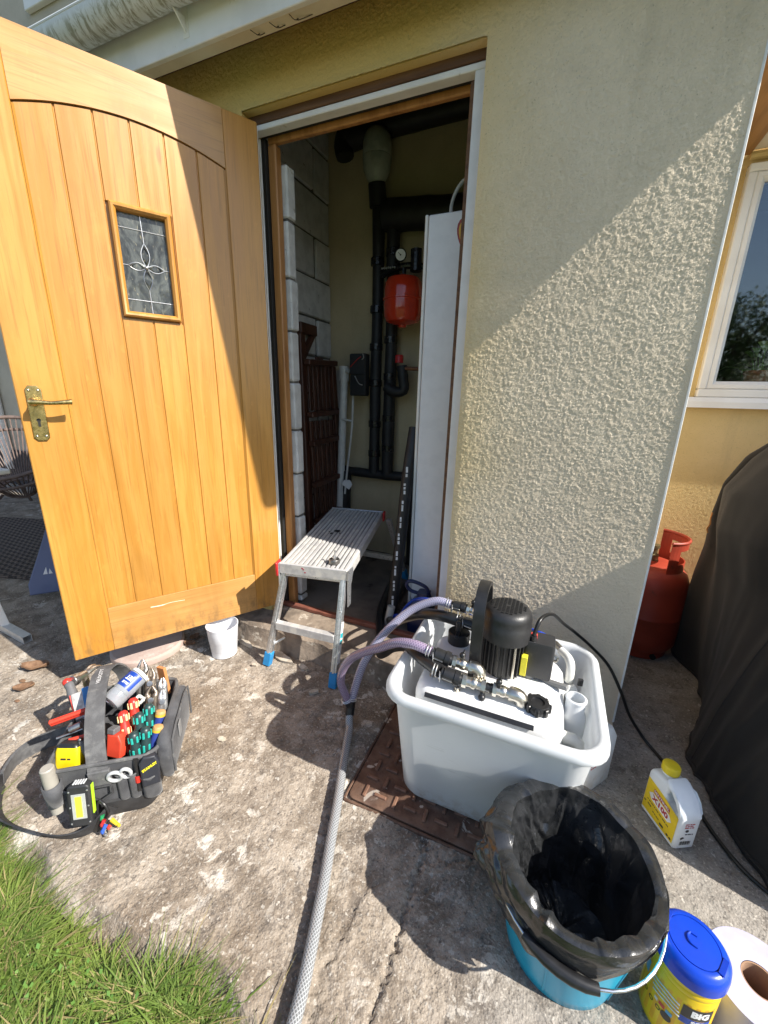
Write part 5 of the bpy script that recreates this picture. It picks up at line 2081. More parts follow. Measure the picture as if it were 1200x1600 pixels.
b.greek(SP @ Matrix.Translation((.004, .060, 0)), .022, .0036, 8)
for k in range(14):
    x = -.016 + k * .0022
    b.box(x, x + (.0013 if k % 3 else .0006), .020, .034, 0, .0003, .00005, SP)
b.build('side_print', MBKP, XB, smooth=0)

# ================================================================ tub of wipes
WX, WY = .350, .660
WR = .0535
WT = thing('wipes_tub', 'yellow tub of cleaning wipes with a blue lid beside the cyan bucket', 'wipes tub', (WX, WY, 0))
WT.scale = (.985, .985, 1.06)
b = MB()
b.lathe([(.046, .001), (.050, .0), (.0525, .004), (WR, .012), (WR, .132), (WR - .001, .135), (WR, .138), (WR, .143), (WR - .001, .146), (WR, .149), (WR, .155), (WR - .003, .157), (.047, .160)], (WX, WY, 0), 48)
b.build('body', MAT('yellow_tub_plastic', (.80, .56, .015), (.76, .52, .012), .28), WT)
MBL2 = MAT('blue_lid_plastic', (.008, .055, .50), (.008, .05, .46), .25)
b = MB()
b.lathe([(WR + .0005, .1575), (WR + .0035, .158), (WR + .0035, .172), (WR + .002, .182), (WR - .004, .189), (WR - .010, .1915), (.0405, .1915), (.040, .1895), (.0392, .1895), (.0387, .1918), (.03, .1926), (.004, .193)], (WX, WY, 0), 56)
b.build('lid', MBL2, WT, smooth=45)
MBL3 = MAT('blue_lid_dark', (.006, .04, .40), rough=.25)
for a in (R(150), R(-30)):
    M_ = Matrix.Translation((WX, WY, 0)) @ rotz(a)
    b = MB()
    b.box(.0385, .0475, -.016, .016, .1905, .1935, .001, M_)
    b.build('hinge_tab', MBL3, WT)
b = MB()
b.tube(smooth_path([(WX - .004, WY + .012, .194), (WX - .010, WY + .004, .1945), (WX - .008, WY - .006, .1945), (WX + .002, WY - .010, .194)], 5), .0018, 8)
b.tube([(WX - .004, WY + .012, .194), (WX + .006, WY + .009, .194)], .0016, 8)
b.build('raised_mark', MBL2, WT)
# printed band bent round the tub: 'a' is the direction of the middle of the printing
LA = R(-99)


def wl(a_c, x0, x1, z0, z1, lift, name, mat):
    b = MB()
    N = 10
    r = WR + lift
    pts = [LA + a_c + (x0 + (x1 - x0) * k / N) / WR for k in range(N + 1)]
    V = [(WX + r * math.cos(a), WY + r * math.sin(a), z) for z in (z0, z1) for a in pts]
    b.add(V, [(k, k + 1, N + 2 + k, N + 1 + k) for k in range(N)])
    return b.build(name, mat, WT)


def wt(a_c, x, z, s, size, name, mat, bold=.0006, lift=.0009, al='CENTER'):
    b = MB()
    a = LA + a_c + x / WR
    r = WR + lift
    c = Vector((WX + r * math.cos(a), WY + r * math.sin(a), z))
    nn = Vector((math.cos(a), math.sin(a), 0))
    M_ = frame(c, nn, (-nn.y, nn.x, 0))
    b.text(s, size, M_, bold, .0002, r, al)
    return b.build(name, mat, WT, smooth=0)


MOR = MAT('label_orange', (.78, .42, .02), rough=.4)
MDK = MAT('label_dark', (.03, .03, .03), rough=.4)
MBU = MAT('label_blue', (.02, .08, .42), rough=.4)
MSK = MAT('label_sky_blue', (.10, .38, .62), rough=.4)
MRE = MAT('label_bright_red', (.60, .05, .04), rough=.4)
MGY = MAT('label_pale_line', (.70, .70, .64), rough=.4)
wl(0, -.080, .060, .018, .120, .0003, 'label', MOR)
wl(0, -.004, .045, .090, .116, .0006, 'label_block', MDK)
wl(0, -.004, .045, .074, .089, .0006, 'label_band', MBU)
wt(0, .024, .103, 'BIG', .019, 'label_title', MWH, .0012)
wt(0, .024, .0815, 'SCR', .013, 'label_title', MWH, .0008)
for k, (x0, z) in enumerate(((-.052, .112), (-.052, .1035), (-.050, .095), (-.048, .0865))):
    b = MB()
    r = WR + .0009
    pts = [LA + (x0 + (.044) * q / 9) / WR for q in range(10)]
    b.tube([(WX + r * math.cos(a), WY + r * math.sin(a), z - .005 * abs(q / 9 - .5) * 2) for q, a in enumerate(pts)], .0013, 6)
    b.build('label_line', MGY, WT)
wl(0, -.079, -.066, .085, .112, .0006, 'label_patch', MSK)
wl(0, -.042, -.036, .066, .073, .0006, 'label_patch', MGY)
wl(0, -.034, -.024, .066, .074, .0006, 'label_patch', MRE)
wl(0, -.022, -.012, .064, .072, .0006, 'label_patch', MSK)
for k, s_ in enumerate((.004, .0042, .0042, .0085)):
    a = LA + (-.060 + k * .0135) / WR
    b = MB()
    nn = Vector((math.cos(a), math.sin(a), 0))
    M_ = frame(Vector((WX, WY, .056)) + nn * (WR + .0006), nn, (-nn.y, nn.x, 0))
    b.lathe([(s_ * .75 if k < 3 else .001, .0), (s_ * .75 if k < 3 else .001, .0004), (s_, .0004), (s_, 0)], (0, 0, 0), 18, (False, False), M_)
    if k == 3:
        b.box(-.002, .002, -.004, .004, 0, .0005, .0003, M_)
    b.build('label_icon', MDK, WT)
rq = random.Random(3)
for k in range(6):
    x = .013
    while x < .043:
        l = rq.uniform(.004, .010)
        wl(0, x, min(x + l, .044), .0562 - k * .0068 + (.008 if k == 0 else 0), .0596 - k * .0068 + (.008 if k == 0 else 0), .0006, 'label_print', MDK)
        x += l + .0022
for k in range(5):
    wl(0, .004, .010, .056 - k * .0068, .060 - k * .0068, .0006, 'label_patch', MRE)
wl(0, -.006, .045, .018, .025, .0006, 'label_band', MRE)

# ================================================================ roll of blue-white paper
PRx, PRy, PRr, PRh = .484, .712, .0815, .105
RL = thing('paper_roll', 'fat roll of pale lilac paper towel standing beside the wipes tub', 'paper roll', (PRx, PRy, 0))
n = NB('pale_paper')
p = n.obj()
rad = n.new('ShaderNodeVectorMath', operation='LENGTH')
fl = n.mapping(p, (1, 1, 0))
n.put(rad.inputs[0], fl)
lay = n.wave(n.mapping(p, (0, 0, 0)), 1)
rings_ = n.math('SINE', n.math('MULTIPLY', rad.outputs['Value'], 5200))
M_PAPER = n.fin(n.mix(n.step(n.noise(p, 30, 4), .4, .6), (.42, .41, .53), (.46, .45, .57)), .9, 0, n.bump(n.math('ADD', n.math('MULTIPLY', rings_, .3), n.noise(p, 120, 3)), .12, .001))
b = MB()
b.lathe([(.0285, .002), (PRr - .001, .001), (PRr, .004), (PRr, PRh - .004), (PRr - .002, PRh), (.0285, PRh)], (PRx, PRy, 0), 64, (False, False))
b.build('paper', M_PAPER, RL, smooth=40)
b = MB()
b.lathe([(.0280, .001), (.0280, PRh - .001), (.0258, PRh - .001), (.0258, .001)], (PRx, PRy, 0), 40, (False, False))
b.build('card_core', MAT('brown_card', (.36, .22, .14), (.31, .19, .12), .9, bump=.2), RL, smooth=40)

# ================================================================ gas cylinder
GX_, GY_ = .490, 2.045
GC = thing('gas_cylinder', 'orange-red gas cylinder with open handle collar behind the lean-to corner', 'gas cylinder', (GX_, GY_, 0))
MGAS = MAT('faded_red_paint', (.33, .040, .018), (.27, .032, .015), .5, scale=9, dirt=(.12, .03, .015), dscale=25, dlo=.62, dhi=.72, bump=.15)
b = MB()
b.lathe([(.11, .03), (.135, .038), (.150, .065), (.152, .10), (.152, .20), (.1535, .203), (.1535, .207), (.152, .21), (.152, .335), (.148, .37), (.135, .40), (.110, .425), (.07, .440), (.03, .444)], (GX_, GY_, 0), 48)
b.build('body', MGAS, GC)
b = MB()
b.lathe([(.118, .0), (.124, .0), (.130, .05), (.124, .055), (.118, .03)], (GX_, GY_, 0), 40, (False, False))
b.build('foot_ring', MGAS, GC)
b = MB()
b.tube([(GX_ + .05, GY_ - .118, .02), (GX_ + .052, GY_ - .130, .02)], .012, 12)
b.build('drain_hole', M_BLACK_GAP, GC)
b = MB()
# collar: two curved grips with openings, a rolled top edge
for a0, a1 in ((-75, 70), (105, 250)):
    prev = None
    N = 20
    for zlo, zhi, full in ((.415, .462, True), (.525, .56, True), (.462, .525, False)):
        for k in range(N):
            if not full and 3 <= k < N - 3:
                continue
            u0, u1 = R(a0 + (a1 - a0) * k / N), R(a0 + (a1 - a0) * (k + 1) / N)
            V = []
            for u in (u0, u1):
                for r in (.111, .115):
                    for z in (zlo, zhi):
                        V.append((GX_ + r * math.cos(u), GY_ + r * math.sin(u), z))
            b.add(V, [(0, 4, 5, 1), (2, 3, 7, 6), (0, 2, 6, 4), (1, 5, 7, 3), (0, 1, 3, 2), (4, 6, 7, 5)])
    ring = [(GX_ + .113 * math.cos(R(a0 + (a1 - a0) * k / 24)), GY_ + .113 * math.sin(R(a0 + (a1 - a0) * k / 24)), .56) for k in range(25)]
    b.tube(ring, .007, 8)
b.build('collar', MGAS, GC, smooth=45)
b = MB()
b.lathe([(.026, .44), (.026, .47), (.018, .475), (.018, .50), (.024, .502), (.024, .515), (.01, .517)], (GX_ - .01, GY_, 0), 16)
b.build('valve', MAT('dull_brass_valve', (.20, .16, .08), rough=.5, metal=.8), GC)

# ================================================================ barbecue under a dark cover
CVR = [
    (0.0, [(.72, 2.10), (.69, 1.85), (.662, 1.63), (.60, 1.50), (.545, 1.36), (.565, 1.25), (.583, 1.16), (.622, .996), (.70, .93), (.90, .90), (1.7, .90), (1.78, 1.3), (1.78, 1.8), (1.7, 2.12)]),
    (.22, [(.705, 2.07), (.655, 1.84), (.625, 1.63), (.60, 1.47), (.575, 1.36), (.595, 1.25), (.625, 1.14), (.665, 1.01), (.73, .95), (.92, .925), (1.68, .925), (1.75, 1.3), (1.75, 1.8), (1.68, 2.1)]),
    (.45, [(.68, 2.04), (.625, 1.82), (.595, 1.62), (.600, 1.46), (.612, 1.34), (.635, 1.24), (.672, 1.13), (.715, 1.04), (.78, .985), (.95, .96), (1.66, .96), (1.72, 1.3), (1.72, 1.8), (1.66, 2.08)]),
    (.60, [(.69, 1.93), (.63, 1.79), (.570, 1.62), (.600, 1.45), (.648, 1.33), (.678, 1.23), (.712, 1.13), (.755, 1.06), (.82, 1.01), (.97, .985), (1.65, .985), (1.70, 1.3), (1.70, 1.8), (1.65, 2.06)]),
    (.74, [(.66, 1.82), (.59, 1.73), (.535, 1.60), (.565, 1.45), (.655, 1.33), (.70, 1.23), (.74, 1.14), (.785, 1.08), (.85, 1.035), (.99, 1.01), (1.64, 1.01), (1.68, 1.3), (1.68, 1.8), (1.64, 2.04)]),
    (.87, [(.66, 1.76), (.575, 1.69), (.528, 1.59), (.575, 1.45), (.665, 1.33), (.72, 1.23), (.76, 1.15), (.81, 1.10), (.88, 1.06), (1.01, 1.035), (1.63, 1.035), (1.67, 1.3), (1.67, 1.8), (1.63, 2.02)]),
    (.97, [(.69, 1.74), (.615, 1.66), (.575, 1.58), (.62, 1.45), (.70, 1.335), (.745, 1.25), (.79, 1.175), (.84, 1.13), (.91, 1.09), (1.03, 1.065), (1.62, 1.065), (1.655, 1.3), (1.655, 1.8), (1.62, 2.0)]),
    (1.03, [(.74, 1.72), (.66, 1.64), (.615, 1.56), (.665, 1.46), (.73, 1.36), (.775, 1.28), (.82, 1.21), (.87, 1.165), (.94, 1.12), (1.05, 1.10), (1.60, 1.10), (1.64, 1.3), (1.64, 1.8), (1.60, 1.97)]),
    (1.10, [(.88, 1.66), (.82, 1.60), (.79, 1.54), (.82, 1.47), (.85, 1.42), (.89, 1.36), (.93, 1.30), (.97, 1.26), (1.03, 1.22), (1.12, 1.19), (1.55, 1.19), (1.58, 1.4), (1.58, 1.7), (1.55, 1.85)]),
]


def closed_cr(P, n_):
    out, m_ = [], len(P)
    for i in range(m_):
        a, b_, c, d = [np.array(P[(i + k) % m_]) for k in (-1, 0, 1, 2)]
        for k in range(n_):
            t = k / n_
            out.append(.5 * (2 * b_ + (c - a) * t + (2 * a - 5 * b_ + 4 * c - d) * t * t + (3 * b_ - a - 3 * c + d) * t ** 3))
    return np.array(out)


fixed = []
for z, P_ in CVR:
    fixed.append((z, [(max(x, (.346 + .012 * min(z, .5)) * y) if (y > 1.55 and x < .9 and z < .5) else x, y) for x, y in P_]))
CVR = fixed
rr = np.array([closed_cr(p_, 16) for _, p_ in CVR])            # levels x points x 2
zz = np.array([z for z, _ in CVR])
zf = np.linspace(0, 1.10, 90)
NPn = rr.shape[1]
RX_ = np.array([[np.interp(zf, zz, rr[:, k, c]) for k in range(NPn)] for c in (0, 1)])   # 2 x pts x z
s_ = np.arange(NPn) / NPn * 2 * np.pi
ctr = np.array([1.15, 1.5])
S, ZF = np.meshgrid(s_, zf, indexing='ij')
r_ = np.random.default_rng(17)
fold = np.zeros_like(S)
for k in (5, 7, 9, 13, 17, 22, 31):
    for m_ in (1, 3, 6):
        fold += r_.normal() * np.cos(k * S + r_.choice([-1, 1]) * m_ * ZF + r_.uniform(0, 6.28)) * (12 / (k + 6))
fold = .0095 * (1 - np.minimum(np.abs(fold / fold.std()), 1.8)) * np.clip(1.15 - ZF, 0, 1)
dx, dy = RX_[0] - ctr[0], RX_[1] - ctr[1]
L_ = np.hypot(dx, dy)
V = np.stack([RX_[0] + dx / L_ * fold, RX_[1] + dy / L_ * fold, ZF + .004 * np.sin(17 * S)], -1).reshape(-1, 3)
V[:, 2] = np.maximum(V[:, 2], .003)
nzf = len(zf)
i, j = np.mgrid[0:NPn, 0:nzf - 1]
a = i * nzf + j
c = ((i + 1) % NPn) * nzf + j
F = np.stack([a, c, c + 1, a + 1], -1).reshape(-1, 4)
capc = len(V)
V = np.vstack([V, [[1.15, 1.52, 1.125]]])
top = [(k * nzf + nzf - 1) for k in range(NPn)]
F = np.vstack([F, [[top[k], top[(k + 1) % NPn], capc, capc] for k in range(NPn)]])
BQ = thing('covered_barbecue', 'dark brown fabric cover draped over a barbecue at the right edge', 'covered barbecue', (1.15, 1.5, 0))
n = NB('dark_brown_fabric')
p = n.obj()
wv = n.math('ADD', n.wave(p, 260, 0, 'Z'), n.wave(p, 260, 0, 'Y'))
fc = n.mix(n.step(n.noise(p, 6, 5, .6), .35, .7), (.0095, .0075, .0062), (.017, .013, .0105))
M_COVER = n.fin(fc, .8, 0, n.bump(n.math('ADD', n.math('MULTIPLY', wv, .1), n.noise(n.mapping(p, (9, 9, 3)), 2, 5)), .35, .01), Sheen_Weight=.08)
F = F.astype(np.int64)
tri = F[-NPn:, :3]
quad = F[:-NPn]
F2 = np.vstack([quad[:, [0, 1, 2]], quad[:, [0, 2, 3]], tri])
np_mesh('fabric_cover', V, F2, M_COVER, BQ)
b = MB()
b.tube(smooth_path([(.532, 1.652, .775), (.530, 1.648, .755), (.534, 1.652, .735), (.531, 1.658, .715), (.536, 1.66, .70)], 4), .0022, 6)
b.build('loose_thread', MAT('orange_thread', (.55, .22, .06), rough=.8), BQ)
V3 = V
for nm_, idx in (('hem', None), ('seam', 4), ('seam', 9)):
    b = MB()
    if idx is None:
        b.tube([Vector(V3[(k % NPn) * nzf + 1]) + Vector((0, 0, .004)) for k in range(NPn + 1)], .0045, 6)
    else:
        b.tube([Vector(V3[(idx * 16 + 3) * nzf + q]) for q in range(2, nzf - 2)], .0028, 6)
    b.build(nm_, M_COVER, BQ)
b = MB()
b.rloft([(1.15, 1.5, .40, .30, .05, .05), (1.15, 1.5, .42, .32, .05, .9)])
b.build('barbecue_body', M_BLK, BQ)

# ================================================================ tool bag and what is in it
BA = R(38)
BM = Matrix.Translation((-1.09, .575, 0)) @ rotz(BA)


def B(x, y, z):
    return BM @ Vector((x, y, z))


n = NB('dark_grey_nylon')
p = n.obj()
wv = n.noise(n.mapping(p, (700, 700, 260)), 1.0, 3)
nc = n.mix(n.step(n.noise(p, 14, 5, .6), .35, .68), (.036, .037, .042), (.075, .077, .084))
nc = n.mix(n.step(n.noise(p, 40, 6, .7), .58, .75, 0, .5), nc, (.16, .155, .15))
M_NYLON = n.fin(nc, .75, 0, n.bump(n.math('ADD', n.math('MULTIPLY', wv, .3), n.noise(p, 24, 5)), .5, .004), Sheen_Weight=.15)
M_WEB = MAT('grey_webbing', (.075, .075, .078), (.11, .11, .112), .8, scale=40, bump=.4, bscale=400, dirt=(.18, .175, .165), dscale=30, dlo=.52, dhi=.7)
M_WEBD = MAT('black_webbing', (.020, .020, .022), (.04, .04, .043), .7, scale=30, bump=.4, bscale=400)
TBG = thing('tool_bag', 'open dark grey fabric tool bag full of hand tools beside the grass', 'tool bag', (-1.09, .575, 0), BA)


def bagring(cx, cy, hx, hy, r, z, tilt=0.0, wob=0.0, seed=0):
    out = []
    for i, (x, y) in enumerate(rrect(hx, hy, r, 6)):
        w = 1 + wob * math.sin(i * 1.1 + seed) + wob * .6 * math.sin(i * 2.3 + seed * 2)
        out.append(BM @ Vector((cx + x * w, cy + y * w, z + tilt * (y / hy) * .5)))
    return out


b = MB()
rings = [bagring(.015, -.005, .095, .130, .03, .0), bagring(.015, -.005, .102, .138, .035, .008), bagring(.015, -.004, .104, .140, .035, .045, 0, .012, 1),
         bagring(.016, -.002, .112, .142, .035, .10, .005, .016, 2), bagring(.016, 0, .124, .143, .035, .16, .012, .014, 3), bagring(.016, 0, .132, .146, .035, .188, .02, .008, 4),
         bagring(.016, 0, .127, .141, .03, .190, .02, .008, 4), bagring(.016, 0, .117, .135, .03, .16, .012, .010, 3), bagring(.015, -.004, .098, .130, .03, .04), ]
b.loft(rings)
b.build('body', M_NYLON, TBG, smooth=60)
b = MB()
b.loft([bagring(.015, -.005, .106, .141, .035, -.0, 0), bagring(.015, -.005, .1085, .1435, .036, .004), bagring(.015, -.005, .110, .1455, .036, .050), bagring(.015, -.005, .104, .140, .036, .053)], (True, False))
b.build('base', MAT('black_rubber_base', (.022, .022, .024), (.035, .035, .037), .6, bump=.2), TBG)
b = MB()
rp = [B(*q) for q in []]
ring = bagring(.016, 0, .130, .144, .034, .190, .02, .008, 4)
b.tube(ring + ring[:1], .0055, 8)
b.build('rim', M_WEB, TBG)
# carrying strap over the top, its pad seams and D-ring
b = MB()
hs_ = smooth_path([B(.008, -.152, .118), B(.006, -.146, .165), B(-.002, -.118, .225), B(-.014, -.062, .275), B(-.026, .0, .303), B(-.036, .065, .312), B(-.030, .115, .300), B(-.016, .148, .25), B(-.008, .150, .19)], 6)
wds = [.036] * 4 + [.046] * 26 + [.040] * 30
b.ribbon(hs_, BM.to_3x3() @ Vector((1, .12, 0)), [wds[min(i, len(wds) - 1)] for i in range(len(hs_))], .0055)
b.build('carry_strap', M_WEB, TBG, smooth=50)
b = MB()
t_ = hs_[26]
tm = frame(hs_[28] + Vector((0, 0, .0036)), (hs_[27] - hs_[29]).cross(BM.to_3x3() @ Vector((1, .12, 0))) * 1.0, hs_[30] - hs_[26])
if tm.to_3x3() @ Vector((0, 0, 1)) @ Vector((0, 0, 1)) < 0:
    tm = frame(hs_[28] + Vector((0, 0, .0036)), -(hs_[27] - hs_[29]).cross(BM.to_3x3() @ Vector((1, .12, 0))), hs_[30] - hs_[26])
b.text('VELOCITY', .013, tm, .0003, .0006)
b.build('strap_print', MAT('pale_print', (.55, .55, .55), rough=.6), TBG, smooth=0)
b = MB()
dr = [B(-.018, -.158, .118), B(-.020, -.162, .095), B(.008, -.166, .080), B(.036, -.162, .095), B(.034, -.158, .118), B(-.018, -.158, .118)]
b.tube(dr, .0032, 8)
b.build('d_ring', M_WEBD, TBG)
b = MB()
b.box(-.018, .034, -.156, -.144, .115, .165, .004, BM)
b.build('strap_anchor', M_WEB, TBG)
# shoulder strap lying in a loop on the path
b = MB()
sp = smooth_path([B(-.118, .05, .13), B(-.165, .08, .085), (-1.330, .560, .050), (-1.395, .515, .030), (-1.405, .455, .024), (-1.352, .390, .022), (-1.275, .345, .022), (-1.200, .335, .022), (-1.110, .350, .021), (-1.030, .372, .021), (-.985, .412, .022), B(.03, -.165, .05)], 8)
b.ribbon(sp, [(.25 * math.cos(i * .05), .25, .8) if i < 40 else (.1, -.45, .9) for i in range(len(sp))], .040, .0035)
b.build('shoulder_strap', M_WEBD, TBG, smooth=50)
b = MB()
q_ = sp[15]
b.ribbon(sp[12:40], [(.25 * math.cos(i * .05), .25, .8) for i in range(12, 40)], .052, .0075)
b.build('shoulder_pad', M_WEB, TBG, smooth=50)
# outer pockets
def pocket(name, x0, x1, z0, z1, d_, mat=M_NYLON, bow=.010, y=-.141):
    b = MB()
    N = 8
    V = []
    for z, k in ((z0, .6), (z0 + .012, 1.0), (z1 - .01, 1.05), (z1, 1.12)):
        row = []
        for i in range(N + 1):
            t = i / N
            row.append(BM @ Vector((x0 + (x1 - x0) * t, y - d_ * k * math.sin(math.pi * min(1, max(0, t * 1.0))) ** .5 - bow * 0, z)))
        V.append(row)
    inner = [BM @ Vector((x0 + (x1 - x0) * i / N, y + .002, z1)) for i in range(N + 1)]
    flat = [p for r_ in V for p in r_]
    F = []
    for r_ in range(3):
        for i in range(N):
            F.append((r_ * (N + 1) + i, r_ * (N + 1) + i + 1, (r_ + 1) * (N + 1) + i + 1, (r_ + 1) * (N + 1) + i))
    b.add(flat, F)
    m_ = b.build(name, mat, TBG, smooth=60)
    s_ = m_.modifiers.new('thickness', 'SOLIDIFY')
    s_.thickness = .003
    b = MB()
    b.tube(V[-1], .0028, 6)
    b.build('pocket_binding', M_WEB, TBG)


pocket('front_pocket', .040, .070, .045, .140, .014)
pocket('front_pocket', .068, .098, .045, .135, .016)
pocket('front_pocket', .098, .146, .040, .120, .022)
pocket('front_pocket', -.090, -.020, .030, .120, .016)
b = MB()
b.tube([B(-.098, -.150, .085), B(-.100, -.150, .150)], [.020, .0215], 16, False)
s_ = b.build('torch_sleeve', M_NYLON, TBG)
s_.modifiers.new('thickness', 'SOLIDIFY').thickness = .003
b = MB()
b.rloft([(0, 0, .105, .010, .01, .055), (0, 0, .118, .017, .012, .075), (0, 0, .125, .020, .014, .14), (0, 0, .120, .017, .014, .19), (0, 0, .10, .010, .01, .205)], 4, (True, True), BM @ Matrix.Translation((.157, -.005, 0)) @ rotz(R(90)))
b.build('side_pouch', M_NYLON, TBG, smooth=60)
b = MB()
so = [BM @ Vector((.1785, y, z)) for y, z in ((-.115, .08), (-.118, .14), (-.110, .185), (-.06, .196), (.06, .200), (.105, .19), (.112, .14), (.108, .08))]
b.tube(so, .003, 6)
b.build('pouch_piping', M_WEB, TBG)
b = MB()
b.box(.178, .181, -.045, -.02, .13, .175, .001, BM)
b.build('pouch_label', MAT('grey_patch', (.22, .22, .22), rough=.7), TBG)

M_REDT = MAT('red_tool_plastic', (.55, .035, .022), (.50, .03, .02), .35)
M_REDT2 = MAT('red_orange_plastic', (.62, .06, .03), rough=.4)
M_CREAM = MAT('cream_grip', (.72, .58, .28), rough=.5)
M_TEAL = MAT('teal_grip', (.02, .36, .30), rough=.45)
M_DKGRIP = MAT('dark_teal_handle', (.02, .045, .045), rough=.4)
M_YEL = MAT('yellow_tool_plastic', (.78, .60, .01), rough=.35)
M_GRIP = MAT('grey_rubber_grip', (.12, .12, .125), (.09, .09, .095), .6)
M_STEEL = MAT('worn_steel', (.45, .44, .42), (.28, .27, .26), .35, .95, scale=60)
M_RSTEEL = MAT('brown_old_steel', (.30, .25, .20), (.16, .13, .11), .45, .85, scale=50)
M_WOODH = MAT('beech_cap', (.55, .33, .14), (.45, .26, .10), .5)
M_NAVY = MAT('blue_grip', (.025, .045, .22), rough=.4)


def tool(name, label, cat, loc, group=None):
    return thing(name, label, cat, B(*loc), 0, group)


# spray jar with blue label
J = tool('sealant_jar', 'clear grey plastic jar with blue label lying across the open tool bag', 'jar', (.03, .02, .27))
jm = frame(B(.004, -.012, .262), BM.to_3x3() @ Vector((.062, .072, .030)))
b = MB()
b.lathe([(.015, -.004), (.026, .0), (.0285, .005), (.0285, .03), (.0270, .032), (.0285, .035), (.0285, .086), (.027, .091), (.020, .094)], (0, 0, 0), 28, (True, True), jm)
b.build('jar_body', MAT('smoky_clear_plastic', (.42, .44, .47), (.36, .38, .41), .15, Transmission_Weight=.35), J)
b = MB()
b.lathe([(.0275, .0925), (.0285, .094), (.0285, .100), (.027, .102)], (0, 0, 0), 28, (True, True), jm)
b.build('lid', M_WPLAST, J)
b = MB()
up_l = (jm.to_3x3().inverted() @ Vector((.35, -.35, 1))).normalized()
ac = math.atan2(up_l.y, up_l.x)
N = 12
V = [(.0289 * math.cos(ac + R(-58 + 116 * k / N)), .0289 * math.sin(ac + R(-58 + 116 * k / N)), z) for z in (.042, .088) for k in range(N + 1)]
b.add(V, [(k, k + 1, N + 2 + k, N + 1 + k) for k in range(N)], jm)
b.build('label', MAT('label_royal_blue', (.01, .05, .30), rough=.4), J)
b = MB()
nn = Vector((math.cos(ac), math.sin(ac), 0))
tm = jm @ frame(nn * .0291 + Vector((0, 0, .070)), nn, (-nn.y, nn.x, 0))
b.text('JET', .017, tm @ rotz(math.pi) @ Matrix.Identity(4), .0006, .0004, .0291)
b.text('BLUE', .009, tm @ rotz(math.pi) @ Matrix.Translation((0, .016, 0)), .0003, .0004, .0291)
b.build('label_print', MWH, J, smooth=0)
# hammer
H_ = tool('claw_hammer', 'old steel claw hammer standing head up at the back of the tool bag', 'hammer', (-.12, .12, .2))
hd_ = BM.to_3x3() @ Vector((-.35, -.75, .1))
b = MB()
hc = B(-.115, .132, .268)
fm = frame(hc, hd_)
b.lathe([(.010, -.006), (.0115, .010), (.0125, .022), (.0165, .026), (.0165, .038), (.0150, .040)], (0, 0, 0), 20, (True, True), fm)
for s_ in (-1, 1):
    b.tube(smooth_path([fm @ Vector((0, .0, -.004)), fm @ Vector((s_ * .006, .006, -.022)), fm @ Vector((s_ * .009, .004, -.042)), fm @ Vector((s_ * .011, -.008, -.058))], 4), [.009, .009, .008, .008, .007, .007, .006, .006, .005, .005, .004, .003, .002], 8)
b.build('head', M_STEEL, H_)
b = MB()
b.tube([hc + Vector((0, 0, .006)), B(-.095, .10, .06)], [.009, .012], 10)
b.build('handle', M_RSTEEL, H_)
# red and grey grip tool
K_ = tool('utility_knife', 'red and grey rubber-gripped knife sticking up at the back of the tool bag', 'knife', (-.13, .08, .2))
b = MB()
b.tube(smooth_path([B(-.145, .095, .272), B(-.135, .085, .262), B(-.120, .062, .235), B(-.10, .03, .19), B(-.085, .01, .12)], 4), [.006, .011, .0125, .0125, .012, .012, .0135, .0135, .013, .013, .012, .012, .012, .012, .012, .012, .012][:17], 12)
b.build('grip', M_GRIP, K_)
b = MB()
b.sphere(B(-.147, .098, .272), .0125, 12, 7)
b.build('butt', M_REDT, K_)
b = MB()
b.bar(B(-.125, .060, .252), B(-.106, .028, .214), .010, .006)
b.build('red_inlay', M_REDT, K_)
S_ = tool('scraper', 'blue-handled scraper tucked behind the carrying strap of the tool bag', 'scraper', (-.08, .06, .2))
b = MB()
b.bar(B(-.092, .075, .262), B(-.070, .03, .215), .020, .014, (0, 0, 1), .004)
b.build('handle', MAT('bright_blue_handle', (.01, .16, .45), rough=.35), S_)
b = MB()
b.bar(B(-.112, .062, .256), B(-.085, .010, .205), .026, .003)
b.build('blade', M_STEEL, S_)
# mini hacksaw: red frame
S_ = tool('mini_hacksaw', 'red plastic framed junior saw lying over the left of the tool bag', 'saw', (-.09, -.05, .22))
b = MB()
b.bar(B(-.142, -.030, .236), B(-.046, -.012, .250), .012, .020, (0, -.5, 1), .003)
b.bar(B(-.046, -.008, .250), B(-.030, -.075, .205), .014, .022, (0, -.3, 1), .003)
b.bar(B(-.034, -.070, .212), B(-.085, -.072, .205), .010, .012, (0, -.3, 1), .003)
b.build('frame', M_REDT2, S_)
for k in range(4):
    b = MB()
    b.bar(B(-.132, -.0305 - .004 * k, .2475 - .003 * k), B(-.056, -.016 - .004 * k, .2585 - .003 * k), .0012, .0012)
    b.build('grip_ridge', M_REDT, S_)
b = MB()
b.tube([B(-.12, -.055, .205), B(-.06, -.045, .215)], .003, 6)
b.build('blade_rod', M_STEEL, S_)
b = MB()
b.tube([B(-.088, -.050, .222), B(-.062, -.044, .228)], .010, 12)
b.build('knurled_nut', M_STEEL, S_)
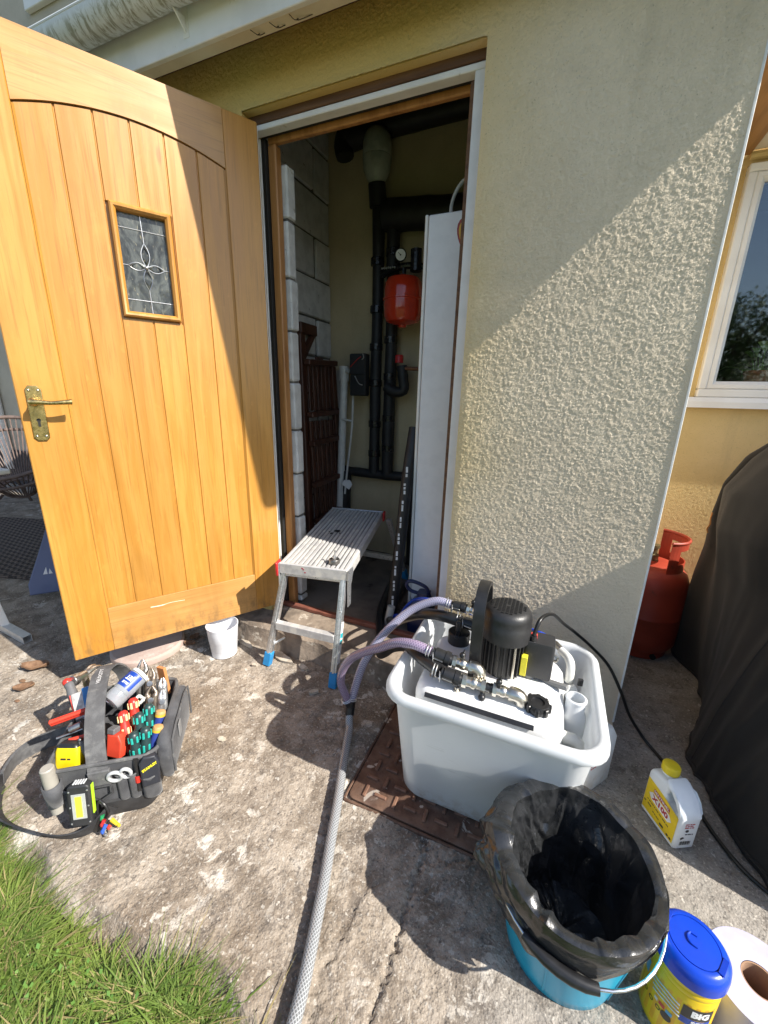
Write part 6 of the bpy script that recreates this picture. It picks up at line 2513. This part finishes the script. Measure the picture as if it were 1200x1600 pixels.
# tape measure
S_ = tool('tape_measure', 'yellow tape measure with black top wedged in the left of the tool bag', 'tape measure', (-.07, -.09, .15))
tm = BM @ Matrix.Translation((-.075, -.092, .178)) @ rotz(R(-14)) @ Matrix.Rotation(R(-18), 4, 'X')
b = MB()
b.rloft([(0, 0, .030, .017, .008, -.03), (0, 0, .032, .019, .010, -.024), (0, 0, .032, .019, .010, .016), (0, 0, .029, .018, .010, .026)], 4, (True, True), tm)
b.build('case', M_YEL, S_, smooth=50)
b = MB()
b.rloft([(0, 0, .0285, .0185, .010, .0265), (0, 0, .026, .017, .010, .033), (0, 0, .020, .013, .008, .036)], 4, (True, True), tm)
b.build('black_top', M_BLK, S_, smooth=50)
b = MB()
b.greek(tm @ frame((0, -.0193, -.002), (0, -1, 0), (1, 0, 0)), .026, .006, 5)
b.build('case_print', MDK, S_, smooth=0)
S_ = tool('pocket_torch', 'short black pen torch between the yellow tape and the strap', 'torch', (-.03, -.10, .15))
b = MB()
b.tube([B(-.048, -.088, .212), B(-.042, -.094, .198), B(-.022, -.108, .155)], [.0065, .0085, .0085], 12)
b.build('barrel', M_GRIP, S_)
b = MB()
b.sphere(B(-.050, -.086, .215), .006, 10, 6)
b.build('tip', M_STEEL, S_)
# grey cylinder in the sleeve
b = MB()
b.tube([B(-.099, -.150, .06), B(-.101, -.150, .20), B(-.101, -.150, .203)], [.0155, .0155, .013], 18)
tag(b.build('grey_tube', MAT('taupe_plastic', (.33, .31, .27), (.29, .27, .24), .5)), 'plain taupe grey tube in the sleeve at the left corner of the tool bag', 'tube')
# clip-on work light
S_ = tool('work_light', 'black work light with yellow lamp strip clipped on the front of the tool bag', 'work light', (-.028, -.175, .04))
lm = BM @ Matrix.Translation((-.030, -.178, .097)) @ rotz(R(-4)) @ Matrix.Rotation(R(-9), 4, 'X')
FMx = Matrix(((1, 0, 0, 0), (0, 0, -1, 0), (0, 1, 0, 0), (0, 0, 0, 1)))
b = MB()
b.shape([[(x, y) for x, y in rrect(.0260, .058, .010, 5)]], .022, .004, lm @ FMx)
b.build('case', MAT('matt_black_case', (.022, .023, .025), (.03, .03, .032), .5), S_, smooth=40)
b = MB()
b.box(-.016, .016, -.0125, -.0108, -.034, .036, .0008, lm)
b.build('silver_bezel', MAT('silver_bezel', (.62, .64, .62), rough=.3, metal=.4), S_)
b = MB()
b.box(-.0075, .0075, -.0135, -.0126, -.028, .030, .0004, lm)
b.build('lamp_strip', MAT('lemon_lamp_strip', (.78, .80, .06), rough=.35), S_)
b = MB()
b.box(.0262, .0290, -.004, .006, -.03, .052, .001, lm)
b.build('lime_edge', MAT('lime_plastic', (.42, .70, .03), rough=.4), S_)
for k in range(5):
    b = MB()
    b.box(-.014 + k * .006, -.010 + k * .006, -.006, .010, .0585, .0615, .001, lm)
    b.build('vent_rib', MAT('pale_vent', (.55, .56, .57), rough=.4) if 'pale_vent' not in bpy.data.materials else bpy.data.materials['pale_vent'], S_)
for x in (-.021, .021):
    for z in (-.046, 0, .044):
        b = MB()
        b.sphere((x, -.0112, z), .0024, 8, 4, lm, (1, .5, 1))
        b.build('screw', M_ALU, S_)
# pipe cutter box
S_ = tool('pipe_cutter', 'red boxy pipe cutter right of the carrying strap in the tool bag', 'pipe cutter', (.03, -.08, .15))
cm = BM @ Matrix.Translation((.034, -.088, .185)) @ rotz(R(-25)) @ Matrix.Rotation(R(-15), 4, 'X')
b = MB()
b.shape([[(-.022, -.035), (.020, -.035), (.024, .010), (.012, .030), (-.022, .026)]], .024, .004, cm @ FMx)
b.build('body', M_REDT2, S_, smooth=40)
b = MB()
b.box(-.024, .0, -.012, .012, .027, .044, .003, cm)
b.build('jaw', M_GRIP, S_)
b = MB()
b.sphere(B(.012, .0, .262), .013, 12, 7, None, (1.2, 1, .8))
tag(b.build('red_cap', M_REDT), 'small round red plastic cap just below the clear jar', 'cap')


# screwdrivers and chisels
def driver(loc, tip, kind, label):
    grp = 'screwdrivers and chisels in the tool bag'
    top, bot = B(*loc), B(*tip)
    d_ = (top - bot).normalized()
    fm_ = frame(bot, d_)
    if kind == 'chisel':
        S_ = tool('wood_chisel', label, 'chisel', loc, grp)
        b = MB()
        b.lathe([(.009, -.02), (.0135, .0), (.0135, .038), (.0125, .052)], (0, 0, 0), 16, (True, True), fm_)
        b.build('handle', M_NAVY, S_, smooth=50)
        b = MB()
        b.lathe([(.0142, .0525), (.0145, .056), (.0142, .059)], (0, 0, 0), 18, (True, True), fm_)
        b.build('ferrule', MAT('ochre_band', (.60, .38, .03), rough=.4) if 'ochre_band' not in bpy.data.materials else bpy.data.materials['ochre_band'], S_)
        b = MB()
        b.lathe([(.0138, .0592), (.0142, .063), (.0125, .067), (.006, .069)], (0, 0, 0), 18, (True, True), fm_)
        b.build('strike_cap', M_WOODH, S_)
    else:
        base, grip = (M_DKGRIP, M_TEAL) if kind == 'teal' else (M_REDT, M_CREAM)
        S_ = tool('screwdriver', label, 'screwdriver', loc, grp)
        b = MB()
        b.lathe([(.007, -.03), (.009, -.01), (.0135, .008), (.0142, .03), (.0115, .048), (.0125, .058), (.0135, .066), (.0120, .076), (.006, .081)], (0, 0, 0), 6 * 3, (True, True), fm_)
        b.build('handle', base, S_, smooth=50)
        for k in range(6):
            a = k * math.pi / 3
            for z0, z1 in ((.008, .034), (.052, .070)):
                b = MB()
                b.box(.0095, .0150, -.0030, .0030, z0, z1, .0018, fm_ @ rotz(a))
                b.build('grip_pad', grip, S_)
    b = MB()
    b.tube([bot - d_ * .10, bot - d_ * .0], .0032, 8)
    b.build('shaft', M_STEEL, S_)


driver((.040, -.036, .245), (.052, -.072, .175), 'red', 'red screwdriver with cream pads next to the pipe cutter')
driver((.058, -.004, .252), (.066, -.035, .185), 'red', 'red screwdriver with cream pads just below the clear jar')
driver((.085, -.050, .240), (.088, -.078, .168), 'teal', 'teal and black screwdriver in the middle of the handle cluster')
driver((.104, -.026, .246), (.104, -.050, .172), 'teal', 'teal and black screwdriver beside the upper wooden-capped chisel')
driver((.082, -.098, .218), (.086, -.112, .142), 'teal', 'teal and black screwdriver nearest the front rim of the bag')
driver((.110, -.090, .222), (.108, -.106, .146), 'teal', 'teal and black screwdriver against the lower wooden-capped chisel')
driver((.136, -.030, .225), (.122, -.052, .160), 'chisel', 'blue chisel with wooden strike cap at the far end of the handles')
driver((.140, -.078, .215), (.124, -.098, .150), 'chisel', 'blue chisel with wooden strike cap close above the knife pouch')


# pliers and snips at the back right
def plier(loc, tip, label, mat, spread=.02, l=.05):
    S_ = tool('pliers', label, 'pliers', loc, 'pliers and snips in the tool bag')
    top, bot = B(*loc), B(*tip)
    d_ = (top - bot).normalized()
    s_ = d_.cross(Vector((.6, -.6, .5))).normalized()
    for q in (-1, 1):
        b = MB()
        b.tube(smooth_path([bot + s_ * q * .016 - d_ * .05, bot + s_ * q * .010, top + s_ * q * spread * .35, top + d_ * l * .5 + s_ * q * spread * .5, top + d_ * l + s_ * q * .002], 4), [.007] * 6 + [.009] * 5 + [.007, .006, .005, .004, .003, .002], 8)
        b.build('jaw_and_handle', mat, S_, smooth=50)
    b = MB()
    b.tube([top - Vector((.6, -.6, .5)) * .012, top + Vector((.6, -.6, .5)) * .012], .008, 12)
    b.build('pivot', M_STEEL, S_)


plier((.060, .085, .262), (.058, .05, .17), 'grey steel snips pointing up behind the clear jar', M_STEEL, .022, .055)
plier((.088, .060, .255), (.082, .02, .16), 'brown old pliers standing right of the clear jar', M_RSTEEL, .02, .045)
plier((.098, .020, .225), (.094, -.01, .14), 'brown old pliers behind the red and teal screwdrivers', M_RSTEEL, .024, .04)
plier((.118, .062, .225), (.115, .03, .14), 'small bright pliers against the right wall of the bag', M_ALU, .014, .035)
plier((.128, .018, .215), (.125, -.005, .13), 'small bright pliers in front of the right wall pliers', M_ALU, .012, .035)
b = MB()
b.tube([B(.070, .01, .24) + Vector((.014 * math.cos(k * math.pi / 10), .010 * math.sin(k * math.pi / 10), .004 * math.sin(k))) for k in range(21)], .0045, 8)
tag(b.build('tape_ring', M_WPLAST), 'small white ring of tape by the old pliers', 'tape')
b = MB()
b.bar(B(.108, .128, .16), B(.100, .135, .255), .034, .010, (0, 1, 0), .001)
tag(b.build('timber_offcut', MAT('orange_softwood', (.58, .24, .09), (.50, .20, .07), .7)), 'orange softwood offcut standing up at the back of the tool bag', 'offcut')
b = MB()
b.bar(B(-.070, .135, .24), B(-.045, .128, .285), .018, .012, (0, 1, 0), .003)
tag(b.build('marker_pen', MAT('neon_green', (.25, .75, .05), rough=.4)), 'neon green marker end behind the carrying strap', 'marker')
b = MB()
b.bar(B(-.075, .01, .20), B(-.055, .045, .225), .04, .012, (0, 0, 1), .004)
tag(b.build('cloth_scrap', MAT('lilac_cloth', (.60, .58, .72), rough=.9, bump=.5)), 'pale lilac cloth scrap inside the bag left of the strap', 'cloth')
b = MB()
b.box(.075, .105, .06, .09, .08, .21, .004, BM)
b.box(-.09, .10, -.02, .10, .03, .13, .01, BM)
o = tag(b.build('case_insert', M_NYLON), 'dark fabric divider deep inside the tool bag', 'divider')
# knife pouch, scissors, marker, keys on the front
S_ = tool('knife_pouch', 'black and yellow-lettered knife in a pouch at the front right of the bag', 'knife', (.13, -.15, .1))
km = BM @ Matrix.Translation((.128, -.150, .138)) @ rotz(R(12)) @ Matrix.Rotation(R(-6), 4, 'X')
b = MB()
b.shape([[(-.022, -.045), (.020, -.045), (.024, .020), (.016, .042), (-.012, .046), (-.024, .030)]], .020, .005, km @ FMx)
b.build('pouch', MAT('navy_black_pouch', (.022, .024, .032), rough=.5), S_, smooth=40)
b = MB()
b.text('STANLEY', .0095, km @ FMx @ Matrix.Translation((.0, .014, .0103)) @ rotz(R(24)), .0005, .0003)
b.build('yellow_lettering', MAT('lettering_yellow', (.80, .68, .02), rough=.5), S_, smooth=0)
S_ = tool('scissors', 'grey handled scissors in the front pocket beside the D-ring', 'scissors', (.06, -.155, .1))
for dx in (0, .026):
    b = MB()
    ring = [B(.046 + dx + (.012 if dx else .016) * math.cos(t), -.158 - .004 * math.sin(t), .142 + .018 * math.sin(t) + dx * .2) for t in [k * math.pi / 9 for k in range(19)]]
    b.tube(ring, .0045, 8)
    b.build('finger_loop', MAT('light_grey_handle', (.45, .46, .47), rough=.4) if 'light_grey_handle' not in bpy.data.materials else bpy.data.materials['light_grey_handle'], S_)
S_ = tool('marker', 'black marker pen with red band in the front pocket of the bag', 'marker', (.10, -.14, .12))
b = MB()
b.tube([B(.095, -.150, .075), B(.097, -.146, .182)], .0075, 10)
b.build('barrel', M_BLK, S_)
b = MB()
b.tube([B(.0955, -.1505, .105), B(.0958, -.150, .125)], .0082, 10)
b.build('red_band', M_REDT, S_)
for dx in (.018, .027):
    b = MB()
    b.tube([B(.095 + dx, -.152, .08), B(.096 + dx, -.150, .140)], .004, 8)
    o = tag(b.build('drill_bit', M_RSTEEL), 'thin brown steel bit in the pocket %s' % ('next to the black marker' if dx < .02 else 'between the other bit and the knife pouch'), 'drill bit', 'drill bits beside the marker')
S_ = tool('key_bunch', 'karabiner with keys and coloured plastic tags hanging from the D-ring', 'keys', (.03, -.17, .03))
b = MB()
kr = smooth_path([B(.006, -.170, .086), B(.020, -.178, .075), B(.026, -.182, .050), B(.014, -.182, .034), B(.000, -.178, .046), B(.0, -.172, .075), B(.006, -.170, .086)], 5)
b.tube(kr, .0034, 8)
b.build('karabiner', M_BLK, S_)
rng = random.Random(8)
cols = [('key_green', (.02, .28, .10)), ('key_red', (.50, .03, .03)), ('key_blue', (.03, .10, .45)), ('key_yellow', (.70, .52, .03)), ('key_black', (.02, .02, .02)), ('key_steel', (.5, .5, .5)), ('key_red2', (.55, .05, .04))]
for i, (nm, c) in enumerate(cols):
    m_ = MAT(nm, c, rough=.35, metal=.9 if 'steel' in nm else 0)
    base = B(.012 + .006 * (i % 4), -.184 - .008 * (i % 3), .050 - .007 * i)
    b = MB()
    e_ = base + BM.to_3x3() @ Vector((rng.uniform(-.012, .028), rng.uniform(-.022, -.004), -.014))
    e_.z = max(e_.z, .008)
    base.z = max(base.z, .010)
    b.tube([base, base.lerp(e_, .6)], [.0052, .0042], 8)
    b.sphere(base.lerp(e_, .7), .0058, 8, 5, None, (1, .7, 1))
    b.build('key_tag', m_, S_)
for i in range(3):
    b = MB()
    o_ = B(-.006 + i * .004, -.178 - i * .004, .050)
    b.ribbon([o_, o_ + Vector((-.004, -.006, -.02)), o_ + Vector((.002 - i * .004, -.010, -.042))], (1, .2, 0), .016, .004)
    b.build('key', M_BLK, S_)

# ================================================================ things by the door
PT = thing('white_pot', 'white plastic pot standing on the path beneath the open door', 'pot', (-1.252, 1.150, 0))
PT.scale = (1, 1, 1.07)
b = MB()
b.lathe([(.045, .002), (.050, .0), (.0535, .003), (.0555, .03), (.0560, .031), (.0605, .072), (.0612, .073), (.0655, .130), (.067, .131), (.0675, .138), (.0645, .138), (.052, .012)], (-1.245, 1.150, 0), 44, (True, True))
b.build('body', MAT('scuffed_white_plastic', (.74, .76, .80), (.68, .70, .74), .4, scale=20, stretch=(1, 1, 5), dirt=(.45, .45, .45), dscale=24, dlo=.66, dhi=.72), PT, smooth=40)
SA = thing('clay_saucer', 'pale pinkish round saucer lying upside down under the door', 'saucer', (-1.585, 1.035, 0))
b = MB()
b.lathe([(.148, .0), (.150, .004), (.148, .022), (.140, .030), (.10, .034), (.02, .036)], (-1.585, 1.035, 0), 48)
b.build('saucer_body', MAT('dusty_pink_clay', (.46, .36, .31), (.40, .30, .26), .9, scale=8, dirt=(.58, .50, .44), dscale=14, bump=.2), SA)
MLF = MAT('dry_brown_leaf', (.20, .115, .065), (.14, .075, .04), .8, scale=60, bump=.4, bscale=200)


def leaf(x, y, a, l, w, curl, label):
    N, K = 8, 4
    V, F = [], []
    rng = random.Random(int(l * 1e5))
    for i in range(N + 1):
        t = i / N
        ww = w * math.sin(math.pi * min(1, t * .97 + .02)) ** .7 * (1 + .14 * math.sin(i * 2.2))
        for k in range(-K, K + 1):
            u = k / K
            V.append((l * (t - .5), ww * u, .004 + curl * (abs(u) ** 1.6 * .7 + (2 * t - 1) ** 2 * .5) + .002 * math.sin(i * 1.7 + k)))
    for i in range(N):
        for k in range(2 * K):
            q = i * (2 * K + 1) + k
            F.append((q, q + 1, q + 2 * K + 2, q + 2 * K + 1))
    b = MB()
    b.add(V, F, Matrix.Translation((x, y, 0)) @ rotz(a))
    o = b.build('dry_leaf', MLF, smooth=60)
    o.modifiers.new('thickness', 'SOLIDIFY').thickness = .0012
    return tag(o, label, 'leaf', 'dry leaves on the path')


leaf(-1.866, .735, .55, .105, .030, .024, 'long curled brown leaf half in the shadow of the door')
leaf(-1.772, .648, .75, .070, .024, .014, 'brown dry leaf in full sun nearest the tool bag')
leaf(-1.432, 1.125, .3, .055, .018, .012, 'reddish brown leaf between the pink saucer and the white pot')
leaf(-1.455, 1.175, 1.4, .05, .02, .010, 'crumpled brown leaf behind the rim of the pink saucer')
for (x, y, s_, lab) in ((-1.72, .60, .008, 'crumb of dirt close to the shoulder strap'), (-1.83, .67, .010, 'dark crumb of dirt between the two brown leaves'), (-.905, .785, .012, 'white chip of paint lying right of the tool bag')):
    b = MB()
    b.sphere((x, y, .003), s_, 7, 4, None, (1.6, .9, .35))
    tag(b.build('chip', MF if 'white' in lab else MLF, smooth=0), lab, 'chip')

# ================================================================ the far left, beyond the door
n = NB('woven_brown_mat')
p = n.obj()
zz_ = n.math('ABSOLUTE', n.math('SINE', n.math('MULTIPLY', n.xyz(p)[0], 60)))
wv = n.math('SINE', n.math('ADD', n.math('MULTIPLY', n.xyz(p)[1], 170), n.math('MULTIPLY', zz_, 3)))
mc_ = n.mix(n.step(wv, -.3, .5), (.05, .038, .032), (.15, .115, .095))
M_MAT = n.fin(mc_, .95, 0, n.bump(wv, .6, .004))
MT = MB()
mt0 = Matrix.Translation((-3.45, 1.55, 0)) @ rotz(R(17))
MT.rloft([(0, 0, 1.05, .52, .03, .001), (0, 0, 1.055, .525, .03, .008), (0, 0, 1.05, .52, .03, .013)], 4, (True, True), mt0)
tag(MT.build('outdoor_mat', M_MAT), 'brown zigzag woven outdoor mat in the shade beyond the door', 'mat')
ACx, ACy = -4.55, 2.05
AC = thing('string_chair', 'brown round string garden chair beyond the open door', 'chair', (ACx, ACy, 0))
M_CORD = MAT('brown_cord', (.17, .12, .10), (.12, .085, .07), .6)
om = frame((ACx - .15, ACy - .05, .60), (.35, -.45, .95), (1, 0, 0))
im = frame((ACx - .10, ACy - .02, .30), (.35, -.40, 1.0), (1, 0, 0))
ro = [om @ Vector((.52 * math.cos(t), .44 * math.sin(t), 0)) for t in [k * math.pi / 24 for k in range(49)]]
ri = [im @ Vector((.16 * math.cos(t), .12 * math.sin(t), -.12)) for t in [k * math.pi / 24 for k in range(49)]]
b = MB()
b.tube(ro, .018, 8)
b.build('outer_ring', M_CORD, AC)
b = MB()
b.tube(ri, .014, 8)
b.build('inner_ring', M_CORD, AC)
b = MB()
b.tube([om @ Vector((.50 * math.cos(t), .42 * math.sin(t), -.13)) for t in [k * math.pi / 24 for k in range(49)]], .014, 8)
b.build('lower_ring', M_CORD, AC)
for k in range(64):
    t = k * math.pi / 32
    b = MB()
    b.tube([om @ Vector((.52 * math.cos(t), .44 * math.sin(t), 0)), im @ Vector((.16 * math.cos(t), .12 * math.sin(t), -.12))], .0055, 5)
    b.build('cord', M_CORD, AC)
for a in (30, 150, 270):
    b = MB()
    b.tube([im @ Vector((.2 * math.cos(R(a)), .15 * math.sin(R(a)), -.10)), (ACx + .42 * math.cos(R(a)), ACy + .38 * math.sin(R(a)), 0)], .012, 8)
    b.build('leg', M_CORD, AC)
BD = thing('blue_board', 'dusty blue foam board propped up beyond the edge of the door', 'board', (-2.5, 1.2, 0))
bm_ = frame((-2.405, 1.375, .268), (.74, -.62, .42), (.62, .74, 0))
b = MB()
b.shape([[(-.33, -.26), (.33, -.26), (.33, .30), (-.12, .30), (-.19, .26), (-.27, .0), (-.335, -.20)]], .03, .008, bm_)
b.build('foam_panel', MAT('slate_blue_foam', (.13, .155, .27), (.10, .125, .23), .6, scale=6), BD, smooth=40)
b = MB()
for q in ([(-.265, -.155), (-.245, -.155), (-.250, -.115)], [(-.240, -.155), (-.222, -.155), (-.235, -.125)]):
    b.prism(q, .0152, .0157, bm_)
b.build('white_mark', MWH, BD)
TL_ = thing('trestle_table', 'white metal trestle table with square tube foot at the left edge', 'table', (-2.35, .85, 0))
b = MB()
b.bar((-2.315, .842, .018), (-2.43, .80, .72), .045, .03, (.3, 1, 0))
b.build('leg', M_UPVC, TL_)
b = MB()
fa, fb = Vector((-2.37, .842, .019)), Vector((-2.105, .826, .019))
fm_ = frame(fa, fb - fa, (0, 1, 0))
ol_, il_ = .017, .0145
V = []
for q, z in ((ol_, 0), (ol_, (fb - fa).length), (il_, (fb - fa).length), (il_, 0)):
    V += [fm_ @ Vector((x * q, y * q, z)) for x, y in ((-1, -1), (1, -1), (1, 1), (-1, 1))]
F = []
for r_ in range(4):
    for k in range(4):
        F.append((r_ * 4 + k, r_ * 4 + (k + 1) % 4, ((r_ + 1) % 4) * 4 + (k + 1) % 4, ((r_ + 1) % 4) * 4 + k))
b.add(V, F)
b.build('foot_tube', MAT('galvanised_tube', (.62, .64, .65), (.52, .54, .55), .4, .5), TL_)
b = MB()
b.bar((-3.3, 1.05, .018), (-3.2, 1.0, .72), .045, .03, (.3, 1, 0))
b.build('leg', M_UPVC, TL_)
b = MB()
b.box(-3.6, -2.42, .45, 1.05, .722, .745, .006)
b.build('table_top', M_UPVC, TL_)

# tree whose reflection shows in the window pane
TRE = thing('garden_tree', 'leafy garden tree mirrored in the house window', 'tree', (6.4, -17.5, 0))
b = MB()
b.tube(smooth_path([(6.4, -17.5, 0), (6.45, -17.5, 1.2), (6.35, -17.5, 2.6), (6.4, -17.4, 4.2)], 4), [.26 - .015 * i for i in range(13)], 10)
for a in range(6):
    b.tube([(6.4, -17.5, 1.6 + .35 * a), (6.4 + 1.5 * math.cos(a * 1.9), -17.5 + 1.5 * math.sin(a * 1.9), 3.0 + .35 * a)], [.09, .03], 7)
b.build('trunk', MAT('tree_bark', (.08, .06, .045), rough=.9, bump=.6), TRE)
NL = 9000
r = np.random.default_rng(21)
cen = np.array([(6.4 + r.normal() * 1.25, -17.5 + r.normal() * 1.25, 3.5 + r.normal() * .95) for _ in range(46)])
ci = r.integers(0, 46, NL)
P0 = cen[ci] + r.normal(size=(NL, 3)) * .33
d1 = r.normal(size=(NL, 3))
d1 /= np.linalg.norm(d1, axis=1)[:, None]
d2 = np.cross(d1, r.normal(size=(NL, 3)))
d2 /= np.linalg.norm(d2, axis=1)[:, None]
sz = r.uniform(.05, .11, NL)[:, None]
V = np.stack([P0 - d1 * sz, P0 + d2 * sz * .5, P0 + d1 * sz, P0 - d2 * sz * .5], 1).reshape(-1, 3)
M_TLEAF = MAT('tree_leaf', (.05, .09, .02), (.09, .14, .03), .6, scale=3)
np_mesh('crown', V, np.arange(NL * 4).reshape(-1, 4), M_TLEAF, TRE, False)
HG = thing('garden_hedge', 'long green hedge across the garden mirrored in the window', 'hedge', (10, -19, 0))
NL = 14000
P0 = np.stack([r.uniform(-4, 26, NL), r.normal(-19, .5, NL), np.abs(r.normal(0, 1, NL)) * .55 + r.uniform(0, 1.3, NL)], -1)
d1 = r.normal(size=(NL, 3))
d1 /= np.linalg.norm(d1, axis=1)[:, None]
d2 = np.cross(d1, r.normal(size=(NL, 3)))
d2 /= np.linalg.norm(d2, axis=1)[:, None]
sz = r.uniform(.10, .2, NL)[:, None]
V = np.stack([P0 - d1 * sz, P0 + d2 * sz * .6, P0 + d1 * sz, P0 - d2 * sz * .6], 1).reshape(-1, 3)
np_mesh('crown', V, np.arange(NL * 4).reshape(-1, 4), M_TLEAF, HG, False)

# ================================================================ lawn
n = NB('grass_blade')
isl = n.island()
pz = n.noise(n.pos(), 5, 4)
g1 = n.mix(isl, (.17, .255, .04), (.32, .39, .095))
g1 = n.mix(n.step(pz, .38, .62), g1, n.mix(isl, (.11, .19, .03), (.22, .30, .065)))
g1 = n.mix(n.step(isl, .84, .86), g1, (.40, .33, .15))
gb_ = n.t.nodes
n.fin(g1, .5, 0, None)
tr = n.new('ShaderNodeBsdfTranslucent')
n.put(tr.inputs[0], g1)
ms = n.new('ShaderNodeMixShader')
ms.inputs[0].default_value = .35
n.t.links.new(n.b.outputs[0], ms.inputs[1])
n.t.links.new(tr.outputs[0], ms.inputs[2])
n.t.links.new(ms.outputs[0], n.t.nodes['Material Output'].inputs[0])
M_GRASS = n.m
r = np.random.default_rng(5)


def blades(N, x0, x1, y0, edge_in, hmin, hmax, wmin, wmax, lean):
    x = r.uniform(x0, x1, N)
    ye = .268 + .02 * np.sin(x * 9) + .014 * np.sin(x * 23 + 1) + .012 * np.sin(x * 51)
    y = y0 + (ye - y0) * r.random(N) ** (.85)
    h_ = r.uniform(hmin, hmax, N) * (1 + .35 * np.sin(x * 13 + y * 9) * np.sin(y * 17 - x * 5))
    w = r.uniform(wmin, wmax, N)
    a = r.uniform(0, 2 * np.pi, N)
    ln = np.abs(r.normal(lean, .35, N)) + .1
    near = (ye - y) < .05
    a = np.where(near & (r.random(N) < .35), r.normal(1.3, .9, N), a)
    ln = np.where(near, ln * 1.2, ln)
    dx_, dy_ = np.cos(a), np.sin(a)
    px_, py_ = -dy_, dx_
    z0 = np.full(N, -.03)
    segs = []
    for t, ww in ((0, 1), (.4, .95), (.75, .7), (1, .04)):
        b_ = ln * h_ * t ** 1.7
        zz_ = z0 + h_ * (t - .35 * np.minimum(ln, 1.6) * t ** 2 * .6)
        cx_, cy_ = x + dx_ * b_, y + dy_ * b_
        segs.append(np.stack([cx_ - px_ * w * ww / 2, cy_ - py_ * w * ww / 2, zz_], -1))
        segs.append(np.stack([cx_ + px_ * w * ww / 2, cy_ + py_ * w * ww / 2, zz_], -1))
    V = np.stack(segs, 1).reshape(-1, 3)
    base = (np.arange(N) * 8)[:, None]
    F = np.concatenate([base + np.array([[0, 1, 3, 2]]), base + np.array([[2, 3, 5, 4]]), base + np.array([[4, 5, 7, 6]])], 0)
    return V, F


Vs, Fs, off = [], [], 0
for args in ((76000, -2.4, .3, -.45, 0, .024, .046, .0016, .0034, 1.25), (9000, -2.4, .3, -.45, 0, .035, .060, .0022, .0046, 1.4), (4000, -2.4, .3, .20, 0, .030, .055, .0014, .003, 1.3)):
    V, F = blades(*args)
    Vs.append(V)
    Fs.append(F + off)
    off += len(V)
# clover and plantain leaves among the blades
NLf = 3600
x = r.uniform(-2.2, -.1, NLf)
y = r.uniform(-.4, .255, NLf)
keep = np.sin(x * 11) * np.sin(y * 13 + 1) > -.1
x, y = x[keep], y[keep]
NLf = len(x)
z = r.uniform(-.012, .012, NLf)
a = r.uniform(0, 6.28, NLf)
l_, w_2 = r.uniform(.006, .014, NLf), r.uniform(.0022, .0048, NLf)
tl = r.uniform(-.3, .5, NLf)
d = np.stack([np.cos(a), np.sin(a), tl], -1)
s2_ = np.stack([-np.sin(a), np.cos(a), r.uniform(-.4, .4, NLf)], -1)
c0 = np.stack([x, y, z], -1)
V = np.stack([c0, c0 + d * l_[:, None] * .5 + s2_ * w_2[:, None], c0 + d * l_[:, None] * 1.0, c0 + d * l_[:, None] * .5 - s2_ * w_2[:, None]], 1).reshape(-1, 3)
M_CLOVER = MAT('clover_leaf', (.085, .185, .03), (.14, .25, .05), .5, scale=20)
clv = np_mesh('lawn_clover', V, np.arange(NLf * 4).reshape(-1, 4), M_CLOVER, None, False)
struct(clv, 'stuff', 'small clover and weed leaves lying among the grass')
lawn = np_mesh('lawn_grass', np.vstack(Vs), np.vstack(Fs), M_GRASS, None, True)
struct(lawn, 'stuff', 'green uncut lawn grass along the edge of the concrete path')
